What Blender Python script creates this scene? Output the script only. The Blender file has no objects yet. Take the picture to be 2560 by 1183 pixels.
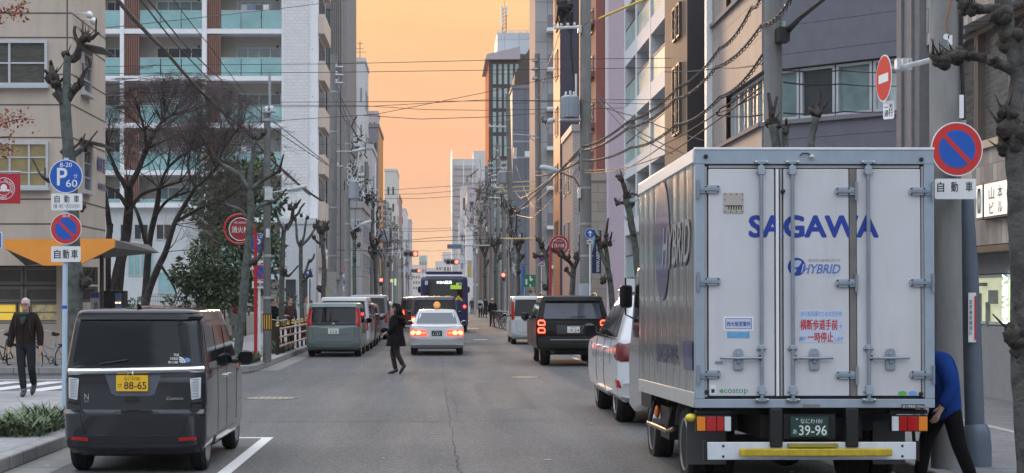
import bpy, bmesh, math, random
from math import sin, cos, pi, radians, sqrt, atan2, hypot
from mathutils import Vector, Matrix

# ------------------------------------------------------------------ camera, sky, sun, exposure
S = bpy.context.scene
COL = S.collection
F, H, HY, VX = 4200.0, 1.82, 745.0, 1100.0      # focal length in photo pixels, eye height, horizon row, vanishing column
cd = bpy.data.cameras.new('camera'); cam = bpy.data.objects.new('camera', cd); COL.objects.link(cam)
cd.sensor_width = 36; cd.lens = 36 * F / 2560
cd.shift_x = (1280 - VX) / 2560; cd.shift_y = (HY - 591.5) / 2560
cd.clip_start = .1; cd.clip_end = 6000
cam.location = (0, 0, H); cam.rotation_euler = (pi / 2, 0, 0)
S.camera = cam
S.view_settings.view_transform = 'Standard'; S.view_settings.look = 'None'
S.view_settings.exposure = 0.0; S.view_settings.gamma = 1; S.view_settings.use_curve_mapping = False
S.cycles.max_bounces = 6; S.cycles.diffuse_bounces = 3; S.cycles.glossy_bounces = 3; S.cycles.transparent_max_bounces = 6
S.cycles.use_denoising = True
S.cycles.sample_clamp_indirect = 6
SUN_EL, SUN_AZ = radians(6.5), radians(-4.0)     # low in front of the camera, a little left of the street

def make_world():
    w = bpy.data.worlds.new('World'); S.world = w; w.use_nodes = True
    nt = w.node_tree; N = nt.nodes; K = nt.links; bg = N['Background']
    def nd(t, **kw):
        n = N.new(t)
        for k, v in kw.items(): setattr(n, k, v)
        return n
    def mth(op, a, b=None, c=None):
        n = nd('ShaderNodeMath', operation=op)
        for i, x in enumerate((a, b, c)):
            if x is None: continue
            if isinstance(x, (int, float)): n.inputs[i].default_value = x
            else: K.new(x, n.inputs[i])
        return n.outputs[0]
    def smooth(x, a, b):
        n = nd('ShaderNodeMapRange', interpolation_type='SMOOTHSTEP')
        K.new(x, n.inputs[0]); n.inputs[1].default_value = a; n.inputs[2].default_value = b
        return n.outputs[0]
    def mix(f, a, b):
        n = nd('ShaderNodeMix', data_type='RGBA')
        K.new(f, n.inputs[0])
        for i, x in ((6, a), (7, b)):
            if isinstance(x, tuple): n.inputs[i].default_value = (*x, 1)
            else: K.new(x, n.inputs[i])
        return n.outputs[2]
    tc = nd('ShaderNodeTexCoord'); sp = nd('ShaderNodeSeparateXYZ'); K.new(tc.outputs['Generated'], sp.inputs[0])
    y, z = sp.outputs[1], sp.outputs[2]
    sky = nd('ShaderNodeTexSky', sky_type='NISHITA', sun_disc=False)
    sky.sun_elevation = radians(14); sky.sun_rotation = SUN_AZ; sky.dust_density = 3; sky.air_density = 1.3
    sk = nd('ShaderNodeMix', data_type='RGBA', blend_type='MULTIPLY'); sk.inputs[0].default_value = 1
    K.new(sky.outputs[0], sk.inputs[6]); sk.inputs[7].default_value = (.098, .1, .116, 1)
    # warm dusk glow round the setting sun, cool dome elsewhere, dim towards the horizon behind
    warm = mth('MULTIPLY', smooth(y, .25, .97), mth('SUBTRACT', 1, smooth(z, .2, .75)))
    lowhigh = nd('ShaderNodeValToRGB'); K.new(z, lowhigh.inputs[0])
    e = lowhigh.color_ramp.elements
    e[0].position = 0.0; e[0].color = (.93, .66, .43, 1)
    e[1].position = .3; e[1].color = (1.1, .78, .42, 1)
    q = e.new(.03); q.color = (.97, .59, .34, 1)
    q = e.new(.075); q.color = (1.0, .475, .25, 1)
    q = e.new(.125); q.color = (1.02, .54, .265, 1)
    q = e.new(.175); q.color = (1.04, .655, .29, 1)
    gap = mth('MULTIPLY', mth('MULTIPLY', mth('SUBTRACT', 1, smooth(mth('ABSOLUTE', sp.outputs[0]), .09, .15)), smooth(mth('MULTIPLY', y, -1), .3, .8)), smooth(z, .03, .12))
    dome = mix(mth('MAXIMUM', smooth(z, .16, .62), mth('MULTIPLY', gap, .5)), (.16, .17, .195), (1.78, 1.92, 2.18))
    addn = nd('ShaderNodeMix', data_type='RGBA', blend_type='ADD'); addn.inputs[0].default_value = .35
    K.new(dome, addn.inputs[6]); K.new(sk.outputs[2], addn.inputs[7])
    cn = nd('ShaderNodeTexNoise'); cm = nd('ShaderNodeMapping'); cm.inputs['Scale'].default_value = (5, 5, 26); K.new(tc.outputs['Generated'], cm.inputs[0]); K.new(cm.outputs[0], cn.inputs[0]); cn.inputs['Scale'].default_value = 1.3; cn.inputs['Detail'].default_value = 5
    cr = nd('ShaderNodeMapRange'); K.new(cn.outputs[0], cr.inputs[0]); cr.inputs[1].default_value = .3; cr.inputs[2].default_value = .7; cr.inputs[3].default_value = .93; cr.inputs[4].default_value = 1.05
    cl = nd('ShaderNodeMix', data_type='RGBA', blend_type='MULTIPLY'); cl.inputs[0].default_value = 1; K.new(lowhigh.outputs[0], cl.inputs[6]); K.new(cr.outputs[0], cl.inputs[7])
    out = mix(warm, addn.outputs[2], cl.outputs[2])
    K.new(out, bg.inputs[0]); bg.inputs[1].default_value = 1.0
make_world()
sl = bpy.data.lights.new('sun', 'SUN'); sl.energy = 2.0; sl.angle = radians(7); sl.color = (1, .62, .34)
sun = bpy.data.objects.new('sun', sl); COL.objects.link(sun); sun.location = (-30, 300, 60)
sun.rotation_euler = Vector((-sin(SUN_AZ) * cos(SUN_EL), -cos(SUN_AZ) * cos(SUN_EL), -sin(SUN_EL))).to_track_quat('-Z', 'Y').to_euler()

# ------------------------------------------------------------------ helpers
rnd = random.Random(7)
def PX(px, Y): return (px - VX) / F * Y
def PZ(py, Y): return H + (HY - py) / F * Y
def PP(px, py, Y): return Vector((PX(px, Y), Y, PZ(py, Y)))
def GY(py, z=0.0): return (H - z) * F / (py - HY)          # distance at which a point of height z shows on row py

_M = {}
def mat(name, col, rough=.6, metal=0., var=.12, scale=6., bump=0., bscale=40., emit=0., ecol=None, coat=0., spec=.5, stretch=(1, 1, 1), dirt=0., dcol=(.05, .045, .04)):
    if name in _M: return _M[name]
    m = bpy.data.materials.new(name); m.use_nodes = True; _M[name] = m
    nt = m.node_tree; N = nt.nodes; K = nt.links; b = N['Principled BSDF']
    b.inputs['Roughness'].default_value = rough; b.inputs['Metallic'].default_value = metal
    b.inputs['Specular IOR Level'].default_value = spec
    if coat: b.inputs['Coat Weight'].default_value = coat; b.inputs['Coat Roughness'].default_value = .04
    tc = N.new('ShaderNodeTexCoord'); mp = N.new('ShaderNodeMapping'); mp.inputs['Scale'].default_value = stretch
    K.new(tc.outputs['Object'], mp.inputs[0])
    if var > 0 or dirt > 0:
        no = N.new('ShaderNodeTexNoise'); no.inputs['Scale'].default_value = scale; no.inputs['Detail'].default_value = 6; no.inputs['Roughness'].default_value = .62
        K.new(mp.outputs[0], no.inputs[0])
        mx = N.new('ShaderNodeMix'); mx.data_type = 'RGBA'
        r = N.new('ShaderNodeMapRange'); r.inputs[1].default_value = .3; r.inputs[2].default_value = .7
        K.new(no.outputs[0], r.inputs[0]); K.new(r.outputs[0], mx.inputs[0])
        mx.inputs[6].default_value = (*[c * (1 - var) for c in col], 1); mx.inputs[7].default_value = (*[min(1, c * (1 + var)) for c in col], 1)
        o = mx.outputs[2]
        if dirt > 0:
            n2 = N.new('ShaderNodeTexNoise'); n2.inputs['Scale'].default_value = scale * .35; n2.inputs['Detail'].default_value = 9; n2.inputs['Roughness'].default_value = .7
            m2 = N.new('ShaderNodeMapping'); m2.inputs['Scale'].default_value = (3, 3, .5); K.new(tc.outputs['Object'], m2.inputs[0]); K.new(m2.outputs[0], n2.inputs[0])
            r2 = N.new('ShaderNodeMapRange'); r2.inputs[1].default_value = .48; r2.inputs[2].default_value = .8; r2.inputs[4].default_value = dirt
            K.new(n2.outputs[0], r2.inputs[0])
            x2 = N.new('ShaderNodeMix'); x2.data_type = 'RGBA'; K.new(r2.outputs[0], x2.inputs[0]); K.new(o, x2.inputs[6]); x2.inputs[7].default_value = (*dcol, 1)
            o = x2.outputs[2]
        K.new(o, b.inputs['Base Color'])
    else: b.inputs['Base Color'].default_value = (*col, 1)
    if bump > 0:
        n3 = N.new('ShaderNodeTexNoise'); n3.inputs['Scale'].default_value = bscale; n3.inputs['Detail'].default_value = 5
        K.new(mp.outputs[0], n3.inputs[0])
        bp = N.new('ShaderNodeBump'); bp.inputs['Strength'].default_value = bump; bp.inputs['Distance'].default_value = .02
        K.new(n3.outputs[0], bp.inputs['Height']); K.new(bp.outputs[0], b.inputs['Normal'])
    if emit:
        b.inputs['Emission Color'].default_value = (*(ecol or col), 1); b.inputs['Emission Strength'].default_value = emit
    return m

def grid_mat(name, col, line, cell=(.6, .3), off=.0, lw=.01, rough=.6, var=.1, col2=None, axis='XZ', bump=.4, dirt=0.):
    """tiles / stone courses / panels: a brick texture laid over two object axes (X+Y summed so both faces of a corner get it)"""
    if name in _M: return _M[name]
    m = bpy.data.materials.new(name); m.use_nodes = True; _M[name] = m
    nt = m.node_tree; N = nt.nodes; K = nt.links; b = N['Principled BSDF']; b.inputs['Roughness'].default_value = rough
    tc = N.new('ShaderNodeTexCoord'); sp = N.new('ShaderNodeSeparateXYZ'); K.new(tc.outputs['Object'], sp.inputs[0])
    cb = N.new('ShaderNodeCombineXYZ')
    if axis == 'XZ':
        ad = N.new('ShaderNodeMath'); K.new(sp.outputs[0], ad.inputs[0]); K.new(sp.outputs[1], ad.inputs[1])
        K.new(ad.outputs[0], cb.inputs[0]); K.new(sp.outputs[2], cb.inputs[1])
    else:
        K.new(sp.outputs[0], cb.inputs[0]); K.new(sp.outputs[1], cb.inputs[1])
    br = N.new('ShaderNodeTexBrick'); K.new(cb.outputs[0], br.inputs[0]); br.offset = off; br.squash = 1
    br.inputs['Scale'].default_value = 1; br.inputs['Brick Width'].default_value = cell[0]; br.inputs['Row Height'].default_value = cell[1]
    br.inputs['Mortar Size'].default_value = lw; br.inputs['Mortar Smooth'].default_value = .2; br.inputs['Bias'].default_value = 0
    c2 = col2 or tuple(c * .86 for c in col)
    br.inputs['Color1'].default_value = (*col, 1); br.inputs['Color2'].default_value = (*c2, 1); br.inputs['Mortar'].default_value = (*line, 1)
    no = N.new('ShaderNodeTexNoise'); no.inputs['Scale'].default_value = 3; no.inputs['Detail'].default_value = 8; no.inputs['Roughness'].default_value = .7
    K.new(tc.outputs['Object'], no.inputs[0])
    r = N.new('ShaderNodeMapRange'); r.inputs[1].default_value = .25; r.inputs[2].default_value = .75; r.inputs[3].default_value = 1 - var - dirt; r.inputs[4].default_value = 1 + var
    K.new(no.outputs[0], r.inputs[0])
    mx = N.new('ShaderNodeMix'); mx.data_type = 'RGBA'; mx.blend_type = 'MULTIPLY'; mx.inputs[0].default_value = 1
    K.new(br.outputs['Color'], mx.inputs[6]); K.new(r.outputs[0], mx.inputs[7]); K.new(mx.outputs[2], b.inputs['Base Color'])
    bp = N.new('ShaderNodeBump'); bp.inputs['Strength'].default_value = bump; bp.inputs['Distance'].default_value = .01; bp.invert = True
    K.new(br.outputs['Fac'], bp.inputs['Height']); K.new(bp.outputs[0], b.inputs['Normal'])
    return m

def rpoly(pts, r, n=4):
    """round the corners of a convex 2-D polygon"""
    out = []
    for i in range(len(pts)):
        a, b, c = (Vector(pts[j % len(pts)]) for j in (i - 1, i, i + 1))
        u, v = (a - b), (c - b); k = min(r, u.length * .48, v.length * .48)
        p, q = b + u.normalized() * k, b + v.normalized() * k
        for t in range(n + 1):
            t /= n; out.append(tuple(p * (1 - t) ** 2 + b * 2 * t * (1 - t) + q * t * t))
    return out
def rect(x0, x1, z0, z1, r=0, n=3):
    p = [(x0, z0), (x1, z0), (x1, z1), (x0, z1)]
    return rpoly(p, r, n) if r else p
def circ(cx, cz, r, n=28, rz=None): return [(cx + r * cos(2 * pi * i / n), cz + (rz or r) * sin(2 * pi * i / n)) for i in range(n)]

_txt = {}
def text_geo(body, bold):
    k = (body, bold)
    if k not in _txt:
        c = bpy.data.curves.new('t', 'FONT'); c.body = body; c.offset = bold; c.resolution_u = 3
        o = bpy.data.objects.new('t', c); me = o.to_mesh()
        vs = [(v.co.x, v.co.y) for v in me.vertices]; fs = [tuple(p.vertices) for p in me.polygons]
        o.to_mesh_clear(); bpy.data.objects.remove(o); bpy.data.curves.remove(c)
        xs = [v[0] for v in vs] or [0, 1]; ys = [v[1] for v in vs] or [0, 1]
        x0, x1, y0, y1 = min(xs), max(xs), min(ys), max(ys)
        vs = [((x - (x0 + x1) / 2) / max(x1 - x0, 1e-6), (y - (y0 + y1) / 2) / max(y1 - y0, 1e-6)) for x, y in vs]
        _txt[k] = (vs, fs)
    return _txt[k]

class MB:
    def __init__(s): s.v = []; s.f = []; s.k = []; s.ms = []
    def mi(s, m):
        if m not in s.ms: s.ms.append(m)
        return s.ms.index(m)
    def add(s, vs, fs, m):
        n = len(s.v); i = s.mi(m); s.v += [tuple(v) for v in vs]
        for f in fs: s.f.append(tuple(a + n for a in f)); s.k.append(i)
        return s
    def box(s, x0, x1, y0, y1, z0, z1, m, rz=0, c=None):
        vs = [Vector((x, y, z)) for z in (z0, z1) for x, y in ((x0, y0), (x1, y0), (x1, y1), (x0, y1))]
        if rz:
            c = Vector(c) if c else Vector(((x0 + x1) / 2, (y0 + y1) / 2, 0)); R = Matrix.Rotation(rz, 3, 'Z')
            vs = [R @ (v - c) + c for v in vs]
        return s.add(vs, [(3, 2, 1, 0), (4, 5, 6, 7), (0, 1, 5, 4), (1, 2, 6, 5), (2, 3, 7, 6), (3, 0, 4, 7)], m)
    def quad(s, a, b, c, d, m): return s.add([a, b, c, d], [(0, 1, 2, 3)], m)
    def prism(s, poly, ax, c0, c1, m):
        """polygon (a, b) swept along axis ax: 'y' -> (x, z), 'x' -> (y, z), 'z' -> (x, y)"""
        n = len(poly)
        g = {'y': lambda p, c: (p[0], c, p[1]), 'x': lambda p, c: (c, p[0], p[1]), 'z': lambda p, c: (p[0], p[1], c)}[ax]
        vs = [g(p, c0) for p in poly] + [g(p, c1) for p in poly]
        fs = [tuple(range(n)), tuple(range(2 * n - 1, n - 1, -1))] + [(i, (i + 1) % n, n + (i + 1) % n, n + i)[::-1] for i in range(n)]
        return s.add(vs, fs, m)
    def tube(s, pts, r, m, n=8, caps=True, close=False):
        pts = [Vector(p) for p in pts]; k = len(pts)
        rs = list(r) if isinstance(r, (list, tuple)) else [r] * k
        vs = []; up = None
        for i, p in enumerate(pts):
            a = pts[i - 1] if (i or close) else p; b = pts[(i + 1) % k] if (i < k - 1 or close) else p
            d = (b - a); d = d.normalized() if d.length > 1e-9 else Vector((0, 0, 1))
            if up is None: up = Vector((0, 0, 1)) if abs(d.z) < .9 else Vector((0, 1, 0))
            x = d.cross(up)
            if x.length < 1e-4: x = d.cross(Vector((1, .3, .2)))
            x.normalize(); u = x.cross(d); up = u
            for j in range(n):
                t = 2 * pi * j / n; vs.append(p + (x * cos(t) + u * sin(t)) * rs[i])
        fs = []
        for i in range(k if close else k - 1):
            for j in range(n):
                a, b = i * n, ((i + 1) % k) * n; fs.append((a + j, a + (j + 1) % n, b + (j + 1) % n, b + j))
        if caps and not close: fs += [tuple(range(n - 1, -1, -1)), tuple(range((k - 1) * n, k * n))]
        return s.add(vs, fs, m)
    def cyl(s, p0, p1, r0, m, r1=None, n=12): return s.tube([p0, p1], [r0, r0 if r1 is None else r1], m, n)
    def lathe(s, prof, m, c=(0, 0, 0), ax='z', n=20):
        """profile (radius, height) turned about an axis through c"""
        vs = []; k = len(prof)
        for j in range(n):
            t = 2 * pi * j / n
            for r, h in prof:
                a, b = r * cos(t), r * sin(t)
                p = {'z': (a, b, h), 'x': (h, a, b), 'y': (a, h, b)}[ax]
                vs.append((c[0] + p[0], c[1] + p[1], c[2] + p[2]))
        fs = []
        for j in range(n):
            for i in range(k - 1):
                a, b = j * k + i, ((j + 1) % n) * k + i; fs.append((a, b, b + 1, a + 1))
        if prof[0][0] > 1e-6: fs.append(tuple(j * k for j in range(n - 1, -1, -1)))
        if prof[-1][0] > 1e-6: fs.append(tuple(j * k + k - 1 for j in range(n)))
        return s.add(vs, fs, m)
    def ell(s, c, r, m, n=14, k=9, R=None, wob=0, rg=None):
        vs = []; R = R or Matrix.Identity(3)
        for i in range(k + 1):
            ph = pi * i / k
            for j in range(n):
                t = 2 * pi * j / n; q = 1 + (wob * (rg.random() - .5) if wob else 0)
                vs.append(Vector(c) + R @ Vector((r[0] * sin(ph) * cos(t) * q, r[1] * sin(ph) * sin(t) * q, r[2] * cos(ph) * q)))
        fs = [(i * n + j, i * n + (j + 1) % n, (i + 1) * n + (j + 1) % n, (i + 1) * n + j)[::-1] for i in range(k) for j in range(n)]
        return s.add(vs, fs, m)
    def ring(s, c, R, r, m, ax='y', n=28, k=8, a0=0, a1=2 * pi):
        full = abs(a1 - a0 - 2 * pi) < 1e-6; pts = []
        for i in range(n if full else n + 1):
            t = a0 + (a1 - a0) * i / n; a, b = R * cos(t), R * sin(t)
            p = {'z': (a, b, 0), 'x': (0, a, b), 'y': (a, 0, b)}[ax]
            pts.append((c[0] + p[0], c[1] + p[1], c[2] + p[2]))
        return s.tube(pts, r, m, k, close=full)
    def text(s, body, cx, cz, w, h, fr, m, bold=0.0, slant=0.):
        """lettering fitted into a w x h box; fr(x, z) places it on the surface"""
        vs, fs = text_geo(body, 0.)
        o = Vector(fr(cx, cz)); n = (Vector(fr(cx + 1, cz)) - o).cross(Vector(fr(cx, cz + 1)) - o); n = n.normalized() if n.length else n
        k = bold * h * .9
        for i, (dx, dz) in enumerate([(0, 0)] + ([(1, 0), (-1, 0), (0, .8), (0, -.8), (.7, .6), (-.7, -.6), (.7, -.6), (-.7, .6)] if bold > .006 else [])):
            s.add([Vector(fr(cx + dx * k + x * (w - 2 * k) + slant * y * h, cz + dz * k + y * (h - 1.6 * k))) + n * (.00012 * i) for x, y in vs], fs, m)
        return s
    def build(s, name, parent=None, smooth=False, bevel=0, world=True, origin=None, subd=0, seg=2):
        me = bpy.data.meshes.new(name)
        o = bpy.data.objects.new(name, me); COL.objects.link(o)
        off = Vector((0, 0, 0))
        if parent is not None:
            o.parent = parent
            if world:
                q = parent
                while q is not None: off += Vector(q.location); q = q.parent
        elif origin == 'base' and s.v:
            xs, ys, zs = zip(*s.v); off = Vector(((min(xs) + max(xs)) / 2, (min(ys) + max(ys)) / 2, min(zs))); o.location = off
        elif origin is not None and not isinstance(origin, str): off = Vector(origin); o.location = off
        me.from_pydata([Vector(v) - off for v in s.v] if off.length else s.v, [], s.f)
        for m in s.ms: me.materials.append(m)
        me.polygons.foreach_set('material_index', s.k)
        if smooth: me.polygons.foreach_set('use_smooth', [True] * len(s.f))
        me.update()
        if smooth == 'auto':
            try: me.set_sharp_from_angle(angle=radians(38))
            except Exception: pass
        if bevel:
            b = o.modifiers.new('bevel', 'BEVEL'); b.width = bevel; b.segments = seg; b.limit_method = 'ANGLE'; b.angle_limit = radians(35)
            me.polygons.foreach_set('use_smooth', [True] * len(s.f))
            try: me.set_sharp_from_angle(angle=radians(50))
            except Exception: pass
        return o

def tag(o, label=None, cat=None, group=None, kind=None):
    for k, v in (('label', label), ('category', cat), ('group', group), ('kind', kind)):
        if v: o[k] = v
    return o
def thing(name, label, cat, loc=(0, 0, 0), rz=0, group=None):
    o = bpy.data.objects.new(name, None); COL.objects.link(o); o.empty_display_size = .2
    o.location = loc; o.rotation_euler = (0, 0, rz)
    return tag(o, label, cat, group)
def solo(mb, name, label, cat, group=None, **kw):
    kw.setdefault('origin', 'base')
    return tag(mb.build(name, **kw), label, cat, group)
def struct(mb, name, **kw): return tag(mb.build(name, **kw), kind='structure')
def dup(root, loc, rz=None, label=None, group=None, scale=None):
    def cp(o, par):
        c = o.copy(); COL.objects.link(c); c.parent = par
        for ch in o.children: cp(ch, c)
        return c
    r = cp(root, None); r.location = loc
    if rz is not None: r.rotation_euler = (0, 0, rz)
    if scale: r.scale = (scale,) * 3
    if label: r['label'] = label
    if group: r['group'] = group
    return r

# common materials
ASPH = None
black = mat('black_plastic', (.009, .009, .010), .45, var=.2)
rubber = mat('tyre_rubber', (.011, .011, .012), .8, var=.25, bump=.1)
dark = mat('under_body', (.004, .004, .0045), .7, var=.2)
glass = mat('dark_glass', (.006, .007, .009), .03, var=0, spec=.42)
chrome = mat('chrome', (.75, .76, .78), .12, 1, var=.05)
alloy = mat('alloy', (.42, .43, .45), .3, .9, var=.08)
galv = mat('galvanised_steel', (.36, .39, .42), .5, .35, var=.16, scale=9, dirt=.25)
whitep = mat('white_paint', (.78, .79, .79), .4, var=.04, dirt=.06)
conc = mat('concrete_pole', (.205, .205, .195), .85, var=.16, scale=5, bump=.25, bscale=60, dirt=.3, stretch=(1, 1, .35))
redl = mat('red_lens', (.42, .012, .012), .12, var=0, spec=.7)
redlit = mat('red_lens_lit', (.9, .03, .02), .2, var=0, emit=2.6, ecol=(1, .045, .03))
hotlit = mat('brake_lamp_lit', (1, .3, .1), .2, var=0, emit=6, ecol=(1, .33, .10))
amber = mat('amber_lens', (.75, .22, .02), .15, var=0)
clear = mat('clear_lens', (.6, .63, .66), .1, var=.05, spec=.8)
signblue = mat('sign_blue', (.008, .09, .42), .4, var=.04)
signred = mat('sign_red', (.55, .03, .025), .4, var=.05)
signwhite = mat('sign_white', (.72, .73, .72), .45, var=.04, dirt=.08)
ink = mat('sign_ink', (.02, .02, .022), .5, var=0)
# ------------------------------------------------------------------ ground, road, pavements
def asphalt(name, base, seed=0.):
    m = bpy.data.materials.new(name); m.use_nodes = True; nt = m.node_tree; N = nt.nodes; K = nt.links; b = N['Principled BSDF']; b.inputs['Specular IOR Level'].default_value = .42
    tc = N.new('ShaderNodeTexCoord')
    def noise(sc, det=4, ro=.6, st=(1, 1, 1)):
        mp = N.new('ShaderNodeMapping'); mp.inputs['Scale'].default_value = st; mp.inputs['Location'].default_value = (seed, seed, 0); K.new(tc.outputs['Object'], mp.inputs[0])
        n = N.new('ShaderNodeTexNoise'); n.inputs['Scale'].default_value = sc; n.inputs['Detail'].default_value = det; n.inputs['Roughness'].default_value = ro; K.new(mp.outputs[0], n.inputs[0]); return n.outputs[0]
    def rng(x, a, b_, c, d):
        r = N.new('ShaderNodeMapRange'); K.new(x, r.inputs[0])
        for i, v in enumerate((a, b_, c, d)): r.inputs[i + 1].default_value = v
        return r.outputs[0]
    def mul(a, b_):
        x = N.new('ShaderNodeMix'); x.data_type = 'RGBA'; x.blend_type = 'MULTIPLY'; x.inputs[0].default_value = 1
        for i, v in ((6, a), (7, b_)):
            if isinstance(v, tuple): x.inputs[i].default_value = (*v, 1)
            else: K.new(v, x.inputs[i])
        return x.outputs[2]
    vo = N.new('ShaderNodeTexVoronoi'); vo.inputs['Scale'].default_value = 55; K.new(tc.outputs['Object'], vo.inputs[0])
    sp = rng(vo.outputs['Color'], .0, 1.0, .38, 1.7)
    c = mul(base, rng(noise(90, 3), .3, .7, .62, 1.38))
    c = mul(c, sp)
    c = mul(c, rng(noise(1.3, 6, .6, (1, .05, 1)), .3, .7, .84, 1.14))       # worn strips along the lanes
    c = mul(c, rng(noise(.22, 4), .35, .65, .9, 1.1))
    K.new(c, b.inputs['Base Color'])
    K.new(rng(noise(1.2, 5, .6, (1, .08, 1)), .3, .7, .72, .93), b.inputs['Roughness'])
    bp = N.new('ShaderNodeBump'); bp.inputs['Strength'].default_value = .55; bp.inputs['Distance'].default_value = .006
    K.new(noise(140, 3), bp.inputs['Height']); K.new(bp.outputs[0], b.inputs['Normal'])
    return m
road_m = asphalt('road_asphalt', (.094, .095, .094)); lane_m = asphalt('side_street_asphalt', (.115, .113, .115), 13)
pave_m = grid_mat('pavement_tiles', (.30, .295, .30), (.15, .15, .15), (.3, .3), 0.5, .006, .8, .12, (.26, .255, .26), axis='XY', dirt=.06)
pave_r = grid_mat('pavement_dark_tiles', (.2, .2, .21), (.09, .09, .095), (.6, .15), .5, .008, .75, .15, (.16, .16, .17), axis='XY', dirt=.08)
kerb_m = grid_mat('kerb_concrete', (.30, .295, .285), (.09, .09, .09), (.6, 5), 0, .012, .85, .16, dirt=.1)
line_m = mat('road_paint', (.60, .60, .59), .7, var=.12, scale=30, dirt=.45, dcol=(.2, .2, .2))
KL, KR = -4.55, 4.75

g = MB().quad((-1500, -200, -.03), (1500, -200, -.03), (1500, 4500, -.03), (-1500, 4500, -.03), lane_m); struct(g, 'ground')
struct(MB().quad((KL - .02, -30, 0), (KR + .02, -30, 0), (KR + .02, 1200, 0), (KL - .02, 1200, 0), road_m), 'road')
struct(MB().quad((-90, 30.4, -.006), (KL - .02, 30.4, -.006), (KL - .02, 39.4, -.006), (-90, 39.4, -.006), lane_m), 'side_street')
def kerb_run(x0, x1, y0, y1, name): struct(MB().box(x0, x1, y0, y1, -.02, .15, kerb_m), name, bevel=.02)
# near left pavement and its kerb, the corner after the side street, the right pavement
struct(MB().box(-40, KL - .2, -20, 30.2, -.02, .146, pave_m), 'pavement')
kerb_run(KL - .2, KL, -20, 30.2, 'kerb')
cor = [(-40, 40.2), (-6.2, 40.2)] + [(-6.2 + 1.65 * sin(t), 41.85 - 1.65 * cos(t)) for t in [pi / 2 * i / 8 for i in range(1, 9)]]
struct(MB().prism([(x - .2 if x > -6.1 else x, y + .2 * (1 if x < -5 else .4)) for x, y in cor] + [(KL - .2, 1000), (-40, 1000)], 'z', -.02, .146, pave_m), 'pavement')
kb = MB()
for (a, b_), (c, d) in zip(cor, cor[1:] + [(KL, 1000)]):
    dx, dy = c - a, d - b_; L_ = hypot(dx, dy); nx, ny = -dy / L_ * .2, dx / L_ * .2
    kb.prism([(a, b_), (c, d), (c + nx, d + ny), (a + nx, b_ + ny)], 'z', -.02, .15, kerb_m)
struct(kb, 'kerb')
struct(MB().box(KR + .18, 40, -20, 1000, -.02, .146, pave_r), 'pavement')
kerb_run(KR, KR + .18, -20, 1000, 'kerb')
st = mat('pale_stone', (.36, .345, .32), .7, var=.15)
struct(MB().box(7.1, 7.22, 8, 40, .1, .152, st), 'stone_edging')
# painted markings
gt_m = grid_mat('gutter_concrete', (.21, .205, .19), (.1, .1, .1), (5, 2), 0, .02, .85, .15, axis='XY', dirt=.15)
for x0, x1, y0 in ((KL + .005, KL + .5, 42), (KL + .005, KL + .5, -20), (KR - .5, KR - .005, -20)): struct(MB().quad((x0, y0, .0035), (x1, y0, .0035), (x1, 30 if y0 < 0 and x0 < 0 else 700, .0035), (x0, 30 if y0 < 0 and x0 < 0 else 700, .0035), gt_m), 'gutter')
pm = MB().box(-2.31, -2.17, 6, 21.9, .001, .004, line_m).box(-4.1, -2.31, 21.78, 21.9, .001, .004, line_m)
pm.box(4.0, 4.14, 43.5, 51, .0045, .0075, line_m)
pm.box(1.45, 2.05, 73, 73.5, .001, .004, line_m).box(1.5, 2.3, 100, 101, .001, .004, line_m).box(1.5, 2.3, 132, 134, .001, .004, line_m)
struct(pm, 'road_marking')
zb = MB()
for i in range(12):
    x = -11.2 + i * .93
    if x < -5.4: zb.prism([(x - .1, 31.2), (x + .36, 31.2), (x + 1.26, 36.6), (x + .8, 36.6)], 'z', -.004, .0, line_m)
zb.box(-13, -5.4, 37.2, 37.42, -.004, 0, line_m)
struct(zb, 'crosswalk_marking')
# crack and seams in the asphalt
crk = mat('crack_dark', (.042, .041, .041), .95, var=.2); ck = MB(); r = random.Random(3)
def crack(x0, y0, x1, y1, w, st=.16, wob=.05):
    n = int(hypot(x1 - x0, y1 - y0) / st); o = 0; last = None
    for i in range(n + 1):
        t = i / n; o = o * .9 + (r.random() - .5) * wob; x, y = x0 + (x1 - x0) * t + o, y0 + (y1 - y0) * t
        ww = w * (.35 + 1.2 * r.random())
        if last and r.random() < .78: ck.add([(last[0] - last[2], last[1], .003), (last[0] + last[2], last[1], .003), (x + ww, y, .003), (x - ww, y, .003)], [(0, 1, 2, 3)], crk)
        last = (x, y, ww)
crack(.2, 15.5, .16, 21, .009, .1, .03); crack(.16, 21, .02, 52, .0045, .1, .02); crack(.30, 26, .2, 36, .003)
for y in (24.6, 36.9):
    n = 40; last = None
    for i in range(n + 1):
        x = -4.3 + 6.2 * i / n; yy = y + .03 * (r.random() - .5) + .02 * i * .3
        if last: ck.add([(last[0], last[1] - .012, .003), (x, yy - .012, .003), (x, yy + .012, .003), (last[0], last[1] + .012, .003)], [(0, 1, 2, 3)], crk)
        last = (x, yy)
struct(ck, 'road_crack')
pt = asphalt('patch_asphalt', (.088, .089, .089), 31); pp = MB()
for x0, x1, y0, y1 in ((.7, 1.6, 27.5, 36), (-1.9, .3, 57, 66), (2.2, 4.2, 30.5, 33)): pp.quad((x0, y0, .002), (x1, y0, .002), (x1, y1, .002), (x0, y1, .002), pt)
struct(pp, 'road_patch')
lm = mat('litter_white', (.5, .5, .48), .8); li = MB()
for i in range(26): x, y = r.uniform(-4.3, 4.5), r.uniform(16, 48); q = .01 + .025 * r.random(); li.box(x - q, x + q, y - q * .6, y + q * .6, .003, .009, lm, r.random() * 3)
tag(li.build('road_litter'), kind='stuff')
mh = mat('manhole_iron', (.26, .24, .19), .6, .3, var=.4, scale=25)
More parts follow.
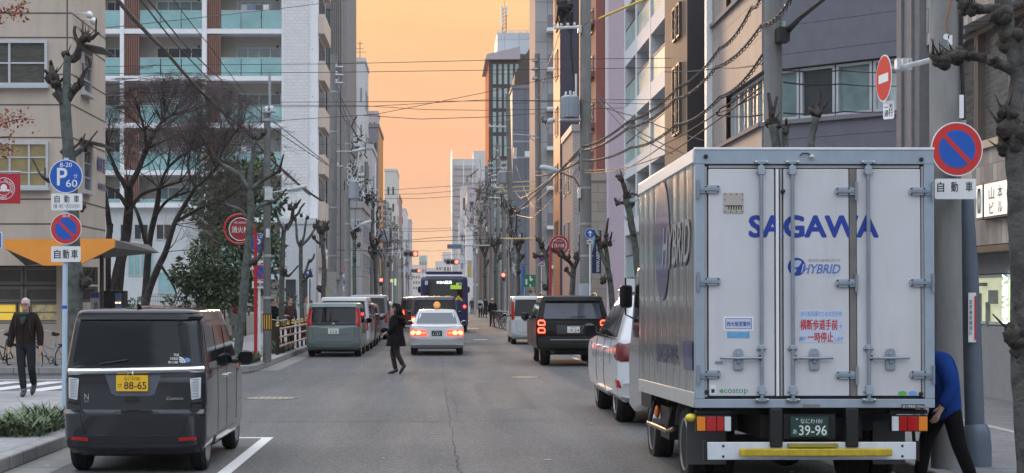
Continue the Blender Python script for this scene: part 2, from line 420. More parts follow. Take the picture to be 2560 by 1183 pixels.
def manhole(x, y, rad, label):
    t = thing('manhole_cover', label, 'manhole cover', (x, y, 0))
    MB().prism(circ(0, 0, rad, 36), 'z', .0005, .005, kerb_m).build('frame', t, world=False)
    c = MB().prism(circ(0, 0, rad * .86, 36), 'z', .004, .008, mh)
    for i in range(-3, 4):
        for j in range(-3, 4):
            if hypot(i, j) < 3.4: c.box(i * rad * .22 - .02, i * rad * .22 + .02, j * rad * .22 - .03, j * rad * .22 + .03, .008, .011, mh)
    c.build('lid', t, world=False)
manhole(PX(677, GY(996)), GY(996), .5, 'round iron manhole cover in the road to the right of the dark grey van')
manhole(PX(1312, GY(944)), GY(944), .36, 'pale round manhole cover in the lane in front of the black off-road car')
manhole(9.05, 26.7, .42, 'dark round manhole cover in the pavement by the lit shop window')

# ------------------------------------------------------------------ buildings
def fr_plane(o, u, n):
    o, u, n = Vector(o), Vector(u), Vector(n)
    return lambda a, z, d=0.: o + u * a + n * d + Vector((0, 0, z))
teal = mat('teal_window_glass', (.16, .24, .24), .06, var=.25, scale=1.5, spec=.7)
dkglass = mat('office_glass', (.035, .045, .05), .05, var=.3, scale=1.2, spec=.7)
alum = mat('aluminium_frame', (.50, .52, .54), .4, .3, var=.06)
dkframe = mat('dark_frame', (.05, .05, .055), .5, var=.1)
litw = mat('lit_window', (.8, .62, .2), .3, var=.5, scale=2, emit=.5, ecol=(1, .72, .16))
curt = mat('curtain', (.40, .45, .45), .8, var=.3, scale=3, stretch=(6, 6, .3))
def window(par, fr, a0, a1, z0, z1, gm=dkglass, fm=alum, mull=1, trans=0, fw=.05, d=.05, name='window', sill=False, pane=True):
    f = MB()
    def bar(x0, x1, y0, y1, t0=.0, t1=d):
        vs = [fr(x, z, t) for t in (t0, t1) for x, z in ((x0, y0), (x1, y0), (x1, y1), (x0, y1))]
        f.add(vs, [(3, 2, 1, 0), (4, 5, 6, 7), (0, 1, 5, 4), (1, 2, 6, 5), (2, 3, 7, 6), (3, 0, 4, 7)], fm)
    bar(a0, a1, z0, z0 + fw); bar(a0, a1, z1 - fw, z1); bar(a0, a0 + fw, z0 + fw, z1 - fw); bar(a1 - fw, a1, z0 + fw, z1 - fw)
    for i in range(1, mull + 1): x = a0 + (a1 - a0) * i / (mull + 1); bar(x - fw * .4, x + fw * .4, z0 + fw, z1 - fw, 0, d * .8)
    for i in range(1, trans + 1): z = z0 + (z1 - z0) * i / (trans + 1); bar(a0 + fw, a1 - fw, z - fw * .3, z + fw * .3, 0, d * .7)
    if sill: bar(a0 - .05, a1 + .05, z0 - .07, z0 - .002, 0, d + .08)
    g_ = [fr(x, z, d * .35) for x, z in ((a0 + fw * .5, z0 + fw * .5), (a1 - fw * .5, z0 + fw * .5), (a1 - fw * .5, z1 - fw * .5), (a0 + fw * .5, z1 - fw * .5))]
    if not pane: f.add(g_, [(0, 1, 2, 3)], gm); return f.build(name, par)
    o = f.build(name, par); MB().add(g_, [(0, 1, 2, 3)], gm).build('pane', o); return o

def block(name, label, px0, px1, top, Y, depth, wm, cat='building', fwin=(), swin=(), side='r', roof=True, smat=None, group=None, rm=None):
    """a building whose camera-facing wall spans photo columns px0..px1 at distance Y; side = the wall that looks onto the street"""
    x0, x1, z1 = PX(px0, Y), PX(px1, Y), PZ(top, Y)
    t = thing(name, label, cat, ((x0 + x1) / 2, Y, 0), group=group)
    b = MB(); xs = x1 if side == 'r' else x0
    vs = [(x, y, z) for z in (0, z1) for x, y in ((x0, Y), (x1, Y), (x1, Y + depth), (x0, Y + depth))]
    b.add(vs, [(4, 5, 6, 7), (0, 1, 5, 4), (2, 3, 7, 6)] + [(1, 2, 6, 5) if side != 'r' else (3, 0, 4, 7)], wm)
    b.add(vs, [(1, 2, 6, 5) if side == 'r' else (3, 0, 4, 7)], smat or wm); b.build('wall', t)
    if roof: MB().box(x0 - .08, x1 + .08, Y - .08, Y + depth + .08, z1 + .002, z1 + .35, rm or wm).build('parapet', t)
    ff = fr_plane((x0, Y, 0), (1, 0, 0), (0, -1, 0)); W = x1 - x0
    for (c, rw, a0, a1, z0, zz, wf, hf, kw) in fwin:
        for i in range(c):
            for j in range(rw):
                cw = (a1 - a0) * W / c; ch = (zz - z0) / rw
                xa = a0 * W + cw * (i + .5 - wf / 2); za = z0 + ch * (j + .5 - hf / 2)
                window(t, ff, xa, xa + cw * wf, za, za + ch * hf, **kw)
    sf = fr_plane((xs, Y, 0), (0, 1, 0), (1 if side == 'r' else -1, 0, 0))
    for (c, rw, y0, y1, z0, zz, wf, hf, kw) in swin:
        for i in range(c):
            for j in range(rw):
                cw = (y1 - y0) / c; ch = (zz - z0) / rw
                ya = y0 + cw * (i + .5 - wf / 2); za = z0 + ch * (j + .5 - hf / 2)
                window(t, sf, ya, ya + cw * wf, za, za + ch * hf, **kw)
    t['_'] = 0; del t['_']
    return t, ff, sf, (x0, x1, z1)

# --- beige office at the corner of the side street (left edge of the frame)
beige = mat('beige_render', (.50, .42, .345), .85, var=.05, scale=2, bump=.12, bscale=90, dirt=.35, dcol=(.2, .17, .14))
OY, OX = 43.0, -9.42
off = thing('corner_office', 'beige rendered corner building with an orange canopy over its street door', 'building', (OX - 4, OY, 0))
zc = PZ(664, OY); b = MB()
b.add([(OX - 12, OY, zc), (OX, OY, zc), (OX, OY, 16), (OX - 12, OY, 16), (OX, 47.3, zc), (OX, 47.3, 16), (OX - 12, 47.3, 16), (OX - 12, 47.3, zc)],
      [(0, 1, 2, 3), (1, 4, 5, 2), (3, 2, 5, 6), (4, 7, 6, 5), (0, 3, 6, 7), (0, 7, 4, 1)], beige)
b.box(OX - .5, OX, OY + .45, 47.3, 0, zc - .002, beige).box(OX - 12, OX - .502, OY + .6, OY + .9, 0, 1.15, beige).build('wall', off)
jn = MB(); ff = fr_plane((0, OY, 0), (1, 0, 0), (0, -1, 0)); jm = mat('joint_sealant', (.10, .085, .075), .8)
for py in (33, 94, 186, 262, 344, 498, 560): z = PZ(py, OY); jn.box(OX - 12, OX - .004, OY - .006, OY + .01, z - .018, z + .018, jm); jn.box(OX - .01, OX + .006, OY, 47.3, z - .018, z + .018, jm)
for px in (168, -40): x = PX(px, OY); jn.box(x - .018, x + .018, OY - .007, OY + .01, zc, 15.9, jm)
jn.build('panel_joint', off)
wf = lambda px: PX(px, OY); wz = lambda py: PZ(py, OY)
window(off, ff, wf(-70), wf(120), wz(215), wz(102), mat('blind_glass', (.085, .08, .07), .08, var=.35, scale=3, stretch=(1, 1, 4)), alum, 1, 1, .07, .1, sill=True)
window(off, ff, wf(-70), wf(122), wz(470), wz(356), mat('warm_room_glass', (.22, .19, .10), .1, var=.4, scale=1.5, emit=.05, ecol=(1, .7, .25)), alum, 3, 2, .06, .1, sill=True)
sfo = fr_plane((OX, OY, 0), (0, 1, 0), (1, 0, 0))
for py0, py1 in ((135, 235), (372, 480)):
    w = window(off, sfo, 1.1, 2.1, PZ(py1, 44.5), PZ(py0, 44.5), dkglass, alum, 0, 2, .06, .08, sill=True)
    MB().prism([(0, .1), (.62, -.02), (.62, 0), (0, .14)], 'y', 43.9, 45.6, mat('awning_grey', (.10, .10, .105), .6)).build('awning', off, world=False).location = (OX - off.location.x, -OY, PZ(py0 - 8, 44.5))
can = mat('canopy_orange', (.80, .30, .04), .5, var=.06, scale=1.5, dirt=.12)
CY = 40.9; cp = MB().prism([(PX(x, CY), PZ(y, CY)) for x, y in ((11, 598), (286, 597), (286, 618), (195, 664), (109, 664), (11, 621))][::-1], 'y', CY, CY + .12, can)
cp.build('canopy_fascia', off)
x1 = PX(286, CY); cb = MB()
cb.add([(PX(11, CY), CY + .12, PZ(600, CY)), (x1, CY + .12, PZ(600, CY)), (x1 + .2, 44.5, PZ(600, CY)), (PX(11, CY), 42.99, PZ(600, CY)), (PX(11, CY), CY + .12, PZ(622, CY)), (x1, CY + .12, PZ(620, CY)), (x1 + .5, 44.5, PZ(622, CY)), (PX(11, CY), 42.99, PZ(660, CY))],
       [(0, 1, 2, 3), (7, 6, 5, 4), (1, 5, 6, 2), (0, 3, 7, 4), (2, 6, 7, 3)], mat('soffit_brown', (.11, .10, .095), .8, var=.15))
cb.build('canopy', off)
gl = MB()
YG = OY + .7; ffg = fr_plane((0, YG, 0), (1, 0, 0), (0, -1, 0))
frm = mat('shopfront_brown', (.16, .145, .13), .6, var=.1); shade = mat('screened_glass', (.085, .075, .062), .12, var=.3, scale=1.2)
for a, bb in ((-130, 60), (62, 152), (154, 245)):
    window(off, ffg, PX(a, YG), PX(bb, YG), PZ(712, YG), PZ(668, YG), shade, frm, 0, 0, .08, .06)
    window(off, ffg, PX(a, YG), PX(bb, YG), PZ(756, YG), PZ(716, YG), shade, frm, 0, 0, .08, .06)
yl = mat('yellow_screen', (.75, .50, .05), .4, var=.25, scale=1.5, emit=.42, ecol=(1, .66, .08))
for a, bb, gm_ in ((-130, 44, yl), (46, 74, yl), (76, 152, mat('display_case', (.42, .36, .2), .3, var=.6, scale=6, emit=.1, ecol=(1, .8, .4)))):
    window(off, ffg, PX(a, YG), PX(bb, YG), PZ(804, YG), PZ(758, YG), gm_, frm, 0, 1, .04, .06)
MB().box(PX(-140, YG), OX - .51, YG, YG + .15, PZ(700, YG) - 3.1, PZ(806, YG), mat('stone_plinth', (.20, .185, .165), .8, var=.15)).box(PX(-140, YG), OX - .6, YG + .03, YG + .2, PZ(806, YG) + .01, zc, dkglass).build('shopfront', off)
MB().box(PX(250, 42), PX(258, 42), 41.95, 42.1, .146, PZ(640, 42), black).build('door_post', off)
bl = mat('blue_letters', (.03, .04, .20), .5)
for (py0, py1, y0, y1) in ((388, 426, 3.05, 4.2), (454, 472, 3.2, 4.2)):
    lt = MB()
    for i in range(3):
        ya = y0 + (y1 - y0) * i / 3; lt.text('編集室'[i], ya + (y1 - y0) / 6, (PZ(py0, 46) + PZ(py1, 46)) / 2, (y1 - y0) / 3.4, PZ(py0, 46) - PZ(py1, 46), lambda a, z: (OX + .02, OY + a, z), bl, .02)
    lt.build('wall_lettering', off)
cam_ = thing('security_camera', 'two white security cameras high on the beige corner building', 'camera', (OX + .2, 44, PZ(50, 44)))
for i in (0, 1): MB().cyl((OX, 43.6 + i * .5, PZ(40 + i * 8, 44)), (OX + .3, 43.6 + i * .5, PZ(40 + i * 8, 44)), .02, whitep).ell((OX + .32, 43.6 + i * .5, PZ(44 + i * 8, 44)), (.09, .16, .1), whitep).build('camera_head', cam_, smooth=True)

# --- white apartment block behind the park
AY = 103.0; A = lambda px: PX(px, AY); Z = lambda py: PZ(py, AY)
apw = mat('apartment_white', (.78, .79, .80), .75, var=.05, scale=1.5, dirt=.12, dcol=(.42, .41, .4)); apt = grid_mat('apartment_tile', (.70, .70, .69), (.56, .56, .56), (.4, .2), .5, .02, .7, .06, (.66, .66, .65))
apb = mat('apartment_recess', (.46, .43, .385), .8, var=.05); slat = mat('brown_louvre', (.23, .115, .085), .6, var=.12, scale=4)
rail = mat('mint_glass_rail', (.25, .45, .45), .16, var=.22, scale=.5, spec=.5)
ap = thing('apartment_block', 'white apartment block with mint glass balconies and brown louvres behind the bare trees', 'apartment block', (A(490), AY, 0))
TOP = 27.0
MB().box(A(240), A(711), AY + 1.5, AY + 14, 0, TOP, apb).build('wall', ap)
MB().box(A(711), A(772), AY - .25, AY + 14, 0, TOP, apt).build('tiled_wall', ap)
MB().box(A(772), -7.5, AY - .1, AY + 7, 0, TOP, apw).build('end_wall', ap)
for a, c in ((240, 252), (300, 310), (505, 517), (704, 716)): MB().box(A(a), A(c), AY - .06, AY + 1.498, 0, TOP, apw).build('column', ap)
pwl = mat('laundry_blue', (.16, .24, .36), .8); bays = ((252, 300, None), (310, 505, (310, 349)), (517, 704, (517, 552)))
zb0 = Z(84)
for k in range(-3, 6):
    zs = zb0 - 2.89 * k
    for (a, c, lv) in bays:
        MB().box(A(a) + .003, A(c) - .003, AY, AY + 1.497, zs, zs + .3, apw).build('balcony_slab', ap)
        if zs < 3: continue
        l = a if lv is None else lv[1]
        rg = MB(); n = 1 if lv is None else 3
        for i in range(n):
            xa = A(l) + (A(c) - A(l)) * i / n; xb = A(l) + (A(c) - A(l)) * (i + 1) / n
            rg.box(xa + .03, xb - .03, AY + .03, AY + .05, zs + .32, zs + 1.36, rail)
        rg.box(A(l), A(c) - .01, AY + .02, AY + .07, zs + 1.37, zs + 1.42, alum).build('balcony_rail', ap)
        fa = fr_plane((0, AY + 1.498, 0), (1, 0, 0), (0, -1, 0))
        if lv:
            sm = MB(); n = 7
            for i in range(n): xa = A(lv[0]) + (A(lv[1]) - A(lv[0])) * i / n; sm.box(xa + .02, xa + .095, AY + .03, AY + .12, zs + .31, zs + 2.8, slat)
            sm.box(A(lv[0]) + .02, A(lv[1]) - .05, AY + .14, AY + .2, zs + .31, zs + 2.8, mat('louvre_back', (.13, .06, .04), .7)).build('louvre_screen', ap)
            window(ap, fa, A(l) + .8, A(c) - .15, zs + .32, zs + 2.25, [curt, teal, dkglass, curt][(k + l) % 4], alum, 3, 0, .06, .05)
            MB().box(A(l) + .05, A(l) + .75, AY + 1.1, AY + 1.45, zs + .31, zs + .95, apw).lathe([(0, -.01), (.24, -.01), (.24, .0)], dkframe, (A(l) + .42, AY + 1.1, zs + .63), 'y', 14).build('outdoor_unit', ap)
            if (k + l) % 3 == 0: lw = MB(); [lw.box(A(l) + 1.2 + q * .45, A(l) + 1.55 + q * .45, AY + .5, AY + .53, zs + 1.0 - .2 * (q % 2), zs + 1.85, (curt, pwl, dkglass, apw)[(q + k) % 4]) for q in range(4)]; lw.cyl((A(l) + .9, AY + .515, zs + 1.88), (A(c) - .5, AY + .515, zs + 1.88), .015, alum, n=5).build('washing_line', ap)
            MB().lathe([(0, 0), (.09, -.02), (.09, -.06), (0, -.06)], dkframe, (A(c) - .4, AY + 1.5, zs + 2.3), 'y', 10).build('wall_vent', ap)
        else: window(ap, fa, A(a) + .1, A(c) - .1, zs + .32, zs + 2.2, dkglass, alum, 1, 0, .06, .05)
    # balconies that look onto the street
    pw = mat('glow_warmed_panel', (.62, .52, .44), .6, var=.05)  # warm sky glow on the street balconies is mixed into this colour
    if zs > 2.5:
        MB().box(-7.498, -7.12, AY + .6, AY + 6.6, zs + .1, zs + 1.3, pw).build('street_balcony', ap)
        MB().box(-7.497, -7.47, AY + 1, AY + 6.2, zs + 1.32, zs + 2.75, dkglass).build('street_window', ap)
        MB().lathe([(.02, 0), (.16, .1), (.14, .16), (0, .18)], alum, (A(782), AY - .12, zs + 1.9), 'y', 10).build('vent_hood', ap)
MB().box(A(240), -7.45, AY - .3, AY + 14, TOP + .002, TOP + .4, apw).build('parapet', ap)

# --- low pale building behind the park
kg = thing('park_house', 'low pale two-storey building with mint panels seen through the bare park trees', 'building', (PX(350, 88), 88, 0))
k0, k1 = PX(255, 88), PX(470, 88); MB().box(k0, k1, 88, 95, 0, PZ(520, 88), mat('pale_wall', (.55, .58, .58), .8, var=.08, dirt=.15)).build('wall', kg)
MB().box(k0 - .2, k1 + .2, 87.6, 95.2, PZ(520, 88) + .003, PZ(508, 88), apw).build('roof', kg)
fk = fr_plane((0, 88, 0), (1, 0, 0), (0, -1, 0))
for a, c, y0, y1, m_ in ((320, 352, 690, 625, rail), (352, 384, 690, 625, rail), (390, 430, 600, 560, dkglass), (300, 330, 600, 560, dkglass), (335, 372, 600, 560, dkglass), (395, 440, 735, 680, rail)):
    window(kg, fk, PX(a, 88), PX(c, 88), PZ(y0, 88), PZ(y1, 88), m_, alum, 1, 0)

# --- left row, farther on
concg = grid_mat('grey_panel', (.36, .36, .36), (.2, .2, .2), (1.8, 1.5), 0, .03, .7, .08); finm = mat('fin_grey', (.34, .32, .31), .7, var=.08)
fb, ff_, sf_, (x0, x1, z1) = block('finned_tower', 'tall grey office tower with close vertical fins, next to the white apartment block', 812, 857, -160, 112, 12.5, concg, 'tower',
    fwin=[(1, 9, .02, .30, 6, 29, .8, .8, dict(gm=teal, fm=dkframe, mull=0, pane=False))])
fn = MB()
for i in range(16): fn.box(x1 + .003, x1 + .3, 112.1 + i * .78, 112.1 + i * .78 + .3, 3.5, z1, finm)
for i in range(5): fn.box(x1 - .62 + i * .13, x1 - .55 + i * .13, 111.75, 111.997, 3.5, z1, finm)
fn.build('fins', fb); MB().box(x0 + .2, x0 + 1.0, 111.4, 111.997, 3, PZ(185, 112), concg).build('shaft', fb)
pw2 = mat('pale_grey_wall', (.52, .54, .55), .75, var=.07, dirt=.15); mauve = mat('mauve_wall', (.42, .38, .41), .75, var=.07, dirt=.1); dkg = mat('slate_panel', (.19, .18, .20), .7, var=.1); ochre = mat('sunlit_ochre_edge', (.52, .27, .08), .7, var=.08)  # ochre carries the low sun's glow on the street side as colour
WK = dict(gm=teal, fm=alum, mull=1, pane=False); dulw = mat('dull_window', (.06, .065, .07), .55, var=.4, scale=1, spec=.12); WD = dict(gm=dulw, fm=alum, mull=0, pane=False); WS = dict(gm=dulw, fm=dkframe, mull=1, pane=False)
wb_, f_, s_, e_ = block('white_slab_building', 'plain pale slab building with a thin rooftop aerial, beyond the finned grey tower', 868, 912, 155, 138, 7, pw2, fwin=[(2, 4, .3, .95, 8, 20, .4, .4, WD)], swin=[(2, 4, .5, 6.5, 6, 20, .5, .45, WD)])
ae = thing('rooftop_aerial', 'thin rooftop television aerial against the orange sky, left of the street', 'aerial', (PX(900, 139), 139, e_[2] + .35))
am = mat('aerial_metal', (.12, .10, .09), .5, .5); p = ae.location; a_ = MB().cyl(p, p + Vector((0, 0, 1.5)), .03, am, n=6)
for i, w in ((.6, .5), (.9, .3), (1.3, .25)): a_.cyl(p + Vector((-w, 0, i)), p + Vector((w, 0, i)), .02, am, n=5)
a_.build('mast', ae)
block('stepped_building', 'pale building with a rounded set-back top floor, in front of the dark slate building', 878, 930, 372, 128, 9, pw2, fwin=[(3, 4, .1, .95, 3.5, 12.5, .55, .5, WK)], swin=[(3, 3, .5, 8.5, 3.5, 12, .5, .5, WD)])
block('mauve_building', 'mauve office building with a slim top, left side of the street', 905, 944, 285, 195, 6, mauve, fwin=[(3, 7, .1, .95, 5, 23, .5, .45, WD)])
block('slate_building', 'dark slate building with a sunlit ochre street edge, left side beyond the mauve office', 905, 946, 318, 168, 14, dkg, smat=ochre, fwin=[(2, 6, .45, .95, 4, 18, .5, .45, WS)])
block('ivory_building', 'ivory narrow building with a plain upper wall, left of the orange sky', 962, 992, 428, 250, 14, mat('ivory_wall', (.58, .56, .50), .75, var=.06, dirt=.1), fwin=[(2, 6, .1, .9, 4, 19, .5, .5, WD)], swin=[(2, 5, 1, 13, 4, 18, .4, .4, WD)])
block('brick_red_building', 'dusky red building stepping down beside the ivory one on the left', 975, 999, 492, 300, 20, mat('dusky_red', (.28, .15, .13), .8, var=.1), fwin=[(2, 5, .1, .9, 4, 18, .5, .5, WD)])
block('grey_low_building', 'pale grey low building at the far end of the left row', 975, 1014, 525, 340, 22, pw2, fwin=[(3, 5, .1, .9, 4, 19, .5, .5, WD)])
block('end_building', 'lavender framed building that ends the left row against the sky', 1003, 1027, 552, 400, 18, mauve, fwin=[(1, 1, .12, .85, 4, 18, .9, .9, WK)])
block('corner_shop_building', 'pale three-storey building behind the utility poles on the left side', 872, 905, 520, 92, 10, concg, fwin=[(2, 2, .1, .9, 3.2, 6.5, .6, .55, WK)], swin=[(4, 2, .5, 9.5, 3, 6.4, .6, .55, WD)])
block('garage_building', 'grey ground-floor building with a dark doorway beside the fire-hydrant side pole, left', 700, 790, 560, 101, 1.9, pw2, fwin=[(2, 1, .1, .9, .5, 3.2, .7, .8, WS)])

# --- right row: stone-tiled shop at the right edge
SX = 8.8
sg = grid_mat('stone_tile', (.52, .50, .47), (.2, .19, .18), (.21, .44), .0, .01, .7, .1, (.19, .185, .185), dirt=.08)
shp = thing('tiled_shop_building', 'building with pale and grey stone tiles above a lit shop window', 'building', (SX + 2, 26, 0))
sfs = fr_plane((SX, 0, 0), (0, 1, 0), (-1, 0, 0))
b = MB().box(SX, SX + 8, 20, 30.4, PZ(612, 27), PZ(352, 27), sg).box(SX, SX + 8, 20, 30.4, PZ(60, 28), 13, sg).box(SX + .5, SX + 8, 20, 30.4, PZ(352, 27), PZ(60, 28), dkglass)
b.build('wall', shp)
for i in range(6): y0 = 20 + i * 1.72; window(shp, fr_plane((SX + .5, 0, 0), (0, 1, 0), (-1, 0, 0)), y0, y0 + 1.7, PZ(352, 27) + .02, PZ(60, 28) - .02, mat('blind_slats', (.13, .12, .11), .15, var=.5, scale=2, stretch=(1, 1, 9)), mat('bronze_frame', (.22, .19, .165), .4, .4), 0, 0, .09, .18)
MB().box(SX - .05, SX + .49, 20, 30.4, PZ(352, 27) - .12, PZ(352, 27) + .01, mat('sill_stone', (.40, .34, .27), .6)).build('sill', shp)
met = mat('grey_cladding', (.20, .195, .20), .85, .0, var=.12, dirt=.15)
pl = MB()
for i in range(4): pl.box(SX - .12 - .05 * (i % 2), SX + .3, 30.42 + i * .34, 30.42 + i * .34 + .32, .146, 13, met)
pl.build('clad_pilaster', shp)
gw = mat('shop_wall_grey', (.28, .28, .275), .8, var=.06, dirt=.1)
g0 = MB().box(9.25, 9.6, 26.0, 30.6, .146, PZ(815, 28), gw).box(9.25, 9.6, 26, 30.6, PZ(685, 28.5), PZ(630, 27), gw).box(9.25, 9.6, 29.6, 30.6, PZ(815, 28) + .001, PZ(685, 28.5) - .001, gw).box(9.25, 9.6, 26, 26.9, PZ(815, 28) + .001, PZ(685, 28.5) - .001, gw)
g0.box(SX, SX + 8, 20, 30.4, PZ(630, 27) + .002, PZ(614, 27), mat('soffit_dark', (.06, .055, .05), .6)).box(SX + 2.6, SX + 8, 20, 30.4, .146, PZ(632, 27), mat('shop_interior', (.30, .30, .27), .7, var=.4, scale=1.5))
g0.box(9.7, 12, 30.6, 30.8, .146, 3.4, gw).build('ground_floor_wall', shp)
litg = mat('shop_glow', (.7, .72, .5), .3, var=.5, scale=1.8, emit=.38, ecol=(.95, 1, .62))
wdw = window(shp, fr_plane((9.3, 0, 0), (0, 1, 0), (-1, 0, 0)), 26.92, 29.58, PZ(815, 28) + .02, PZ(685, 28.5) - .02, litg, mat('pale_frame', (.5, .55, .52), .4), 0, 0, .05, .06)
im = mat('shop_goods', (.22, .23, .21), .6, var=.3)
for y0, y1, z0, z1 in ((27.9, 28.2, 1.72, 1.95), (28.3, 28.34, 1.35, 1.75), (28.75, 28.85, 1.3, 1.9), (28.45, 28.7, 2.02, 2.08)): MB().box(9.2, 9.27, y0, y1, z0, z1, im).build('shelf_goods', wdw)
neon = mat('neon_white', (.8, .95, 1), .3, var=0, emit=3.0, ecol=(.72, .93, 1))
ns = thing('neon_sign', 'vertical white neon lettering glowing at the right side of the lit shop window', 'neon sign', (9.1, 27.3, 1.2))
nt_ = MB(); nt_.text('NEWERA', (PZ(700, 27.5) + PZ(795, 27.5)) / 2, 0, .8, .26, lambda a, z: (9.16, 27.25 - z, a), neon, .03); nt_.build('lettering', ns)
lb = thing('lit_sign_box', 'white lit box sign with black characters and a leaf drawing', 'sign', (SX - .1, 25.8, PZ(540, 25.8)))
sw = mat('sign_lit_white', (.85, .88, .82), .4, var=.04, emit=.42, ecol=(.95, 1, .88)); zt, zb_ = PZ(449, 26), PZ(542, 26)
for (ya, yb) in ((26.78, 27.12), (25.6, 26.74)):
    MB().box(SX - .14, SX - .01, ya, yb, zb_, zt, dkframe).build('frame', lb); MB().box(SX - .15, SX - .142, ya + .03, yb - .03, zb_ + .03, zt - .03, sw).build('panel', lb)
fl = lambda a, z: (SX - .153, a, z); tx = MB()
fm_ = lambda a, z: (SX - .153, 26.35 - a, z)
tx.text('山', 0, zt - .19, .26, .2, fm_, ink, .012); tx.text('ビ', 0, zt - .42, .2, .18, fm_, ink, .012); tx.text('ル', .4, zt - .42, .2, .18, fm_, ink, .012); tx.text('本', .4, zt - .19, .22, .2, fm_, ink, .012)
for i in range(5): tx.tube([fl(26.95 + .03 * (i - 2), zb_ + .1), fl(26.95 + .05 * (i - 2), zb_ + .3), fl(26.95 + .025 * (i - 2), zt - .08)], .005, ink, 4)
tx.build('lettering', lb)

# --- grey-panelled corner office with ribbon windows
pnl = grid_mat('slate_stone_panel', (.155, .155, .185), (.06, .06, .07), (1.5, .75), .5, .012, .55, .14, (.135, .135, .165)); bpn = grid_mat('beige_stone_panel', (.34, .305, .29), (.17, .15, .145), (1.2, 1.1), 0, .012, .6, .1)
ga = thing('grey_panel_office', 'office building of dark grey stone panels with long ribbon windows behind the delivery truck', 'office building', (9.6, 46, 0))
P0, P1, P2 = Vector((8.6, 53.2, 0)), Vector((8.6, 44.9, 0)), Vector((11.65, 41.8, 0)); P3, P4 = Vector((16, 41.8, 0)), Vector((16, 53.2, 0))
bands = [(0, PZ(307, 44.9), 0), (PZ(178, 44.9), PZ(-60, 44.9), 0), (PZ(-190, 44.9), PZ(-330, 44.9), 0), (PZ(307, 44.9), PZ(178, 44.9), .3), (PZ(-60, 44.9), PZ(-190, 44.9), .3)]
wl = MB()
for z0, z1, ins in bands:
    for (a, c, m_) in ((P0, P1, bpn), (P1, P2, pnl), (P2, P3, pnl)):
        d = (c - a).normalized(); n = Vector((d.y, -d.x, 0)) * -1
        if n.dot(Vector((-1, -1, 0))) < 0: n = -n
        o_ = -n * ins; m2 = m_ if ins == 0 else dkframe
        wl.add([a + o_ + Vector((0, 0, z0)), c + o_ + Vector((0, 0, z0)), c + o_ + Vector((0, 0, z1)), a + o_ + Vector((0, 0, z1))], [(0, 1, 2, 3)], m2)
    if ins == 0:
        for z in (z0, z1): wl.add([p + Vector((0, 0, z)) for p in (P0, P1, P2, P3, P4)], [(0, 1, 2, 3, 4)], pnl)
wl.build('wall', ga)
for z0, z1, ins in bands[3:]:
    for (a, c, n_, skip) in ((P0, P1, 4, .32), (P1, P2, 4, 0)):
        L_ = (c - a).length; d = (c - a).normalized(); n = Vector((-1, 0, 0)) if a is P0 else Vector((-abs(d.y), -abs(d.x), 0)).normalized()
        f_ = fr_plane(a - n * .28, d, n); l0 = L_ * skip
        for i in range(n_):
            x0 = l0 + (L_ - l0) * i / n_; window(ga, f_, x0 + .02, l0 + (L_ - l0) * (i + 1) / n_ - .02, z0 + .03, z1 - .03, [teal, curt, teal, dkglass][(i * 3 + (1 if a is P0 else 0)) % 4], alum, 1 if a is P0 else 0, 0, .07, .14)
        if skip: q = MB(); q.add([f_(x, z, .27) for x, z in ((0, z0), (l0, z0), (l0, z1), (0, z1))], [(0, 1, 2, 3)], bpn); q.build('wall_panel', ga)
        MB().add([f_(x, z0 + z, t) for x in (0.02, L_ - .02) for z, t in ((-.1, .3), (0.01, .3), (0.01, .38), (-.1, .38))], [(0, 1, 2, 3), (7, 6, 5, 4), (0, 4, 5, 1), (1, 5, 6, 2), (2, 6, 7, 3), (3, 7, 4, 0)], dkg).build('sill', ga)
MB().box(8.4, 8.598, 53.0, 53.3, 0, 15, whitep).build('corner_strip', ga)

# --- brown and black slim block
brn = mat('brown_tile', (.17, .115, .085), .7, var=.22, scale=2, stretch=(4, 4, .4), dirt=.2); blk = mat('black_cladding', (.022, .022, .026), .55, var=.12)
bt, f_, s_, e_ = block('brown_black_building', 'slim block with a black end wall and a brown street front', 1718, 1785, -120, 56, 5.6, blk, smat=brn, side='l')
for zt_, zb2 in ((10, 95), (160, 335)):
    window(bt, s_, 1.3, 2.0, PZ(zb2, 57.8), PZ(zt_, 57.8), dkglass, dkframe, 0, 2, .07, .1); window(bt, s_, 2.3, 3.0, PZ(zb2, 57.8), PZ(zt_, 57.8), dkglass, dkframe, 0, 2, .07, .1)
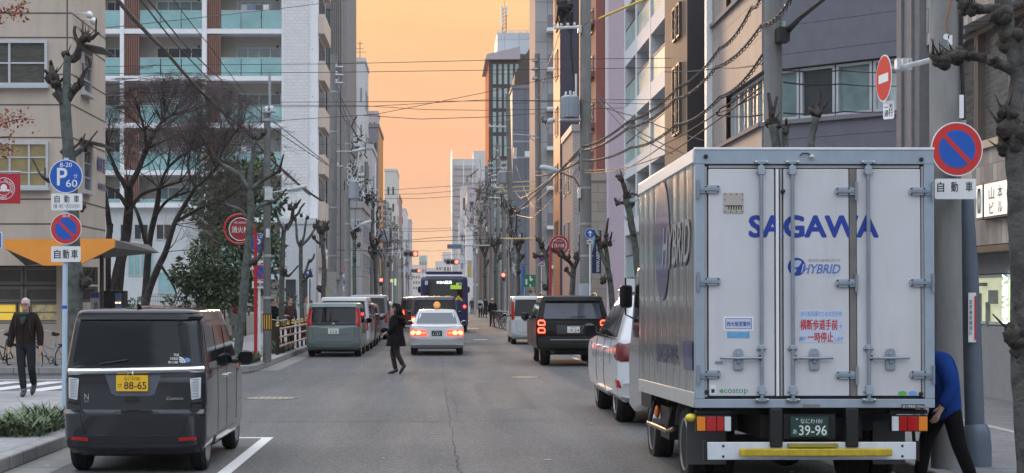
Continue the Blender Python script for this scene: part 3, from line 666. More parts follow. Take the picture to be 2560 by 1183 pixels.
# --- white balcony block
wbx = 8.35; wbal = thing('white_balcony_block', 'white apartment block with pale green glass balconies on the right side of the street', 'apartment block', (wbx + 3, 68, 0))
gwt = mat('balcony_white', (.68, .70, .72), .6, var=.04, dirt=.08); palegl = mat('pale_green_rail', (.30, .42, .40), .5, var=.25, scale=1, spec=.15); dull = mat('dull_glass', (.07, .075, .08), .6, var=.4, scale=1, spec=.1)
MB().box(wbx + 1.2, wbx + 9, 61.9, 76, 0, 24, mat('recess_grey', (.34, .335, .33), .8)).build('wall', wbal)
zs0 = PZ(279 + 6, 75)
for k in range(-4, 5):
    zs = zs0 - 2.54 * k
    if zs < 0: continue
    MB().box(wbx, wbx + 1.199, 61.9, 76, zs - .34, zs + .32, gwt).build('balcony_slab', wbal)
    for y0, y1 in ((61.9, 66.6), (67.0, 71.3), (71.7, 75.7)):
        rl = MB().box(wbx + .05, wbx + .07, y0 + .05, y1 - .05, zs + .34, zs + 1.25, palegl).box(wbx + .03, wbx + .1, y0, y1, zs + 1.255, zs + 1.3, dkframe)
        for j in range(4): yy = y0 + (y1 - y0) * j / 3.3; rl.box(wbx + .072, wbx + .09, yy, yy + .04, zs + .33, zs + 1.25, alum)
        rl.build('balcony_rail', wbal)
        window(wbal, fr_plane((wbx + 1.199, 0, 0), (0, 1, 0), (-1, 0, 0)), y0 + .8, y1 - .8, zs + .33, zs + 2.1, [dull, curt, dull][k % 3], alum, 1, 0, .06, .04, pane=False)
for y in (66.6, 71.3, 75.7, 61.8): MB().box(wbx - .01, wbx + 1.197, y, y + .39, 0, 24, gwt).build('column', wbal)
MB().box(wbx + .1, wbx + .3, 61.95, 62.0, 10.6, 11.2, hotlit).build('balcony_reflection', wbal)  # glowing block stands in for a warm reflection in the balcony glass
# --- pink end wall, red-brown block, beige plinth
pink = mat('pink_render', (.60, .50, .57), .8, var=.04, dirt=.08); redb = mat('oxblood_render', (.30, .115, .095), .8, var=.08, dirt=.12)
block('pink_building', 'narrow pale pink rendered building between white balconies and the red-brown block', 1521, 1570, -120, 77, .8, pink, side='l')
rb, f_, s_, e_ = block('red_brown_building', 'tall red-brown rendered block with a white downpipe, right side of the street', 1490, 1533, -110, 80, 4.5, redb, side='l', swin=[(1, 7, .6, 3.4, 5, 21, .45, .5, WS)])
MB().cyl((PX(1517, 79.8), 79.85, 0), (PX(1517, 79.8), 79.85, 20), .07, whitep).build('downpipe', rb)
for i in range(6): MB().box(e_[0] - .5, e_[0] - .003, 80.8, 83.2, 5 + i * 2.5, 5.25 + i * 2.5, redb).build('balcony_slab', rb)
block('stone_shopfront', 'beige stone ground-floor front below the red-brown block', 1466, 1524, 452, 78.6, 1.1, grid_mat('beige_ashlar', (.40, .37, .32), (.24, .22, .19), (.9, .45), .5, .015, .7, .08), side='l')
# --- white-tiled low block with a salmon street front
wt = grid_mat('white_brick_tile', (.52, .51, .49), (.3, .29, .28), (.24, .1), .5, .02, .6, .06, (.47, .46, .44)); salm = mat('salmon_render', (.52, .33, .26), .8, var=.06)
block('white_tile_block', 'low block with white tiled end wall and salmon street front', 1432, 1480, 328, 88, 7.5, wt, smat=salm, side='l', fwin=[(1, 3, .1, .7, 3.6, 10, .5, .5, WD)], swin=[(2, 2, .5, 7, 3.6, 9.8, .5, .5, WD)])
navy = mat('navy_render', (.035, .033, .06), .7, var=.1); orng = mat('sunset_glow_side', (.46, .12, .05), .6, var=.12)  # orng paints the sunset glow on the street front into its colour
block('navy_building', 'tall navy blue building with a sunset-lit orange street front', 1400, 1448, -90, 104, 6, navy, smat=orng, side='l', swin=[(1, 5, .6, 5.4, 4, 22, .5, .5, WS)])
gt, f_, s_, e_ = block('pale_balcony_tower', 'pale grey tower with stacked small balconies, right of the brown glass building', 1338, 1400, -120, 126, 8, concg, smat=salm, side='l', rm=pw2)
for i in range(8):
    z = 4 + i * 2.95; MB().box(PX(1366, 126), PX(1399, 126), 125.0, 125.997, z, z + .25, apw).build('balcony_slab', gt); MB().box(PX(1367, 126), PX(1381, 126), 125.05, 125.1, z + .26, z + 1.2, dkg).build('balcony_rail', gt)
    window(gt, f_, PX(1383, 126) - PX(1338, 126), PX(1396, 126) - PX(1338, 126), z + .3, z + 2.2, dkglass, alum, 0, 0, .06, .05, pane=False)
blg = grid_mat('blue_grey_panel', (.135, .155, .185), (.07, .08, .095), (60, 2.4), 0, .04, .6, .08, (.13, .15, .18)); drk = mat('dark_umber', (.07, .052, .05), .7, var=.1)
bg_, f_, s_, e_ = block('blue_grey_building', 'blue-grey windowless building with a steep dark roof end', 1281, 1345, 222, 150, 10, blg, side='l', rm=dkg)
MB().prism([(PX(a, 154), PZ(c, 154)) for a, c in ((1284, 221), (1286, 188), (1345, 85), (1345, 221))], 'y', 153, 160, drk).build('roof', bg_)
MB().box(PX(1312, 149.9), PX(1332, 149.9), 149.9, 149.997, PZ(393, 150), PZ(378, 150), whitep).build('wall_sign', bg_)
for a in (395, 355): MB().box(PX(1283, 149), PX(1340, 149), 149.0, 149.1, PZ(a, 149), PZ(a - 3, 149), galv).build('service_rail', bg_)
gb, f_, s_, e_ = block('brown_glass_building', 'dark brown office block with a gridded glass front and white roof box', 1222, 1345, 150, 182, 14, drk, smat=mat('sunset_glow_edge', (.72, .16, .05), .9, var=.08, spec=.05), side='l', roof=False)  # orange evening glow on the street side is put into the wall colour
MB().prism([(PX(a, 182), PZ(c, 182)) for a, c in ((1213, 149.8), (1217, 137), (1300, 118), (1300, 149.8))], 'y', 181.5, 196, mauve).build('sloping_parapet', gb)
for i in range(8):
    for j in range(9):
        a = 1230 + i * 14; zt_ = 158 + j * 60
        window(gb, f_, PX(a, 182) - e_[0], PX(a + 12.5, 182) - e_[0], PZ(zt_ + 55, 182), PZ(zt_, 182), mat('pale_teal_glass', (.32, .43, .43), .12, var=.3, scale=.6), dkframe, 0, 1, .1, .06, pane=False)
rbx = grid_mat('roof_box_panel', (.52, .58, .62), (.33, .37, .4), (1.6, 1.9), 0, .04, .5, .05)
MB().box(PX(1243, 186), PX(1338, 186), 186, 195, PZ(122, 182), PZ(82, 186), rbx).build('roof_box', gb)
rr = MB()
for px in range(1243, 1340, 19): rr.cyl((PX(px, 186.2), 186.2, PZ(82, 186)), (PX(px, 186.2), 186.2, PZ(76, 186)), .04, alum, n=5)
rr.cyl((PX(1243, 186.2), 186.2, PZ(76, 186)), (PX(1338, 186.2), 186.2, PZ(76, 186)), .04, alum, n=5).build('roof_railing', gb)
tw = thing('antenna_mast', 'red and white lattice antenna mast on the white roof box against the sky', 'antenna', (PX(1261, 190), 190, PZ(80, 186)))
tm = mat('mast_rust', (.40, .22, .15), .6, var=.3, scale=3); zt_, zb2 = PZ(18, 190), PZ(80, 186); xm = PX(1261, 190); a_ = MB()
for dx in (-.2, .2): a_.cyl((xm + dx, 190, zb2), (xm + dx, 190, zt_), .07, tm, n=6)
for i in range(8): z = zb2 + (zt_ - zb2) * i / 8; a_.cyl((xm - .2, 190, z), (xm + .2, 190, z + (zt_ - zb2) / 8), .04, tm, n=5)
a_.cyl((xm, 190, zt_), (xm, 190, zt_ + .9), .025, tm, n=5).build('mast', tw)
for dx, z0, z1 in ((-.32, zt_ - 1.2, zt_ + .1), (.3, zt_ - .9, zt_ + .2), (-.3, zt_ - 2.2, zt_ - 1.2), (.42, zb2 + .2, zb2 + .6)): MB().box(xm + dx - .1, xm + dx + .1, 189.7, 189.9, z0, z1, whitep).build('antenna_panel', tw)
# far right: high-rise and the low houses in front of it
hr, f_, s_, e_ = block('pale_high_rise', 'pale high-rise apartment tower with open gallery floors, far down the street', 1131, 1190, 400, 620, 30, pw2, 'high-rise', side='l')
for j in range(11):
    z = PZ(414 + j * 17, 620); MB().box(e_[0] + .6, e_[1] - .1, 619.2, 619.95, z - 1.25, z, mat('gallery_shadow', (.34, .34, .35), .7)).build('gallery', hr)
MB().box(PX(1184, 620), PX(1222, 620), 620.5, 650, 0, PZ(377, 620), pw2).build('stair_tower', hr)
for px in (1158, 1181): MB().box(PX(px, 619), PX(px + 2, 619), 619, 619.18, 0, PZ(402, 620), apw).build('column', hr)
MB().box(PX(1129, 620), PX(1131, 620), 615, 650, 0, PZ(377, 620), whitep).build('end_fin', hr)
block('salmon_edge_house', 'mid-rise house with a salmon street edge in front of the far pale tower', 1153, 1180, 470, 430, 16, pw2, smat=salm, side='l', fwin=[(1, 3, .1, .9, 10, 29, .8, .5, WS)])
block('mint_sign_house', 'low pale house with a green roof sign behind the far right poles', 1148, 1172, 552, 330, 14, pw2, side='l', fwin=[(2, 4, .1, .9, 4, 15, .6, .5, WK)])
block('lattice_house', 'grey mid-rise with dark window bands behind the tangle of right-hand poles', 1168, 1214, 470, 250, 18, mauve, side='l', fwin=[(3, 4, .1, .9, 4, 17, .7, .45, WS)], swin=[(3, 4, 1, 17, 4, 17, .5, .45, WD)])
block('yellow_sign_shop', 'small pale shop building with a yellow panel beyond the bus', 1166, 1182, 575, 210, 10, whitep, side='l', fwin=[(1, 1, .1, .9, 4.3, 6.6, .8, .9, dict(gm=mat('yellow_panel', (.6, .45, .05), .5), pane=False))])
for i, (a, c, tp, Y, lb_) in enumerate(((1030, 1052, 664, 980, 'pale flat-roofed far building directly left of the bus roof'), (1047, 1068, 640, 1100, 'tall hazy far building with a green board under the orange sky'), (1066, 1092, 672, 1050, 'lowest hazy far building at the end of the street'), (1088, 1112, 655, 950, 'hazy far apartment building right of centre at the end of the street'), (1106, 1134, 632, 900, 'broad hazy far building below the pale high-rise'))):
    block('distant_building', lb_, a, c, tp, Y, 30, pw2, side='l' if a > 1075 else 'r', fwin=[(3, 4, .08, .92, 6, PZ(tp, Y) - 2, .7, .5, WD)])
MB().box(PX(1050, 1095), PX(1064, 1095), 1094, 1095, PZ(655, 1095), PZ(640, 1095), mat('far_green', (.20, .42, .36), .7)).build('board', [o for o in COL.objects if o.name.startswith('distant_building')][1])
# ------------------------------------------------------------------ vehicles
def paint(name, col, rough=.28, metal=.0): return mat(name, col, rough, metal, var=.03, scale=2, coat=.6)
_wheel = {}
def wheel_meshes(R, W, spokes=5):
    k = (R, W, spokes)
    if k in _wheel: return _wheel[k]
    t = MB().lathe([(R * .66, -W / 2 + .012), (R * .9, -W / 2), (R * .98, -W * .36), (R, -W * .2), (R, W * .2), (R * .98, W * .36), (R * .9, W / 2), (R * .66, W / 2 - .012)], rubber, ax='x', n=32)
    for i in range(4): t.ring((-W * .24 + i * W * .16, 0, 0), R * 1.0, .006, dark, 'x', 32, 4)
    r = MB().lathe([(R * .60, W * .10), (R * .66, W * .38), (R * .69, W * .46), (R * .66, W * .5), (R * .61, W * .44)], alloy, ax='x', n=32)
    r.lathe([(0, W * .02), (R * .6, W * .02), (R * .6, W * .06)], dark, ax='x', n=24).lathe([(0, W * .38), (R * .13, W * .37), (R * .15, W * .2)], alloy, ax='x', n=16)
    for i in range(spokes):
        a = 2 * pi * i / spokes
        for da in (-.13, .13):
            p = [(W * .3, R * .12 * cos(a + da * 2), R * .12 * sin(a + da * 2)), (W * .36, R * .64 * cos(a + da), R * .64 * sin(a + da))]
            r.tube(p, [R * .055, R * .04], alloy, 6)
    a_ = t.build('wheel', world=False, smooth='auto'); b_ = r.build('rim', world=False, smooth='auto')
    me = (a_.data, b_.data); bpy.data.objects.remove(a_); bpy.data.objects.remove(b_); _wheel[k] = me
    return me
def add_wheel(root, x, y, R, W, side, spokes=5):
    mt, mr = wheel_meshes(R, W, spokes)
    o = bpy.data.objects.new('wheel', mt); COL.objects.link(o); o.parent = root; o.location = (x, y, R)
    if side < 0: o.rotation_euler = (0, 0, pi)
    q = bpy.data.objects.new('rim', mr); COL.objects.link(q); q.parent = o

class Car:
    """body = stacked rounded-rectangle rings; rows: (z, y of the tail, y of the nose, half width, corner radius)"""
    def __init__(s, name, label, cat, loc, rows, body, rz=0, bow=.03, s_px=None, px0=None, group=None):
        s.rows = rows; s.bow = bow; s.root = thing(name, label, cat, loc, rz, group); s.body = body
        s.s = F / loc[1]; s.px0 = VX + loc[0] * s.s
    def px(s, px, py): return ((px - s.px0) / s.s, H - (py - HY) / s.s)
    def at(s, z):
        R = s.rows
        if z <= R[0][0]: return R[0][1:]
        for a, b in zip(R, R[1:]):
            if z <= b[0]:
                t = (z - a[0]) / (b[0] - a[0]); return tuple(p + (q - p) * t for p, q in zip(a[1:], b[1:]))
        return R[-1][1:]
    def ry(s, x, z):
        yr, yf, hw, r = s.at(z); ax = min(abs(x), hw - .001); y = yr
        if ax > hw - r: y = yr + r - sqrt(max(0, r * r - (ax - hw + r) ** 2))
        return y - s.bow * (1 - (ax / hw) ** 2)
    def fy(s, x, z):
        yr, yf, hw, r = s.at(z); ax = min(abs(x), hw - .001); y = yf; r = r * 1.6
        if ax > hw - r: y = yf - r + sqrt(max(0, r * r - (ax - hw + r) ** 2))
        return y
    def sx(s, y, z):
        yr, yf, hw, r = s.at(z); d = min(y - yr, (yf - y) / 1.6)
        if d < 0: d = 0
        return hw if d >= r else hw - r + sqrt(max(0, r * r - (r - d) ** 2))
    def make_body(s, arches=(), top_r=.07, name='body', nz=22):
        z0, z1 = s.rows[0][0], s.rows[-1][0]; zs = sorted(set([r[0] for r in s.rows] + [z0 + (z1 - z0) * i / nz for i in range(nz)]))
        rings = [(z, *s.at(z)) for z in zs]; z, yr, yf, hw, r = rings[-1]
        for i in range(1, 6):
            a = pi / 2 * i / 5; d = top_r * (1 - cos(a)); rings.append((z1 + top_r * sin(a) * .8, yr + d, yf - d * 2, hw - d * 1.3, max(.03, r)))
        z, yr, yf, hw, r = rings[-1]
        rings.append((z + .012, yr + .25, yf - .25, hw - .22, r)); rings.append((z + .018, yr + .6, yf - .5, hw - .45, .1))
        b = MB(); vs = []; N = None
        for (z, yr, yf, hw, r) in rings:
            ring = []; hw2 = max(hw, .06); r = min(r, hw2 * .9); rf = min(r * 1.6, hw2 * .9, max(.02, (yf - yr) * .45))
            for cx, cy, rr, a0 in ((1, 1, r, -pi / 2), (1, -1, rf, 0), (-1, -1, rf, pi / 2), (-1, 1, r, pi)):
                for i in range(7):
                    a = a0 + pi / 2 * i / 6; X = cx * (hw2 - rr) + rr * cos(a); Y = (yr + rr if cy > 0 else yf - rr) + rr * sin(a)
                    ring.append((X, Y, z))
            q = []
            for i, p in enumerate(ring):
                q.append(p); n = ring[(i + 1) % len(ring)]
                if i % 7 == 6:
                    for t in (.2, .4, .6, .8): q.append((p[0] + (n[0] - p[0]) * t, p[1] + (n[1] - p[1]) * t, z))
            q = [(x, y - (s.bow * (1 - (x / hw2) ** 2) if y < yr + r + .01 and z <= z1 + top_r else 0), zz) for x, y, zz in q]
            N = len(q); vs += q
        fs = [tuple(range(N - 1, -1, -1)), tuple(range(len(vs) - N, len(vs)))]
        for k in range(len(rings) - 1): fs += [(k * N + i, k * N + (i + 1) % N, (k + 1) * N + (i + 1) % N, (k + 1) * N + i) for i in range(N)]
        b.add(vs, fs, s.body); o = b.build(name, s.root, world=False, smooth=True)
        if arches:
            c = MB()
            for (y, zc, R) in arches:
                for sg in (-1, 1):
                    hw = s.at(.5)[2]; c.cyl((sg * (hw - .32), y, zc), (sg * (hw + .2), y, zc), R, dark, n=28)
            co = c.build('cut', s.root, world=False); md = o.modifiers.new('b', 'BOOLEAN'); md.object = co; md.operation = 'DIFFERENCE'; md.solver = 'EXACT'
            try: md.material_mode = 'TRANSFER'
            except Exception: pass
            dg = bpy.context.evaluated_depsgraph_get(); dg.update(); me = bpy.data.meshes.new_from_object(o.evaluated_get(dg)); o.modifiers.clear(); o.data = me
            bpy.data.objects.remove(co)
            me.polygons.foreach_set('use_smooth', [True] * len(me.polygons))
        try: o.data.set_sharp_from_angle(angle=radians(32))
        except Exception: pass
        s.bodyo = o; return o
    def _patch(s, poly, fn, m, off, thick, name, par, rings=5):
        n = len(poly); cx = sum(p[0] for p in poly) / n; cy = sum(p[1] for p in poly) / n; vs = []
        for k in range(rings): t = 1 - k / rings; vs += [fn(cx + (a - cx) * t, cy + (c - cy) * t, off) for a, c in poly]
        vs.append(fn(cx, cy, off)); e = len(vs); vs += [fn(a, c, off - thick) for a, c in poly]; fs = []
        for k in range(rings - 1): fs += [(k * n + i, k * n + (i + 1) % n, (k + 1) * n + (i + 1) % n, (k + 1) * n + i) for i in range(n)]
        fs += [((rings - 1) * n + i, (rings - 1) * n + (i + 1) % n, rings * n) for i in range(n)]
        fs += [(i, e + i, e + (i + 1) % n, (i + 1) % n) for i in range(n)]
        o = MB().add(vs, fs, m).build(name, par or s.root, world=False, smooth=True)
        try: o.data.set_sharp_from_angle(angle=radians(40))
        except Exception: pass
        return o
    def dens(s, poly, st=.08):
        out = []
        for a, b in zip(poly, poly[1:] + poly[:1]):
            n = max(1, int(hypot(b[0] - a[0], b[1] - a[1]) / st)); out += [(a[0] + (b[0] - a[0]) * i / n, a[1] + (b[1] - a[1]) * i / n) for i in range(n)]
        return out
    def rear(s, poly, m, off=.006, thick=.02, name='panel', par=None, r=0):
        if r: poly = rpoly(poly, r)
        return s._patch(s.dens(poly), lambda x, z, o: (x, s.ry(x, z) - o, z), m, off, thick, name, par)
    def side(s, poly, sg, m, off=.006, thick=.02, name='panel', par=None, r=0):
        if r: poly = rpoly(poly, r)
        return s._patch(s.dens(poly), lambda y, z, o: (sg * (s.sx(y, z) + o), y, z), m, off, thick, name, par)
    def frontp(s, poly, m, off=.006, thick=.02, name='windscreen', par=None):
        return s._patch(s.dens(poly), lambda x, z, o: (x, s.fy(x, z) + o, z), m, off, thick, name, par)
    def seam(s, lines, name='panel_gap', w=.004, mode='rear', sg=1):
        b = MB()
        for ln in lines:
            d = []
            for a, c in zip(ln, ln[1:]):
                n = max(1, int(hypot(c[0] - a[0], c[1] - a[1]) / .06)); d += [(a[0] + (c[0] - a[0]) * i / n, a[1] + (c[1] - a[1]) * i / n) for i in range(n)]
            d.append(ln[-1])
            b.tube([(x, s.ry(x, z), z) if mode == 'rear' else (sg * s.sx(x, z), x, z) for x, z in d], w, black, 5)
        return b.build(name, s.root, world=False)
    def rtext(s, items, m, name='lettering', off=.012, par=None, flat=None):
        b = MB()
        for it in items:
            body, cx, cz, w, h = it[:5]; bo = it[5] if len(it) > 5 else .01; sl = it[6] if len(it) > 6 else 0
            b.text(body, cx, cz, w, h, (lambda x, z: (x, (flat if flat is not None else s.ry(x, z)) - off, z)), m, bo, sl)
        return b.build(name, par or s.root, world=False)
    def plate(s, cx, cz, w=.33, h=.165, bg=signwhite, fg=ink, top=None, num='12-34', kana='', off=.02):
        y = min(s.ry(cx - w / 2, cz), s.ry(cx + w / 2, cz), s.ry(cx, cz)) - off
        p = MB().prism(rect(cx - w / 2, cx + w / 2, cz - h / 2, cz + h / 2, .012), 'y', y - .012, y, bg).build('number_plate', s.root, world=False)
        t = []
        if top: t.append((top, cx, cz + h * .29, w * .5, h * .24, .005))
        t.append((num, cx + (w * .1 if kana else 0), cz - h * .14, w * .7, h * .46, .012))
        if kana: t.append((kana, cx - w * .38, cz - h * .14, w * .12, h * .26, .005))
        s.rtext(t, fg, off=.0135, par=p, flat=y); return p
    def wheels(s, ys, R, W, spokes=5, inset=.0):
        for y in ys:
            for sg in (-1, 1): add_wheel(s.root, sg * (s.at(R)[2] - W / 2 - .012 - inset), y, R, W, sg, spokes)
    def under(s, y0, y1, hw, z0=.2, z1=.5): return MB().box(-hw, hw, y0, y1, z0, z1, dark).build('underbody', s.root, world=False)
    def mirror(s, y, z, w=.2, h=.16, m=black):
        for sg in (-1, 1):
            x = s.sx(y, z); MB().cyl((sg * (x - .03), y, z - h * .3), (sg * (x + .08), y, z - h * .2), .025, black).ell((sg * (x + .04 + w / 2), y, z), (w / 2, .07, h / 2), m, 16, 10).box(sg * (x + .05 + w / 2) - w * .38, sg * (x + .05 + w / 2) + w * .38, y - .071, y - .06, z - h * .34, z + h * .36, glass).build('door_mirror', s.root, world=False, smooth='auto')
    def wiper(s, x0, x1, z, zz):
        pts = [(x0 + (x1 - x0) * i / 6, z + (zz - z) * i / 6) for i in range(7)]
        MB().tube([(x, s.ry(x, a) - .035, a) for x, a in pts], .009, black, 6).build('wiper', s.root, world=False)
    def exhaust(s, x, y=.12, z=.24, r=.03): MB().lathe([(r * .8, .2), (r * .8, 0), (r, 0), (r, .3)], alloy, (x, y - .05, z), 'y', 14).build('exhaust_pipe', s.root, world=False)

def mirrored(poly): return [(-a, c) for a, c in poly][::-1]

# --- dark grey kei van in the parking bay (nearest on the left)
gun = mat('gunmetal_paint', (.032, .034, .041), .16, .5, var=.04, coat=.7)
rows = [(.20, .10, 3.28, .66, .12), (.27, .02, 3.36, .715, .12), (.38, 0, 3.39, .735, .12), (.60, -.012, 3.40, .7375, .11), (.625, -.012, 3.40, .7375, .11), (.665, .04, 3.40, .7375, .11), (.95, .045, 3.34, .736, .10), (1.0, .05, 3.22, .734, .10), (1.04, .05, 2.95, .732, .10), (1.12, .06, 2.86, .725, .10), (1.58, .13, 2.30, .655, .10), (1.655, .15, 2.22, .635, .10)]
kv = Car('kei_van', 'dark grey kei van with a yellow number plate parked beside the left kerb', 'van', (-3.16, 17.35, 0), rows, gun, bow=.035)
kv.make_body([(.46, .30, .345), (2.98, .30, .345)], .055); kv.under(.3, 3.2, .6, .16, .4); kv.wheels((.46, 2.98), .285, .165, 6, .0)
P = kv.px
kv.rear([P(184, 790), P(496, 790), P(508, 916), P(168, 920)][::-1], mat('gloss_black', (.006, .006, .007), .12, var=0, coat=.3), .003, name='window_surround', r=.05)
kg_ = kv.rear([P(196, 798), P(494, 798), P(505, 912), P(178, 912)][::-1], glass, .006, name='rear_window', r=.03)
kv.rear([P(186, 792), P(200, 782), P(490, 782), P(502, 792), P(497, 799), P(193, 799)][::-1], black, .05, .06, name='roof_spoiler')
tp = [P(170 + 336 * i / 16, 930 - 6 * i / 16) for i in range(17)]; ch_ = MB().tube([(x, kv.ry(x, z) - .004, z) for x, z in tp], .037, chrome, 16).build('chrome_trim', kv.root, world=False, smooth='auto')
kv.rtext([('H', *P(327, 931), .06, .055, .012)], chrome, 'emblem', .05, ch_)
pr = kv.rear([P(262, 938), P(402, 938), P(386, 986), P(372, 990), P(292, 990), P(278, 984)][::-1], mat('plate_recess', (.10, .115, .14), .3, .3, coat=.5), .004, .015, name='plate_recess')
kv.plate(*P(331, 958), .33, .165, mat('plate_yellow', (.78, .46, .015), .45, var=.03), ink, 'なにわ581', '88-65', 'さ')
for sg in (0, 1):
    X = lambda a: a if not sg else 2 * kv.px0 - a
    pl_ = [P(X(a), y) for a, y in ((474, 947), (501, 944), (500, 996), (478, 1000))]
    lens = kv.rear(pl_[::-1] if sg == 0 else pl_, clear, .014, .03, name='tail_lamp', r=.012)
    b = MB()
    for i in range(7):
        z = P(0, 950 + i * 7)[1]; xx = [P(X(478), 0)[0], P(X(497), 0)[0]]; b.box(min(xx), max(xx), kv.ry(xx[0], z) - .018, kv.ry(xx[0], z) - .012, z, z + .008, alloy)
    b.build('lamp_rib', lens, world=False)
    pl_ = [P(X(a), y) for a, y in ((476, 1002), (501, 1000), (503, 1010), (474, 1012))]; kv.rear(pl_[::-1] if sg == 0 else pl_, black, .008, name='lamp_trim')
    pl_ = [P(X(a), y) for a, y in ((448, 1094), (492, 1092), (492, 1100), (448, 1103))]; kv.rear(pl_[::-1] if sg == 0 else pl_, redl, .012, name='reflector')
kv.seam([[P(193, 945), P(203, 1050), P(214, 1082), P(226, 1090), P(446, 1090), P(458, 1082), P(470, 1040), P(478, 1005)]])
kv.rear([P(172, 1116), P(504, 1114), P(504, 1136), P(172, 1138)][::-1], gun, .03, .05, name='bumper_lip', r=.02)
kv.rear([P(312, 992), P(346, 992), P(348, 1006), P(310, 1006)][::-1], black, .012, name='tailgate_handle', r=.02)
lt_ = mat('badge_silver', (.6, .62, .65), .25, .8)
kv.rtext([('N', *P(216, 992), .045, .06, .004), ('BOX', *P(216, 1004), .045, .016, .01)], lt_, 'badge'); kv.rtext([('Custom', *P(437, 996), .17, .032, .004, .3)], lt_, 'badge')
kv.rtext([('THE', *P(439, 888), .055, .026, .02), ('CHILD', *P(434, 897), .085, .026, .02), ('IN CAR', *P(432, 906), .10, .026, .02)], signwhite, 'sticker', .009, kg_)
b = MB()
for i in range(3): b.ring((P(447, 0)[0], kv.ry(.4, P(0, 907)[1]) - .012, P(0, 908)[1]), .02 + i * .018, .007, signwhite, 'y', 10, 4, 0, pi / 2)
b.build('sticker', kg_, world=False)
MB().prism(circ(P(466, 0)[0], P(0, 901)[1], .035, 18, .024), 'y', kv.ry(.52, 1.17) - .012, kv.ry(.52, 1.17) - .008, mat('sticker_blue', (.16, .3, .62), .5)).build('sticker', kg_, world=False)
kv.wiper(P(250, 0)[0], P(318, 0)[0], P(0, 910)[1], P(0, 900)[1])
for sg in (-1, 1):
    kv.side([(.28, 1.08), (.95, 1.08), (.98, 1.52), (.34, 1.53)][::sg], sg, glass, .005, name='quarter_window', r=.03)
    kv.side([(1.02, 1.08), (1.72, 1.08), (1.68, 1.52), (1.04, 1.52)][::sg], sg, glass, .005, name='rear_door_window', r=.03)
    kv.side([(1.80, 1.08), (2.68, 1.08), (2.28, 1.50), (1.78, 1.52)][::sg], sg, glass, .005, name='front_door_window', r=.03)
    kv.side([(.80, .24), (2.62, .24), (2.60, .34), (.82, .34)][::sg], sg, chrome if 0 else gun, .02, .03, name='side_skirt', r=.02)
    kv.seam([[(1.0, .36), (1.0, 1.06)], [(1.76, .36), (1.75, 1.5)], [(2.62, .4), (2.66, 1.05)]], mode='side', sg=sg)
    for y in (1.6, 1.9): kv.side([(y, .93), (y + .14, .93), (y + .14, .965), (y, .965)][::sg], sg, chrome, .03, .03, name='door_handle', r=.01)
kv.frontp([(-.66, 1.12), (.66, 1.12), (.6, 1.56), (-.6, 1.56)], glass)
kv.mirror(2.55, 1.12, .19, .17)
MB().tube([(0, .35, 1.70), (0, .28, 1.74), (0, .2, 1.76)], [.03, .02, .006], black, 8).build('roof_aerial', kv.root, world=False)

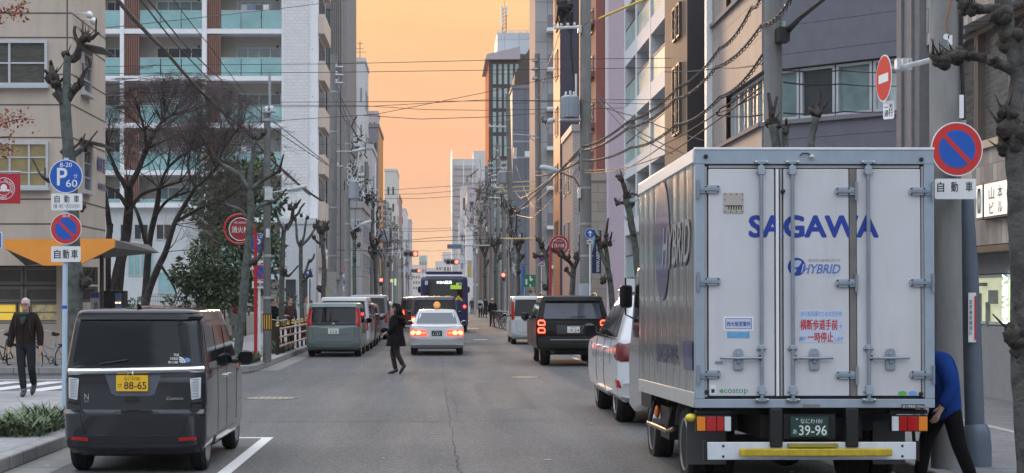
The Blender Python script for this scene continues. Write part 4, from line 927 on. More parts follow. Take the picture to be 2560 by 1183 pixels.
# --- generic tall car used for the rest, shaped per vehicle
def van_rows(W, Hh, L, belt, lean=.1, hood=.9, hy=.75, tum=.07, z0=.22):
    h = W / 2
    return [(z0, .12, L - .12, h - .07, .12), (z0 + .08, .03, L - .03, h - .02, .13), (.45, 0, L, h, .13), (belt - .1, .0, L - .02, h, .12), (hood, .01, L - .1, h, .12), (hood + .06, .015, L - hy * .8, h - .004, .12), (belt, .02, L - hy, h - .006, .12), (Hh - .13, lean, L - hy - .75, h - tum, .12), (Hh - .07, lean + .02, L - hy - .85, h - tum - .02, .12)]
def tall_car(name, label, Y, x, W, Hh, L, body, belt=1.05, lean=.12, cat='car', lamp=None, lit=False, plate=('なにわ', '12-34'), R=.31, gl=None, lampm=None, wide_glass=.86, rz=0, group=None, roofm=None, plz=.78):
    c = Car(name, label, cat, (x, Y, 0), van_rows(W, Hh, L, belt, lean), body, rz=rz)
    c.make_body([(.72, R + .01, R * 1.17), (L - .85, R + .01, R * 1.17)]); c.under(.3, L - .3, W / 2 - .12, .2, .5); c.wheels((.72, L - .85), R, .2)
    h = W / 2
    c.rear([(-h * wide_glass, belt + .04), (h * wide_glass, belt + .04), (h * (wide_glass - .06), Hh - .16), (-h * (wide_glass - .06), Hh - .16)], gl or glass, name='rear_window', r=.05)
    c.rear([(-h * .82, Hh - .14), (h * .82, Hh - .14), (h * .78, Hh - .07), (-h * .78, Hh - .07)], body, .09, .1, name='roof_spoiler')
    for sg in (-1, 1):
        lp = lamp or [(.80, .72), (.97, .72), (.95, 1.12), (.84, 1.12)]
        po = [(a * h * sg, z) for a, z in lp][::sg]
        t = c.rear(po, lampm or (redlit if lit else redl), .016, .03, name='tail_lamp', r=.02)
        if lit:
            zc = sum(p[1] for p in po) / len(po); xc = sum(p[0] for p in po) / len(po); MB().ell((xc, c.ry(xc, zc) - .03, zc), (.07, .02, .07), hotlit).build('bulb', t, world=False)
        for (a0, a1) in ((.35, 1.05), (1.12, 1.95), (2.05, 2.95)): c.side([(a0, belt + .03), (min(a1, L - 1.45), belt + .03), (min(a1, L - 1.6) - .06, Hh - .17), (a0 + .04, Hh - .17)][::sg], sg, glass, name='side_window', r=.03)
        c.rear([(a * sg, z) for a, z in ((h * .62, .36), (h * .86, .36), (h * .86, .41), (h * .62, .41))][::sg], redl, .01, name='reflector')
        c.seam([[(1.08, .35), (1.08, Hh - .2)], [(2.0, .35), (2.0, Hh - .2)]], mode='side', sg=sg)
    c.seam([[(-h * .8, belt), (-h * .74, .55), (-h * .66, .48), (h * .66, .48), (h * .74, .55), (h * .8, belt)]])
    c.rear([(-h * .93, .24), (h * .93, .24), (h * .95, .42), (-h * .95, .42)], body, .035, .05, name='bumper', r=.04)
    c.frontp([(-h * .86, belt + .06), (h * .86, belt + .06), (h * .8, Hh - .15), (-h * .8, Hh - .15)], glass)
    c.plate(0, plz, .33, .165, signwhite, mat('plate_green', (.03, .16, .10), .5, var=0), plate[0], plate[1])
    c.mirror(L - 1.35, belt + .06, .19, .16, body); c.wiper(-.25, .1, belt + .08, belt + .1)
    return c
# green minivan, first of the parked row on the left
sage = paint('sage_paint', (.15, .195, .19), .3, .15)
c = tall_car('minivan', 'sage green minivan with red upright tail lamps at the head of the parked row', 51.6, -3.27, 1.70, 1.68, 4.25, sage, 1.02, .14, 'minivan', lamp=[(.80, .98), (.94, .92), (.97, 1.1), (.92, 1.5), (.80, 1.5)], plate=('なにわ', '524'), plz=.80)
c.rear([(-.52, .70), (.52, .70), (.46, .92), (-.46, .92)], sage, .008, .02, name='plate_surround', r=.05)
bd = c.rear([(-.66, .985), (.66, .985), (.67, 1.05), (-.67, 1.05)], black, .012, .02, name='dark_garnish')
MB().ring((0, -.05, 1.02), .05, .01, chrome, 'y', 16, 6).ring((0, -.05, 1.02), .025, .007, chrome, 'y', 12, 5).build('emblem', bd, world=False)
c.mirror(2.9, 1.1, .2, .17, black)
tall_car('minivan', 'white tall minivan parked directly beyond the sage green minivan', 56.6, -3.24, 1.72, 1.86, 4.7, paint('pearl_white_left', (.58, .59, .60)), 1.12, .1, 'minivan')
tall_car('parked_car', 'dark maroon compact car in the parked row beyond the white minivan', 62.3, -3.22, 1.69, 1.62, 3.9, paint('maroon_paint', (.07, .022, .02)), .98, .2, 'car')
tall_car('parked_car', 'bronze brown small car in the parked row in front of the silver van', 67.3, -3.25, 1.6, 1.58, 3.7, paint('bronze_paint', (.16, .11, .08)), .98, .2, 'car')
tall_car('cargo_van', 'silver grey high-roof van in the parked row on the left', 72.8, -3.12, 1.72, 1.96, 4.7, paint('silver_van_paint', (.28, .29, .31), .3, .3), 1.12, .1, 'van', lamp=[(.84, .74), (.97, .74), (.97, 1.14), (.84, 1.14)])
tall_car('parked_car', 'small white car last in view in the parked row on the left', 83.5, -3.1, 1.6, 1.64, 3.7, paint('small_white_paint', (.6, .61, .62)), 1.0, .18, 'car')
tall_car('parked_car', 'dark grey car parked farthest away on the left beyond the small white car', 91, -3.1, 1.65, 1.5, 4, paint('far_grey_paint', (.08, .085, .09)), .95, .25, 'car')
# traffic ahead
tall_car('minivan', 'dark plum minivan between the white taxi and the blue bus', 64, -.22, 1.78, 1.88, 4.8, paint('plum_paint', (.045, .04, .055)), 1.15, .1, 'minivan', lamp=[(.70, .86), (.98, .86), (.98, 1.12), (.86, 1.12)], lit=True)
tall_car('saloon_car', 'dark car with a glowing red tail lamp ahead of the walking woman', 100, -1.5, 1.75, 1.86, 4.2, paint('dark_red_paint', (.10, .02, .02)), 1.1, .12, 'car', lamp=[(.68, .82), (.98, .82), (.98, 1.12), (.74, 1.12)], lit=True)
# white minivan on the right
mint = paint('white_blue_paint', (.60, .64, .655))
c = tall_car('minivan', 'white minivan with tall red tail lamps parked ahead of the black off-road car', 65.6, 3.64, 1.73, 1.90, 4.6, mint, 1.06, .12, 'minivan', lamp=[(.84, .98), (.98, .95), (1.0, 1.3), (.95, 1.68), (.86, 1.68)], plate=('大阪', '30-51'))
c.rear([(-.4, .93), (.4, .93), (.36, 1.02), (-.36, 1.02)], chrome, .02, name='chrome_trim', r=.02)

# --- white taxi
tx_w = paint('taxi_white', (.55, .56, .57), .25)
h = .865
rows = [(.24, .14, 4.55, h - .06, .16), (.32, .03, 4.64, h - .01, .18), (.50, 0, 4.68, h, .18), (.60, .0, 4.68, h, .18), (.86, .05, 4.6, h - .01, .16), (.93, .08, 4.5, h - .03, .14), (.955, .14, 4.3, h - .05, .14), (.975, .62, 3.2, h - .09, .14), (1.36, 1.02, 2.45, h - .24, .14), (1.40, 1.07, 2.38, h - .26, .14)]
tx = Car('taxi', 'white saloon taxi with lit brake lamps and a round amber roof lamp, mid-lane', 'taxi', (-.10, 53.0, 0), rows, tx_w, bow=.05)
tx.make_body([(1.05, .31, .36), (3.82, .31, .36)], .05); tx.under(.4, 4.3, .7, .2, .45); tx.wheels((1.05, 3.82), .305, .19)
tx.rear([(-.66, 1.0), (.66, 1.0), (.56, 1.345), (-.56, 1.345)], mat('taxi_glass', (.05, .07, .085), .03, var=0, spec=1), name='rear_window', r=.05)
for sg in (-1, 1):
    t = tx.rear([(sg * a, z) for a, z in ((.30, .62), (.84, .62), (.84, .83), (.34, .80))][::sg], redlit, .012, .03, name='tail_lamp', r=.02)
    b = MB()
    for a, w in ((.74, .085), (.57, .085)): b.ell((sg * a, tx.ry(a, .715) - .012, .715), (w, .02, .07), hotlit, 14, 8)
    b.ell((sg * .41, tx.ry(.41, .71) - .012, .71), (.06, .02, .04), mat('amber_lit', (1, .2, .03), .2, var=0, emit=2.5, ecol=(1, .16, .02))); b.build('bulb', t, world=False, smooth=True)
    tx.side([(1.2, .99), (1.9, .99), (1.86, 1.33), (1.45, 1.33)][::sg], sg, glass, name='side_window', r=.03); tx.side([(1.98, .99), (3.0, .99), (2.5, 1.33), (1.96, 1.33)][::sg], sg, glass, name='side_window', r=.03)
    tx.seam([[(1.95, .34), (1.95, 1.32)]], mode='side', sg=sg)
tx.rear([(-.84, .34), (.84, .34), (.85, .54), (-.85, .54)], mat('taxi_bumper', (.50, .51, .52), .35, var=.03), .06, .08, name='bumper', r=.05)
for z in (.40, .46): tx.seam([[(-.8, z), (.8, z)]], 'bumper_line', .003)
tx.seam([[(-.6, .93), (-.28, .88), (.28, .88), (.6, .93)]])
tx.plate(0, .705, .33, .165, mat('plate_dark_green', (.012, .045, .035), .5, var=.05), signwhite, 'なにわ', '1-37')
MB().box(-.2, .2, 1.6, 1.72, 1.449, 1.475, black).build('lamp_base', tx.root, world=False)
rl = MB().lathe([(0, -.05), (.06, -.05), (.10, -.035), (.115, 0), (.10, .035), (.06, .05), (0, .05)], mat('roof_lamp_amber', (.75, .32, .03), .3, var=.05, emit=.35, ecol=(1, .42, .05)), (0, 1.66, 1.585), 'y', 20).build('roof_lamp', tx.root, world=False, smooth=True)
MB().box(-.065, .065, 1.598, 1.607, 1.57, 1.60, signwhite).build('lamp_mark', rl, world=False)
MB().ell((-.0, .93, 1.01), (.13, .05, .035), redlit).build('high_brake_lamp', tx.root, world=False)
tx.mirror(3.0, 1.0, .2, .14, tx_w); tx.frontp([(-.7, 1.0), (.7, 1.0), (.56, 1.34), (-.56, 1.34)], glass)

# --- black off-road car
bk = mat('black_paint', (.003, .003, .0035), .28, var=.05, coat=.1, spec=.25)
h = .99
rows = [(.42, .14, 4.75, h - .16, .10), (.48, .03, 4.85, h - .06, .12), (.60, 0, 4.9, h - .03, .12), (.95, 0, 4.9, h - .02, .12), (1.16, .02, 4.8, h - .02, .12), (1.2, .03, 4.2, h - .025, .12), (1.25, .03, 3.35, h - .03, .12), (1.72, .12, 2.75, h - .16, .12), (1.82, .15, 2.62, h - .19, .12)]
lc = Car('off_road_car', 'black boxy off-road car with lit red frame-shaped tail lamps', 'off-road car', (3.52, 44.6, 0), rows, bk, bow=.03)
lc.make_body([(.98, .43, .47), (3.83, .43, .47)], .06); lc.under(.35, 4.4, .72, .3, .6); lc.wheels((.98, 3.83), .39, .27, 6)
P = lc.px
lc.rear([(-.78, 1.27), (.78, 1.27), (.70, 1.74), (-.70, 1.74)], mat('rear_glass_blue', (.03, .045, .07), .03, var=.2, scale=1, spec=1), name='rear_window', r=.05)
lc.rear([(-.74, 1.75), (.74, 1.75), (.72, 1.82), (-.72, 1.82)], bk, .2, .2, name='roof_spoiler')
for sg in (-1, 1):
    lp = lc.rear([(sg * a, z) for a, z in ((.70, .84), (.93, .84), (.93, 1.26), (.74, 1.26))][::sg], mat('smoked_lens', (.10, .008, .008), .12, var=0), .012, .03, name='tail_lamp', r=.03)
    b = MB()
    for z0, z1 in ((.90, 1.02), (1.10, 1.22)):
        q = [(sg * x, z) for x, z in ((.74, z0), (.90, z0), (.91, z0 + .02), (.91, z1 - .02), (.89, z1), (.77, z1), (.74, z1 - .04))]
        b.tube([(x, lc.ry(x, z) - .025, z) for x, z in q], .016, mat('red_light_bar', (1, .1, .05), .2, var=0, emit=5, ecol=(1, .09, .04)), 6, close=True)
    b.build('light_bar', lp, world=False)
    for a0, a1, t1 in ((.35, .95, .9), (1.05, 1.85, 1.8), (1.95, 2.9, 2.5)): lc.side([(a0, 1.27), (a1, 1.27), (t1, 1.70), (a0 + .06, 1.70)][::sg], sg, glass, name='side_window', r=.03)
    lc.seam([[(1.0, .9), (1.0, 1.7)], [(1.9, .6), (1.9, 1.7)]], mode='side', sg=sg)
    MB().tube([(sg * .72, .5, 1.87), (sg * .74, 1.2, 1.94), (sg * .74, 2.0, 1.94), (sg * .72, 2.5, 1.87)], .022, black, 8).build('roof_rail', lc.root, world=False)
lc.rear([(-.9, .5), (.9, .5), (.92, .80), (-.92, .80)], mat('matt_black_bumper', (.009, .009, .0095), .6, var=.1), .09, .1, name='bumper', r=.05)
lc.rear([(-.6, .70), (.6, .70), (.6, .725), (-.6, .725)], alloy, .10, .012, name='bumper_strip')
lc.rear([(-.42, .86), (.42, .86), (.42, 1.10), (-.42, 1.10)], mat('smoke_panel', (.04, .042, .046), .3), .008, name='plate_surround', r=.03)
lc.plate(.02, .98, .33, .165, signwhite, ink, '大阪330', '9-24', 'ら'); lc.exhaust(-.52, .2, .40, .045); lc.wiper(-.05, .35, 1.32, 1.33)
lc.mirror(3.1, 1.3, .24, .24); lc.frontp([(-.84, 1.3), (.84, 1.3), (.72, 1.76), (-.72, 1.76)], glass)

# --- white sport-utility car, half hidden by the truck
pw_ = paint('pearl_white', (.62, .63, .655), .2)
h = .985
rows = [(.34, .16, 4.9, h - .10, .14), (.42, .04, 4.98, h - .03, .16), (.62, 0, 5.03, h, .17), (1.0, .03, 5.03, h, .17), (1.12, .06, 4.9, h - .01, .17), (1.17, .07, 4.4, h - .02, .17), (1.22, .08, 3.75, h - .03, .17), (1.72, .32, 2.75, h - .20, .16), (1.80, .40, 2.55, h - .24, .16)]
lx = Car('sport_utility_car', 'pearl white sport-utility car half hidden by the delivery truck', 'car', (3.49, 23.6, 0), rows, pw_, bow=.06)
lx.make_body([(1.15, .40, .45), (4.02, .40, .45)], .08); lx.under(.4, 4.6, .75, .26, .55); lx.wheels((1.15, 4.02), .385, .275, 8)
for sg in (-1, 1):
    for a0, a1, t0, t1 in ((.55, 1.15, .82, 1.2), (1.22, 2.1, 1.26, 2.02), (2.18, 3.35, 2.1, 2.65)): lx.side([(a0, 1.25), (a1, 1.25), (t1, 1.70), (t0, 1.70)][::sg], sg, glass, .006, name='side_window', r=.05)
    lx.side([(.5, 1.225), (3.5, 1.225), (3.46, 1.245), (.5, 1.245)][::sg], sg, chrome, .012, name='window_trim')
    tl = lx.side([(.02, .92), (.42, .98), (.62, 1.12), (.25, 1.17), (.04, 1.19)][::sg], sg, mat('deep_red_lens', (.12, .006, .008), .1, var=0, spec=.8), .016, .03, name='tail_lamp_side', r=.02)
    lx.rear([(sg * a, z) for a, z in ((.45, .95), (.96, .92), (.97, 1.19), (.55, 1.12))][::sg], mat('deep_red_lens', (.12, .006, .008)), .014, .03, name='tail_lamp', r=.02)
    lx.side([(.06, .55), (.30, .55), (.33, .66), (.08, .66)][::sg], sg, redl, .012, name='reflector', r=.02)
    lx.seam([[(1.2, .85), (1.2, 1.22), (1.24, 1.7)], [(2.14, .42), (2.14, 1.7)], [(3.35, .5), (3.35, 1.22)]], mode='side', sg=sg, w=.005)
    for y in (1.85, 2.85): lx.side([(y, 1.05), (y + .22, 1.05), (y + .22, 1.09), (y, 1.09)][::sg], sg, chrome, .04, .04, name='door_handle', r=.015)
    lx.side([(1.6, .36), (3.5, .36), (3.5, .44), (1.6, .44)][::sg], sg, alloy, .05, .06, name='side_step', r=.02)
    MB().tube([(sg * .70, .9, 1.86), (sg * .73, 1.3, 1.93), (sg * .73, 2.3, 1.93), (sg * .70, 2.7, 1.86)], .02, alloy, 8).build('roof_rail', lx.root, world=False)
lx.rear([(-.72, 1.26), (.72, 1.26), (.62, 1.70), (-.62, 1.70)], glass, name='rear_window', r=.05); lx.rear([(-.92, .42), (.92, .42), (.93, .62), (-.93, .62)], pw_, .04, .05, name='bumper', r=.05)
lx.mirror(3.35, 1.3, .24, .22, black); lx.frontp([(-.82, 1.28), (.82, 1.28), (.7, 1.72), (-.7, 1.72)], glass); lx.plate(0, .85, num='22-10')

# --- blue city bus
navyp = paint('bus_navy', (.010, .014, .085), .3); h = 1.25
rows = [(.32, .10, 10.4, h - .06, .12), (.42, .02, 10.5, h, .14), (1.3, 0, 10.5, h, .14), (1.5, .0, 10.5, h, .14), (2.75, .10, 10.4, h - .03, .14), (2.86, .14, 10.35, h - .06, .14)]
bs = Car('city_bus', 'dark blue city bus with a lit white destination display, stopped in the road ahead', 'bus', (.22, 87.5, 0), rows, navyp, bow=.06)
bs.make_body([(3.2, .48, .54), (8.4, .48, .54)], .10); bs.under(.4, 10, 1.1, .28, .6); bs.wheels((3.2, 8.4), .47, .27, 8)
P = bs.px
gb_ = bs.rear([P(1063, 744), P(1158, 744), P(1154, 697), P(1068, 697)], glass, .008, name='rear_window', r=.08)
bs.rtext([('IKEA鶴浜', *P(1111, 706), .78, .17, .012)], mat('led_white', (.9, .95, 1), .3, var=0, emit=2.2, ecol=(.85, .95, 1)), 'destination_display', .02, gb_)
MB().box(P(1126, 0)[0], P(1154, 0)[0], -.085, -.075, P(0, 723)[1], P(0, 713)[1], mat('poster_lime', (.5, .68, .06), .5, emit=.2, ecol=(.6, .9, .05))).box(P(1140, 0)[0], P(1154, 0)[0], -.083, -.073, P(0, 728)[1] + .105, P(0, 707)[1], mat('poster_lime', (.5, .68, .06))).build('window_poster', gb_, world=False)
wc = bs.rear([P(1062, 713), P(1070, 713), P(1070, 702), P(1062, 702)], signblue, .016, name='wheelchair_sign'); bs.rtext([('♿', *P(1066, 707.5), .14, .2, .0)], signwhite, 'symbol', .022, wc)
tri = MB().prism([P(1146, 714), P(1154, 714), P(1150, 702)], 'y', -.09, -.08, mat('poster_blue', (.10, .22, .62), .5)).build('window_poster', gb_, world=False)
bs.rtext([('I K E A', *P(1112, 746), 1.9, .28, .05)], mat('bus_yellow', (.68, .45, .02), .5, var=.05), 'large_lettering', .012)
for sg in (-1, 1):
    tl = bs.rear([(sg * a, z) for a, z in ((.98, 1.28), (1.14, 1.28), (1.14, 1.46), (.98, 1.46))][::sg], redlit, .012, name='tail_lamp', r=.07)
    MB().ell((sg * 1.06, bs.ry(1.06, 1.37) - .02, 1.37), (.07, .03, .07), mat('bus_lamp', (1, .1, .05), .3, var=0, emit=3, ecol=(1, .08, .05))).build('bulb', tl, world=False)
    for i in range(6): bs.side([(.6 + i * 1.55, 1.55), (2.0 + i * 1.55, 1.55), (2.0 + i * 1.55, 2.65), (.6 + i * 1.55, 2.65)][::sg], sg, glass, name='side_window', r=.06)
bs.rear([(-1.15, .42), (1.15, .42), (1.15, .72), (-1.15, .72)], navyp, .04, .05, name='bumper', r=.06)
MB().prism(rect(-.95, .95, 2.96, 3.2, .08), 'y', .3, 3.4, navyp).build('roof_unit', bs.root, world=False); MB().tube([(-1.0, .06, 2.98), (1.0, .06, 2.98)], .045, whitep, 8).build('roof_marker_strip', bs.root, world=False)
bs.seam([[(-1, .75), (-1, 1.5), (1, 1.5), (1, .75), (-1, .75)]], w=.012); bs.plate(0, .95, .44, .22, whitep, ink, None, '10-24')
bs.mirror(10.1, 2.3, .25, .4)
# ------------------------------------------------------------------ delivery truck (nearest on the right)
TY = 15.4; TS = F / TY; TXC = 2038.0
T = lambda px, py: ((px - TXC) / TS, H - (py - HY) / TS)
trk = thing('delivery_truck', 'white box delivery truck with blue lettering on its three rear doors', 'truck', ((TXC - VX) / TS, TY, 0), radians(.6))
trk.rotation_euler[0] = radians(-.9)
TW = dict(world=False)
pale = mat('truck_frame_paint', (.30, .36, .42), .45, var=.07, scale=5, dirt=.22, dcol=(.20, .19, .175)); door = mat('truck_door_white', (.57, .57, .585), .38, var=.05, scale=1.5, dirt=.5, dcol=(.37, .345, .32))
sidep = mat('truck_side_panel', (.46, .455, .43), .16, .6, var=.05, scale=1.2, coat=.4, spec=.8); seal = mat('door_seal', (.045, .047, .048), .7, var=.15, dirt=.3, dcol=(.2, .17, .14)); rod = mat('lock_rod', (.26, .30, .35), .4, .35, var=.12, dirt=.2, dcol=(.22, .15, .1))
blue = mat('truck_blue', (.015, .045, .30), .4, var=.06); fl_ = lambda y: (lambda x, z: (x, y, z))
hx = 300 / TS; zt, zb = T(0, 370)[1], T(0, 1020)[1]; BL = 3.95
# box shell: roof, floor, far end, right wall, left corrugated wall
MB().box(-hx + .03, hx - .03, .05, BL, zt - .05, zt - .004, whitep).build('roof', trk, **TW)
MB().box(-hx + .03, hx - .03, .05, BL, zb + .02, zb + .12, dark).build('floor', trk, **TW)
MB().box(hx - .04, hx - .002, .05, BL, zb + .12, zt - .05, sidep).box(-hx + .03, hx - .04, BL - .04, BL, zb + .12, zt - .05, whitep).build('side_wall', trk, **TW)
sw_ = MB(); n = 60; z0, z1 = zb + .14, zt - .13
for k, (y0, y1) in enumerate([(.06 + i * .435, .06 + i * .435 + .425) for i in range(9)]):
    vs = []; m_ = 10
    for i in range(m_ + 1):
        t = i / m_; d = .0022 * sin(pi * t) ** .6 + .0004 * sin(k * 5 + t * 9); y = y0 + (y1 - y0) * t; vs += [(-hx - d + .002, y, z0), (-hx - d + .002, y, z1)]
    sw_.add(vs, [(2 * i, 2 * i + 1, 2 * i + 3, 2 * i + 2) for i in range(m_)], sidep)
    sw_.box(-hx + .001, -hx + .02, y1 - .001, y1 + .012, z0, z1, seal)
sw_.box(-hx + .012, -hx + .03, .05, BL, z0, z1, seal).build('corrugated_side_wall', trk, smooth='auto', **TW)
MB().box(-hx - .012, -hx + .05, .03, BL, zt - .13, zt, whitep).build('roof_rail', trk, bevel=.01, **TW)
MB().box(-hx - .012, -hx + .05, .03, BL, zb, zb + .14, mat('sill_rail', (.46, .45, .42), .5, var=.06, dirt=.2)).build('lower_rail', trk, bevel=.006, **TW)
fs_ = lambda y, z: (-hx - .0095, y, z)
st_ = MB(); sb = mat('side_blue', (.075, .09, .21), .25, .3, var=.35, scale=5, coat=.3)
st_.text('HYBRID', 1.12, T(0, 600)[1] + .02, 1.75, .40, lambda a, z: (-hx - .011, 1.10 - (a - 1.12), z), mat('side_white_letter', (.56, .56, .55), .2, .4), .02, .25)
st_.text('HYBRID', 1.12, T(0, 600)[1] + .01, 1.75, .42, lambda a, z: (-hx - .0095, 1.12 - (a - 1.12), z - .015), sb, .025, .25)
st_.build('side_lettering', trk, **TW); st_ = MB(); st_.prism(circ(2.05, T(0, 575)[1], .52, 30, .62), 'x', -hx - .009, -hx - .0075, sb)
st_.build('side_emblem', trk, **TW); st_ = MB(); st_.prism([(.1, 1.15), (.62, 1.15), (.66, 1.3), (.66, 1.42), (.1, 1.42)], 'x', -hx - .0095, -hx - .008, sb)
st_.build('side_band', trk, **TW); st_ = MB(); st_.text('SAGAWA', 1.9, 1.28, 1.5, .2, lambda a, z: (-hx - .0095, 1.75 - (a - 1.9), z), sb, .03)
st_.build('side_lettering', trk, **TW)
# rear frame
fx0 = T(1762, 0)[0]; fx1 = T(2313, 0)[0]; ftop = T(0, 410)[1]; fbot = T(0, 998)[1]
fr_ = MB().box(-hx, hx, -.02, .06, ftop, zt, pale).box(-hx, hx, -.02, .06, zb, fbot, pale).box(-hx, fx0, -.02, .06, fbot + .001, ftop - .001, pale).box(fx1, hx, -.02, .06, fbot + .001, ftop - .001, pale)
fr_.build('rear_frame', trk, bevel=.006, **TW)
MB().box(-hx - .004, hx + .004, -.027, .03, zt - .012, zt + .008, whitep).build('roof_edge', trk, **TW)
MB().box(fx0, fx1, .03, .05, fbot, ftop, seal).build('door_seal', trk, **TW)
sl_ = MB()
for a, c, d, e in ((1762, 1768, 1, 0), (2306, 2312, 1, 0)): sl_.box(T(a, 0)[0], T(c, 0)[0], -.012, .029, fbot + .02, ftop - .02, mat('edge_strip', (.33, .33, .32), .5, .4, var=.1))
sl_.box(fx0 + .04, fx1 - .04, -.008, .029, ftop - .035, ftop - .012, mat('edge_strip', (.33, .33, .32))).build('edge_strip', trk, **TW)
doors = []
dz0, dz1 = T(0, 990)[1], T(0, 422)[1]
for a, c in ((1772, 1937), (1960, 2124), (2144, 2304)):
    doors.append(MB().prism(rect(T(a, 0)[0], T(c, 0)[0], dz0, dz1, .012), 'y', -.012, .028, door).build('rear_door', trk, bevel=.004, **TW))
cs = MB().box(T(1941, 0)[0], T(1948, 0)[0], -.016, .028, dz0, dz1, whitep).box(T(1951, 0)[0], T(1956, 0)[0], -.02, .028, dz0, dz1, mat('edge_strip', (.33, .33, .32))).build('door_joint', trk, **TW)
MB().box(T(2126, 0)[0], T(2142, 0)[0], -.016, .028, dz0, dz1, mat('centre_post', (.17, .16, .15), .6, var=.15, dirt=.3)).build('centre_post', trk, **TW)
x0, z0 = T(2006, 1018); x1, z1 = T(2050, 1011); MB().box(x0, x1, -.0225, -.0202, z0, z1, mat('rust_patch', (.22, .18, .165), .85, var=.4, scale=22)).build('rust_patch', trk, **TW)
# lock rods with keepers and hinges
rodx = [T(1903, 0)[0], T(1981, 0)[0], T(2171, 0)[0]]
for i, x in enumerate(rodx):
    r_ = MB().cyl((x, -.045, T(0, 1003)[1]), (x, -.045, T(0, 405)[1]), .0175, rod, n=14)
    R_ = r_.build('lock_rod', trk, smooth='auto', **TW)
    for py, w in ((406, .062), (1000, .062)):
        z = T(0, py)[1]; k = MB().box(x - w, x + w, -.055, -.02, z - .014, z + .014, pale)
        for s_ in (-1, 1): k.ell((x + s_ * w * .8, -.058, z), (.016, .016, .016), alloy, 8, 6)
        k.build('rod_bracket', R_, bevel=.004, **TW)
    for py in (426, 868, 975):
        z = T(0, py)[1]; k = MB().box(x - .03, x + .03, -.066, -.012, z - (.04 if py != 868 else .02), z + (.04 if py != 868 else .02), pale)
        for s_ in (-1, 1): k.ell((x + s_ * .036, -.03, z - .015), (.012, .018, .012), alloy, 8, 6)
        k.build('rod_keeper', R_, bevel=.006, **TW)
def hinge(px, py, dirn, ln=62):
    x, z = T(px, py); L_ = ln / TS * dirn
    a, c = (x, x + L_) if dirn > 0 else (x + L_, x)
    rg_ = MB().prism(rpoly([(a, z - .035), (c, z - .035), (c, z + .035), (a, z + .035)], .032, 5), 'y', -.035, -.013, pale)
    rg_.prism(rpoly([(a + .02, z - .013), (c - .02, z - .013), (c - .02, z + .013), (a + .02, z + .013)], .012, 3), 'y', -.046, -.0352, rod)
    hx_ = x; rg_.cyl((hx_, -.04, z - .085), (hx_, -.04, z + .085), .014, rod, n=10)
    for t in (.35, .9): rg_.ell((x + L_ * t, -.038, z + .025), (.008, .006, .008), black, 8, 5).ell((x + L_ * t, -.038, z - .025), (.008, .006, .008), black, 8, 5)
    return rg_.build('hinge', trk, smooth='auto', **TW)
for py in (473, 704, 936): hinge(1745, py, 1, 56)
for py in (478, 707, 937): hinge(2333, py, -1, 58)
for py in (478, 708, 938): hinge(2141, py, -1, 52)
# handles
for i, (px, d) in enumerate(((1845, 1), (2035, -1), (2226, -1))):
    x, z = T(px, 898); hb = MB().prism(rpoly([(x - .045, z - .10), (x + .045, z - .10), (x + .045, z + .06), (x + .03, z + .10), (x - .03, z + .10), (x - .045, z + .06)], .02), 'y', -.035, -.013, mat('latch_grey', (.30, .33, .37), .4, .3, var=.08, dirt=.15)); H_ = hb.build('latch', trk, bevel=.004, **TW)
    xr = rodx[i]
    MB().tube([(x - d * .17, -.05, z + .012), (x, -.052, z + .008), (xr - d * .0, -.058, z + .012)], [.013, .013, .016], rod, 10).build('latch_handle', H_, smooth='auto', **TW)
    MB().box(x - .014, x + .014, -.05, -.036, z - .04, z + .06, rod).build('latch_catch', H_, bevel=.005, **TW)
    MB().box(xr - .03 if d > 0 else xr + .01, xr - .01 if d > 0 else xr + .03, -.07, -.03, z - .012, z + .035, mat('rusty_iron', (.14, .06, .03), .8, var=.4, scale=20) if i == 1 else black).build('latch_clip', H_, **TW)
# vent, plates, stickers
x0, z0 = T(1810, 532); x1, z1 = T(1860, 482); vn = MB().prism(rect(x0, x1, z0, z1, .008), 'y', -.02, -.0125, mat('vent_beige', (.42, .38, .34), .6, var=.06)).build('vent_plate', trk, **TW)
b = MB()
for i in range(6): xx = x0 + .035 + i * .023; b.ring((xx, -.021, z0 + .055), .011, .0045, black, 'y', 8, 4, 0, pi).cyl((xx + .011, -.021, z0 + .055), (xx + .011, -.021, z0 + .03), .0045, black, n=5)
b.build('vent_slot', vn, **TW)
b = MB()
for i in range(4):
    for j in range(4):
        if i in (0, 3) or j in (0, 3): b.ell((x0 + .012 + i * (x1 - x0 - .024) / 3, -.0205, z0 + .012 + j * (z1 - z0 - .024) / 3), (.006, .004, .006), seal, 6, 4)
b.build('rivet', vn, **TW)
tb = MB(); fd = fl_(-.0135)
x, z = T(2036, 566); tb.text('SAGAWA', x, z, 327 / TS, 57 / TS, fd, blue, .06)
tb.build('lettering', trk, **TW)
lg = MB(); x, z = T(1993, 667); lg.prism(circ(x, z, .083, 28), 'y', -.0136, -.0124, blue)
lg.prism(rpoly([(x - .03, z - .01), (x + .02, z + .0), (x + .05, z + .05), (x, z + .065), (x - .04, z + .04)], .02), 'y', -.0142, -.0137, mat('pale_blue', (.42, .5, .66), .5)).prism(rpoly([(x - .05, z - .05), (x - .01, z - .055), (x, z - .02), (x - .04, z - .015)], .015), 'y', -.0142, -.0137, mat('pale_blue', (.42, .5, .66)))
x, z = T(2055, 672); lg.text('HYBRID', x, z, 95 / TS, 23 / TS, fl_(-.0150), mat('mid_blue', (.09, .17, .48), .45), .03, .22); lg.text('HYBRID', x - .004, z + .004, 95 / TS, 22 / TS, fl_(-.0156), signwhite, .004, .22)
x, z = T(2062, 651); lg.text('環境低公害車を走行中', x, z, 80 / TS, 7 / TS, fd, mat('grey_ink', (.28, .28, .32), .5), .0); x, z = T(2075, 690); lg.text('ハイブリッド', x, z, 42 / TS, 7 / TS, fd, mat('pale_blue', (.42, .5, .66)), .0)
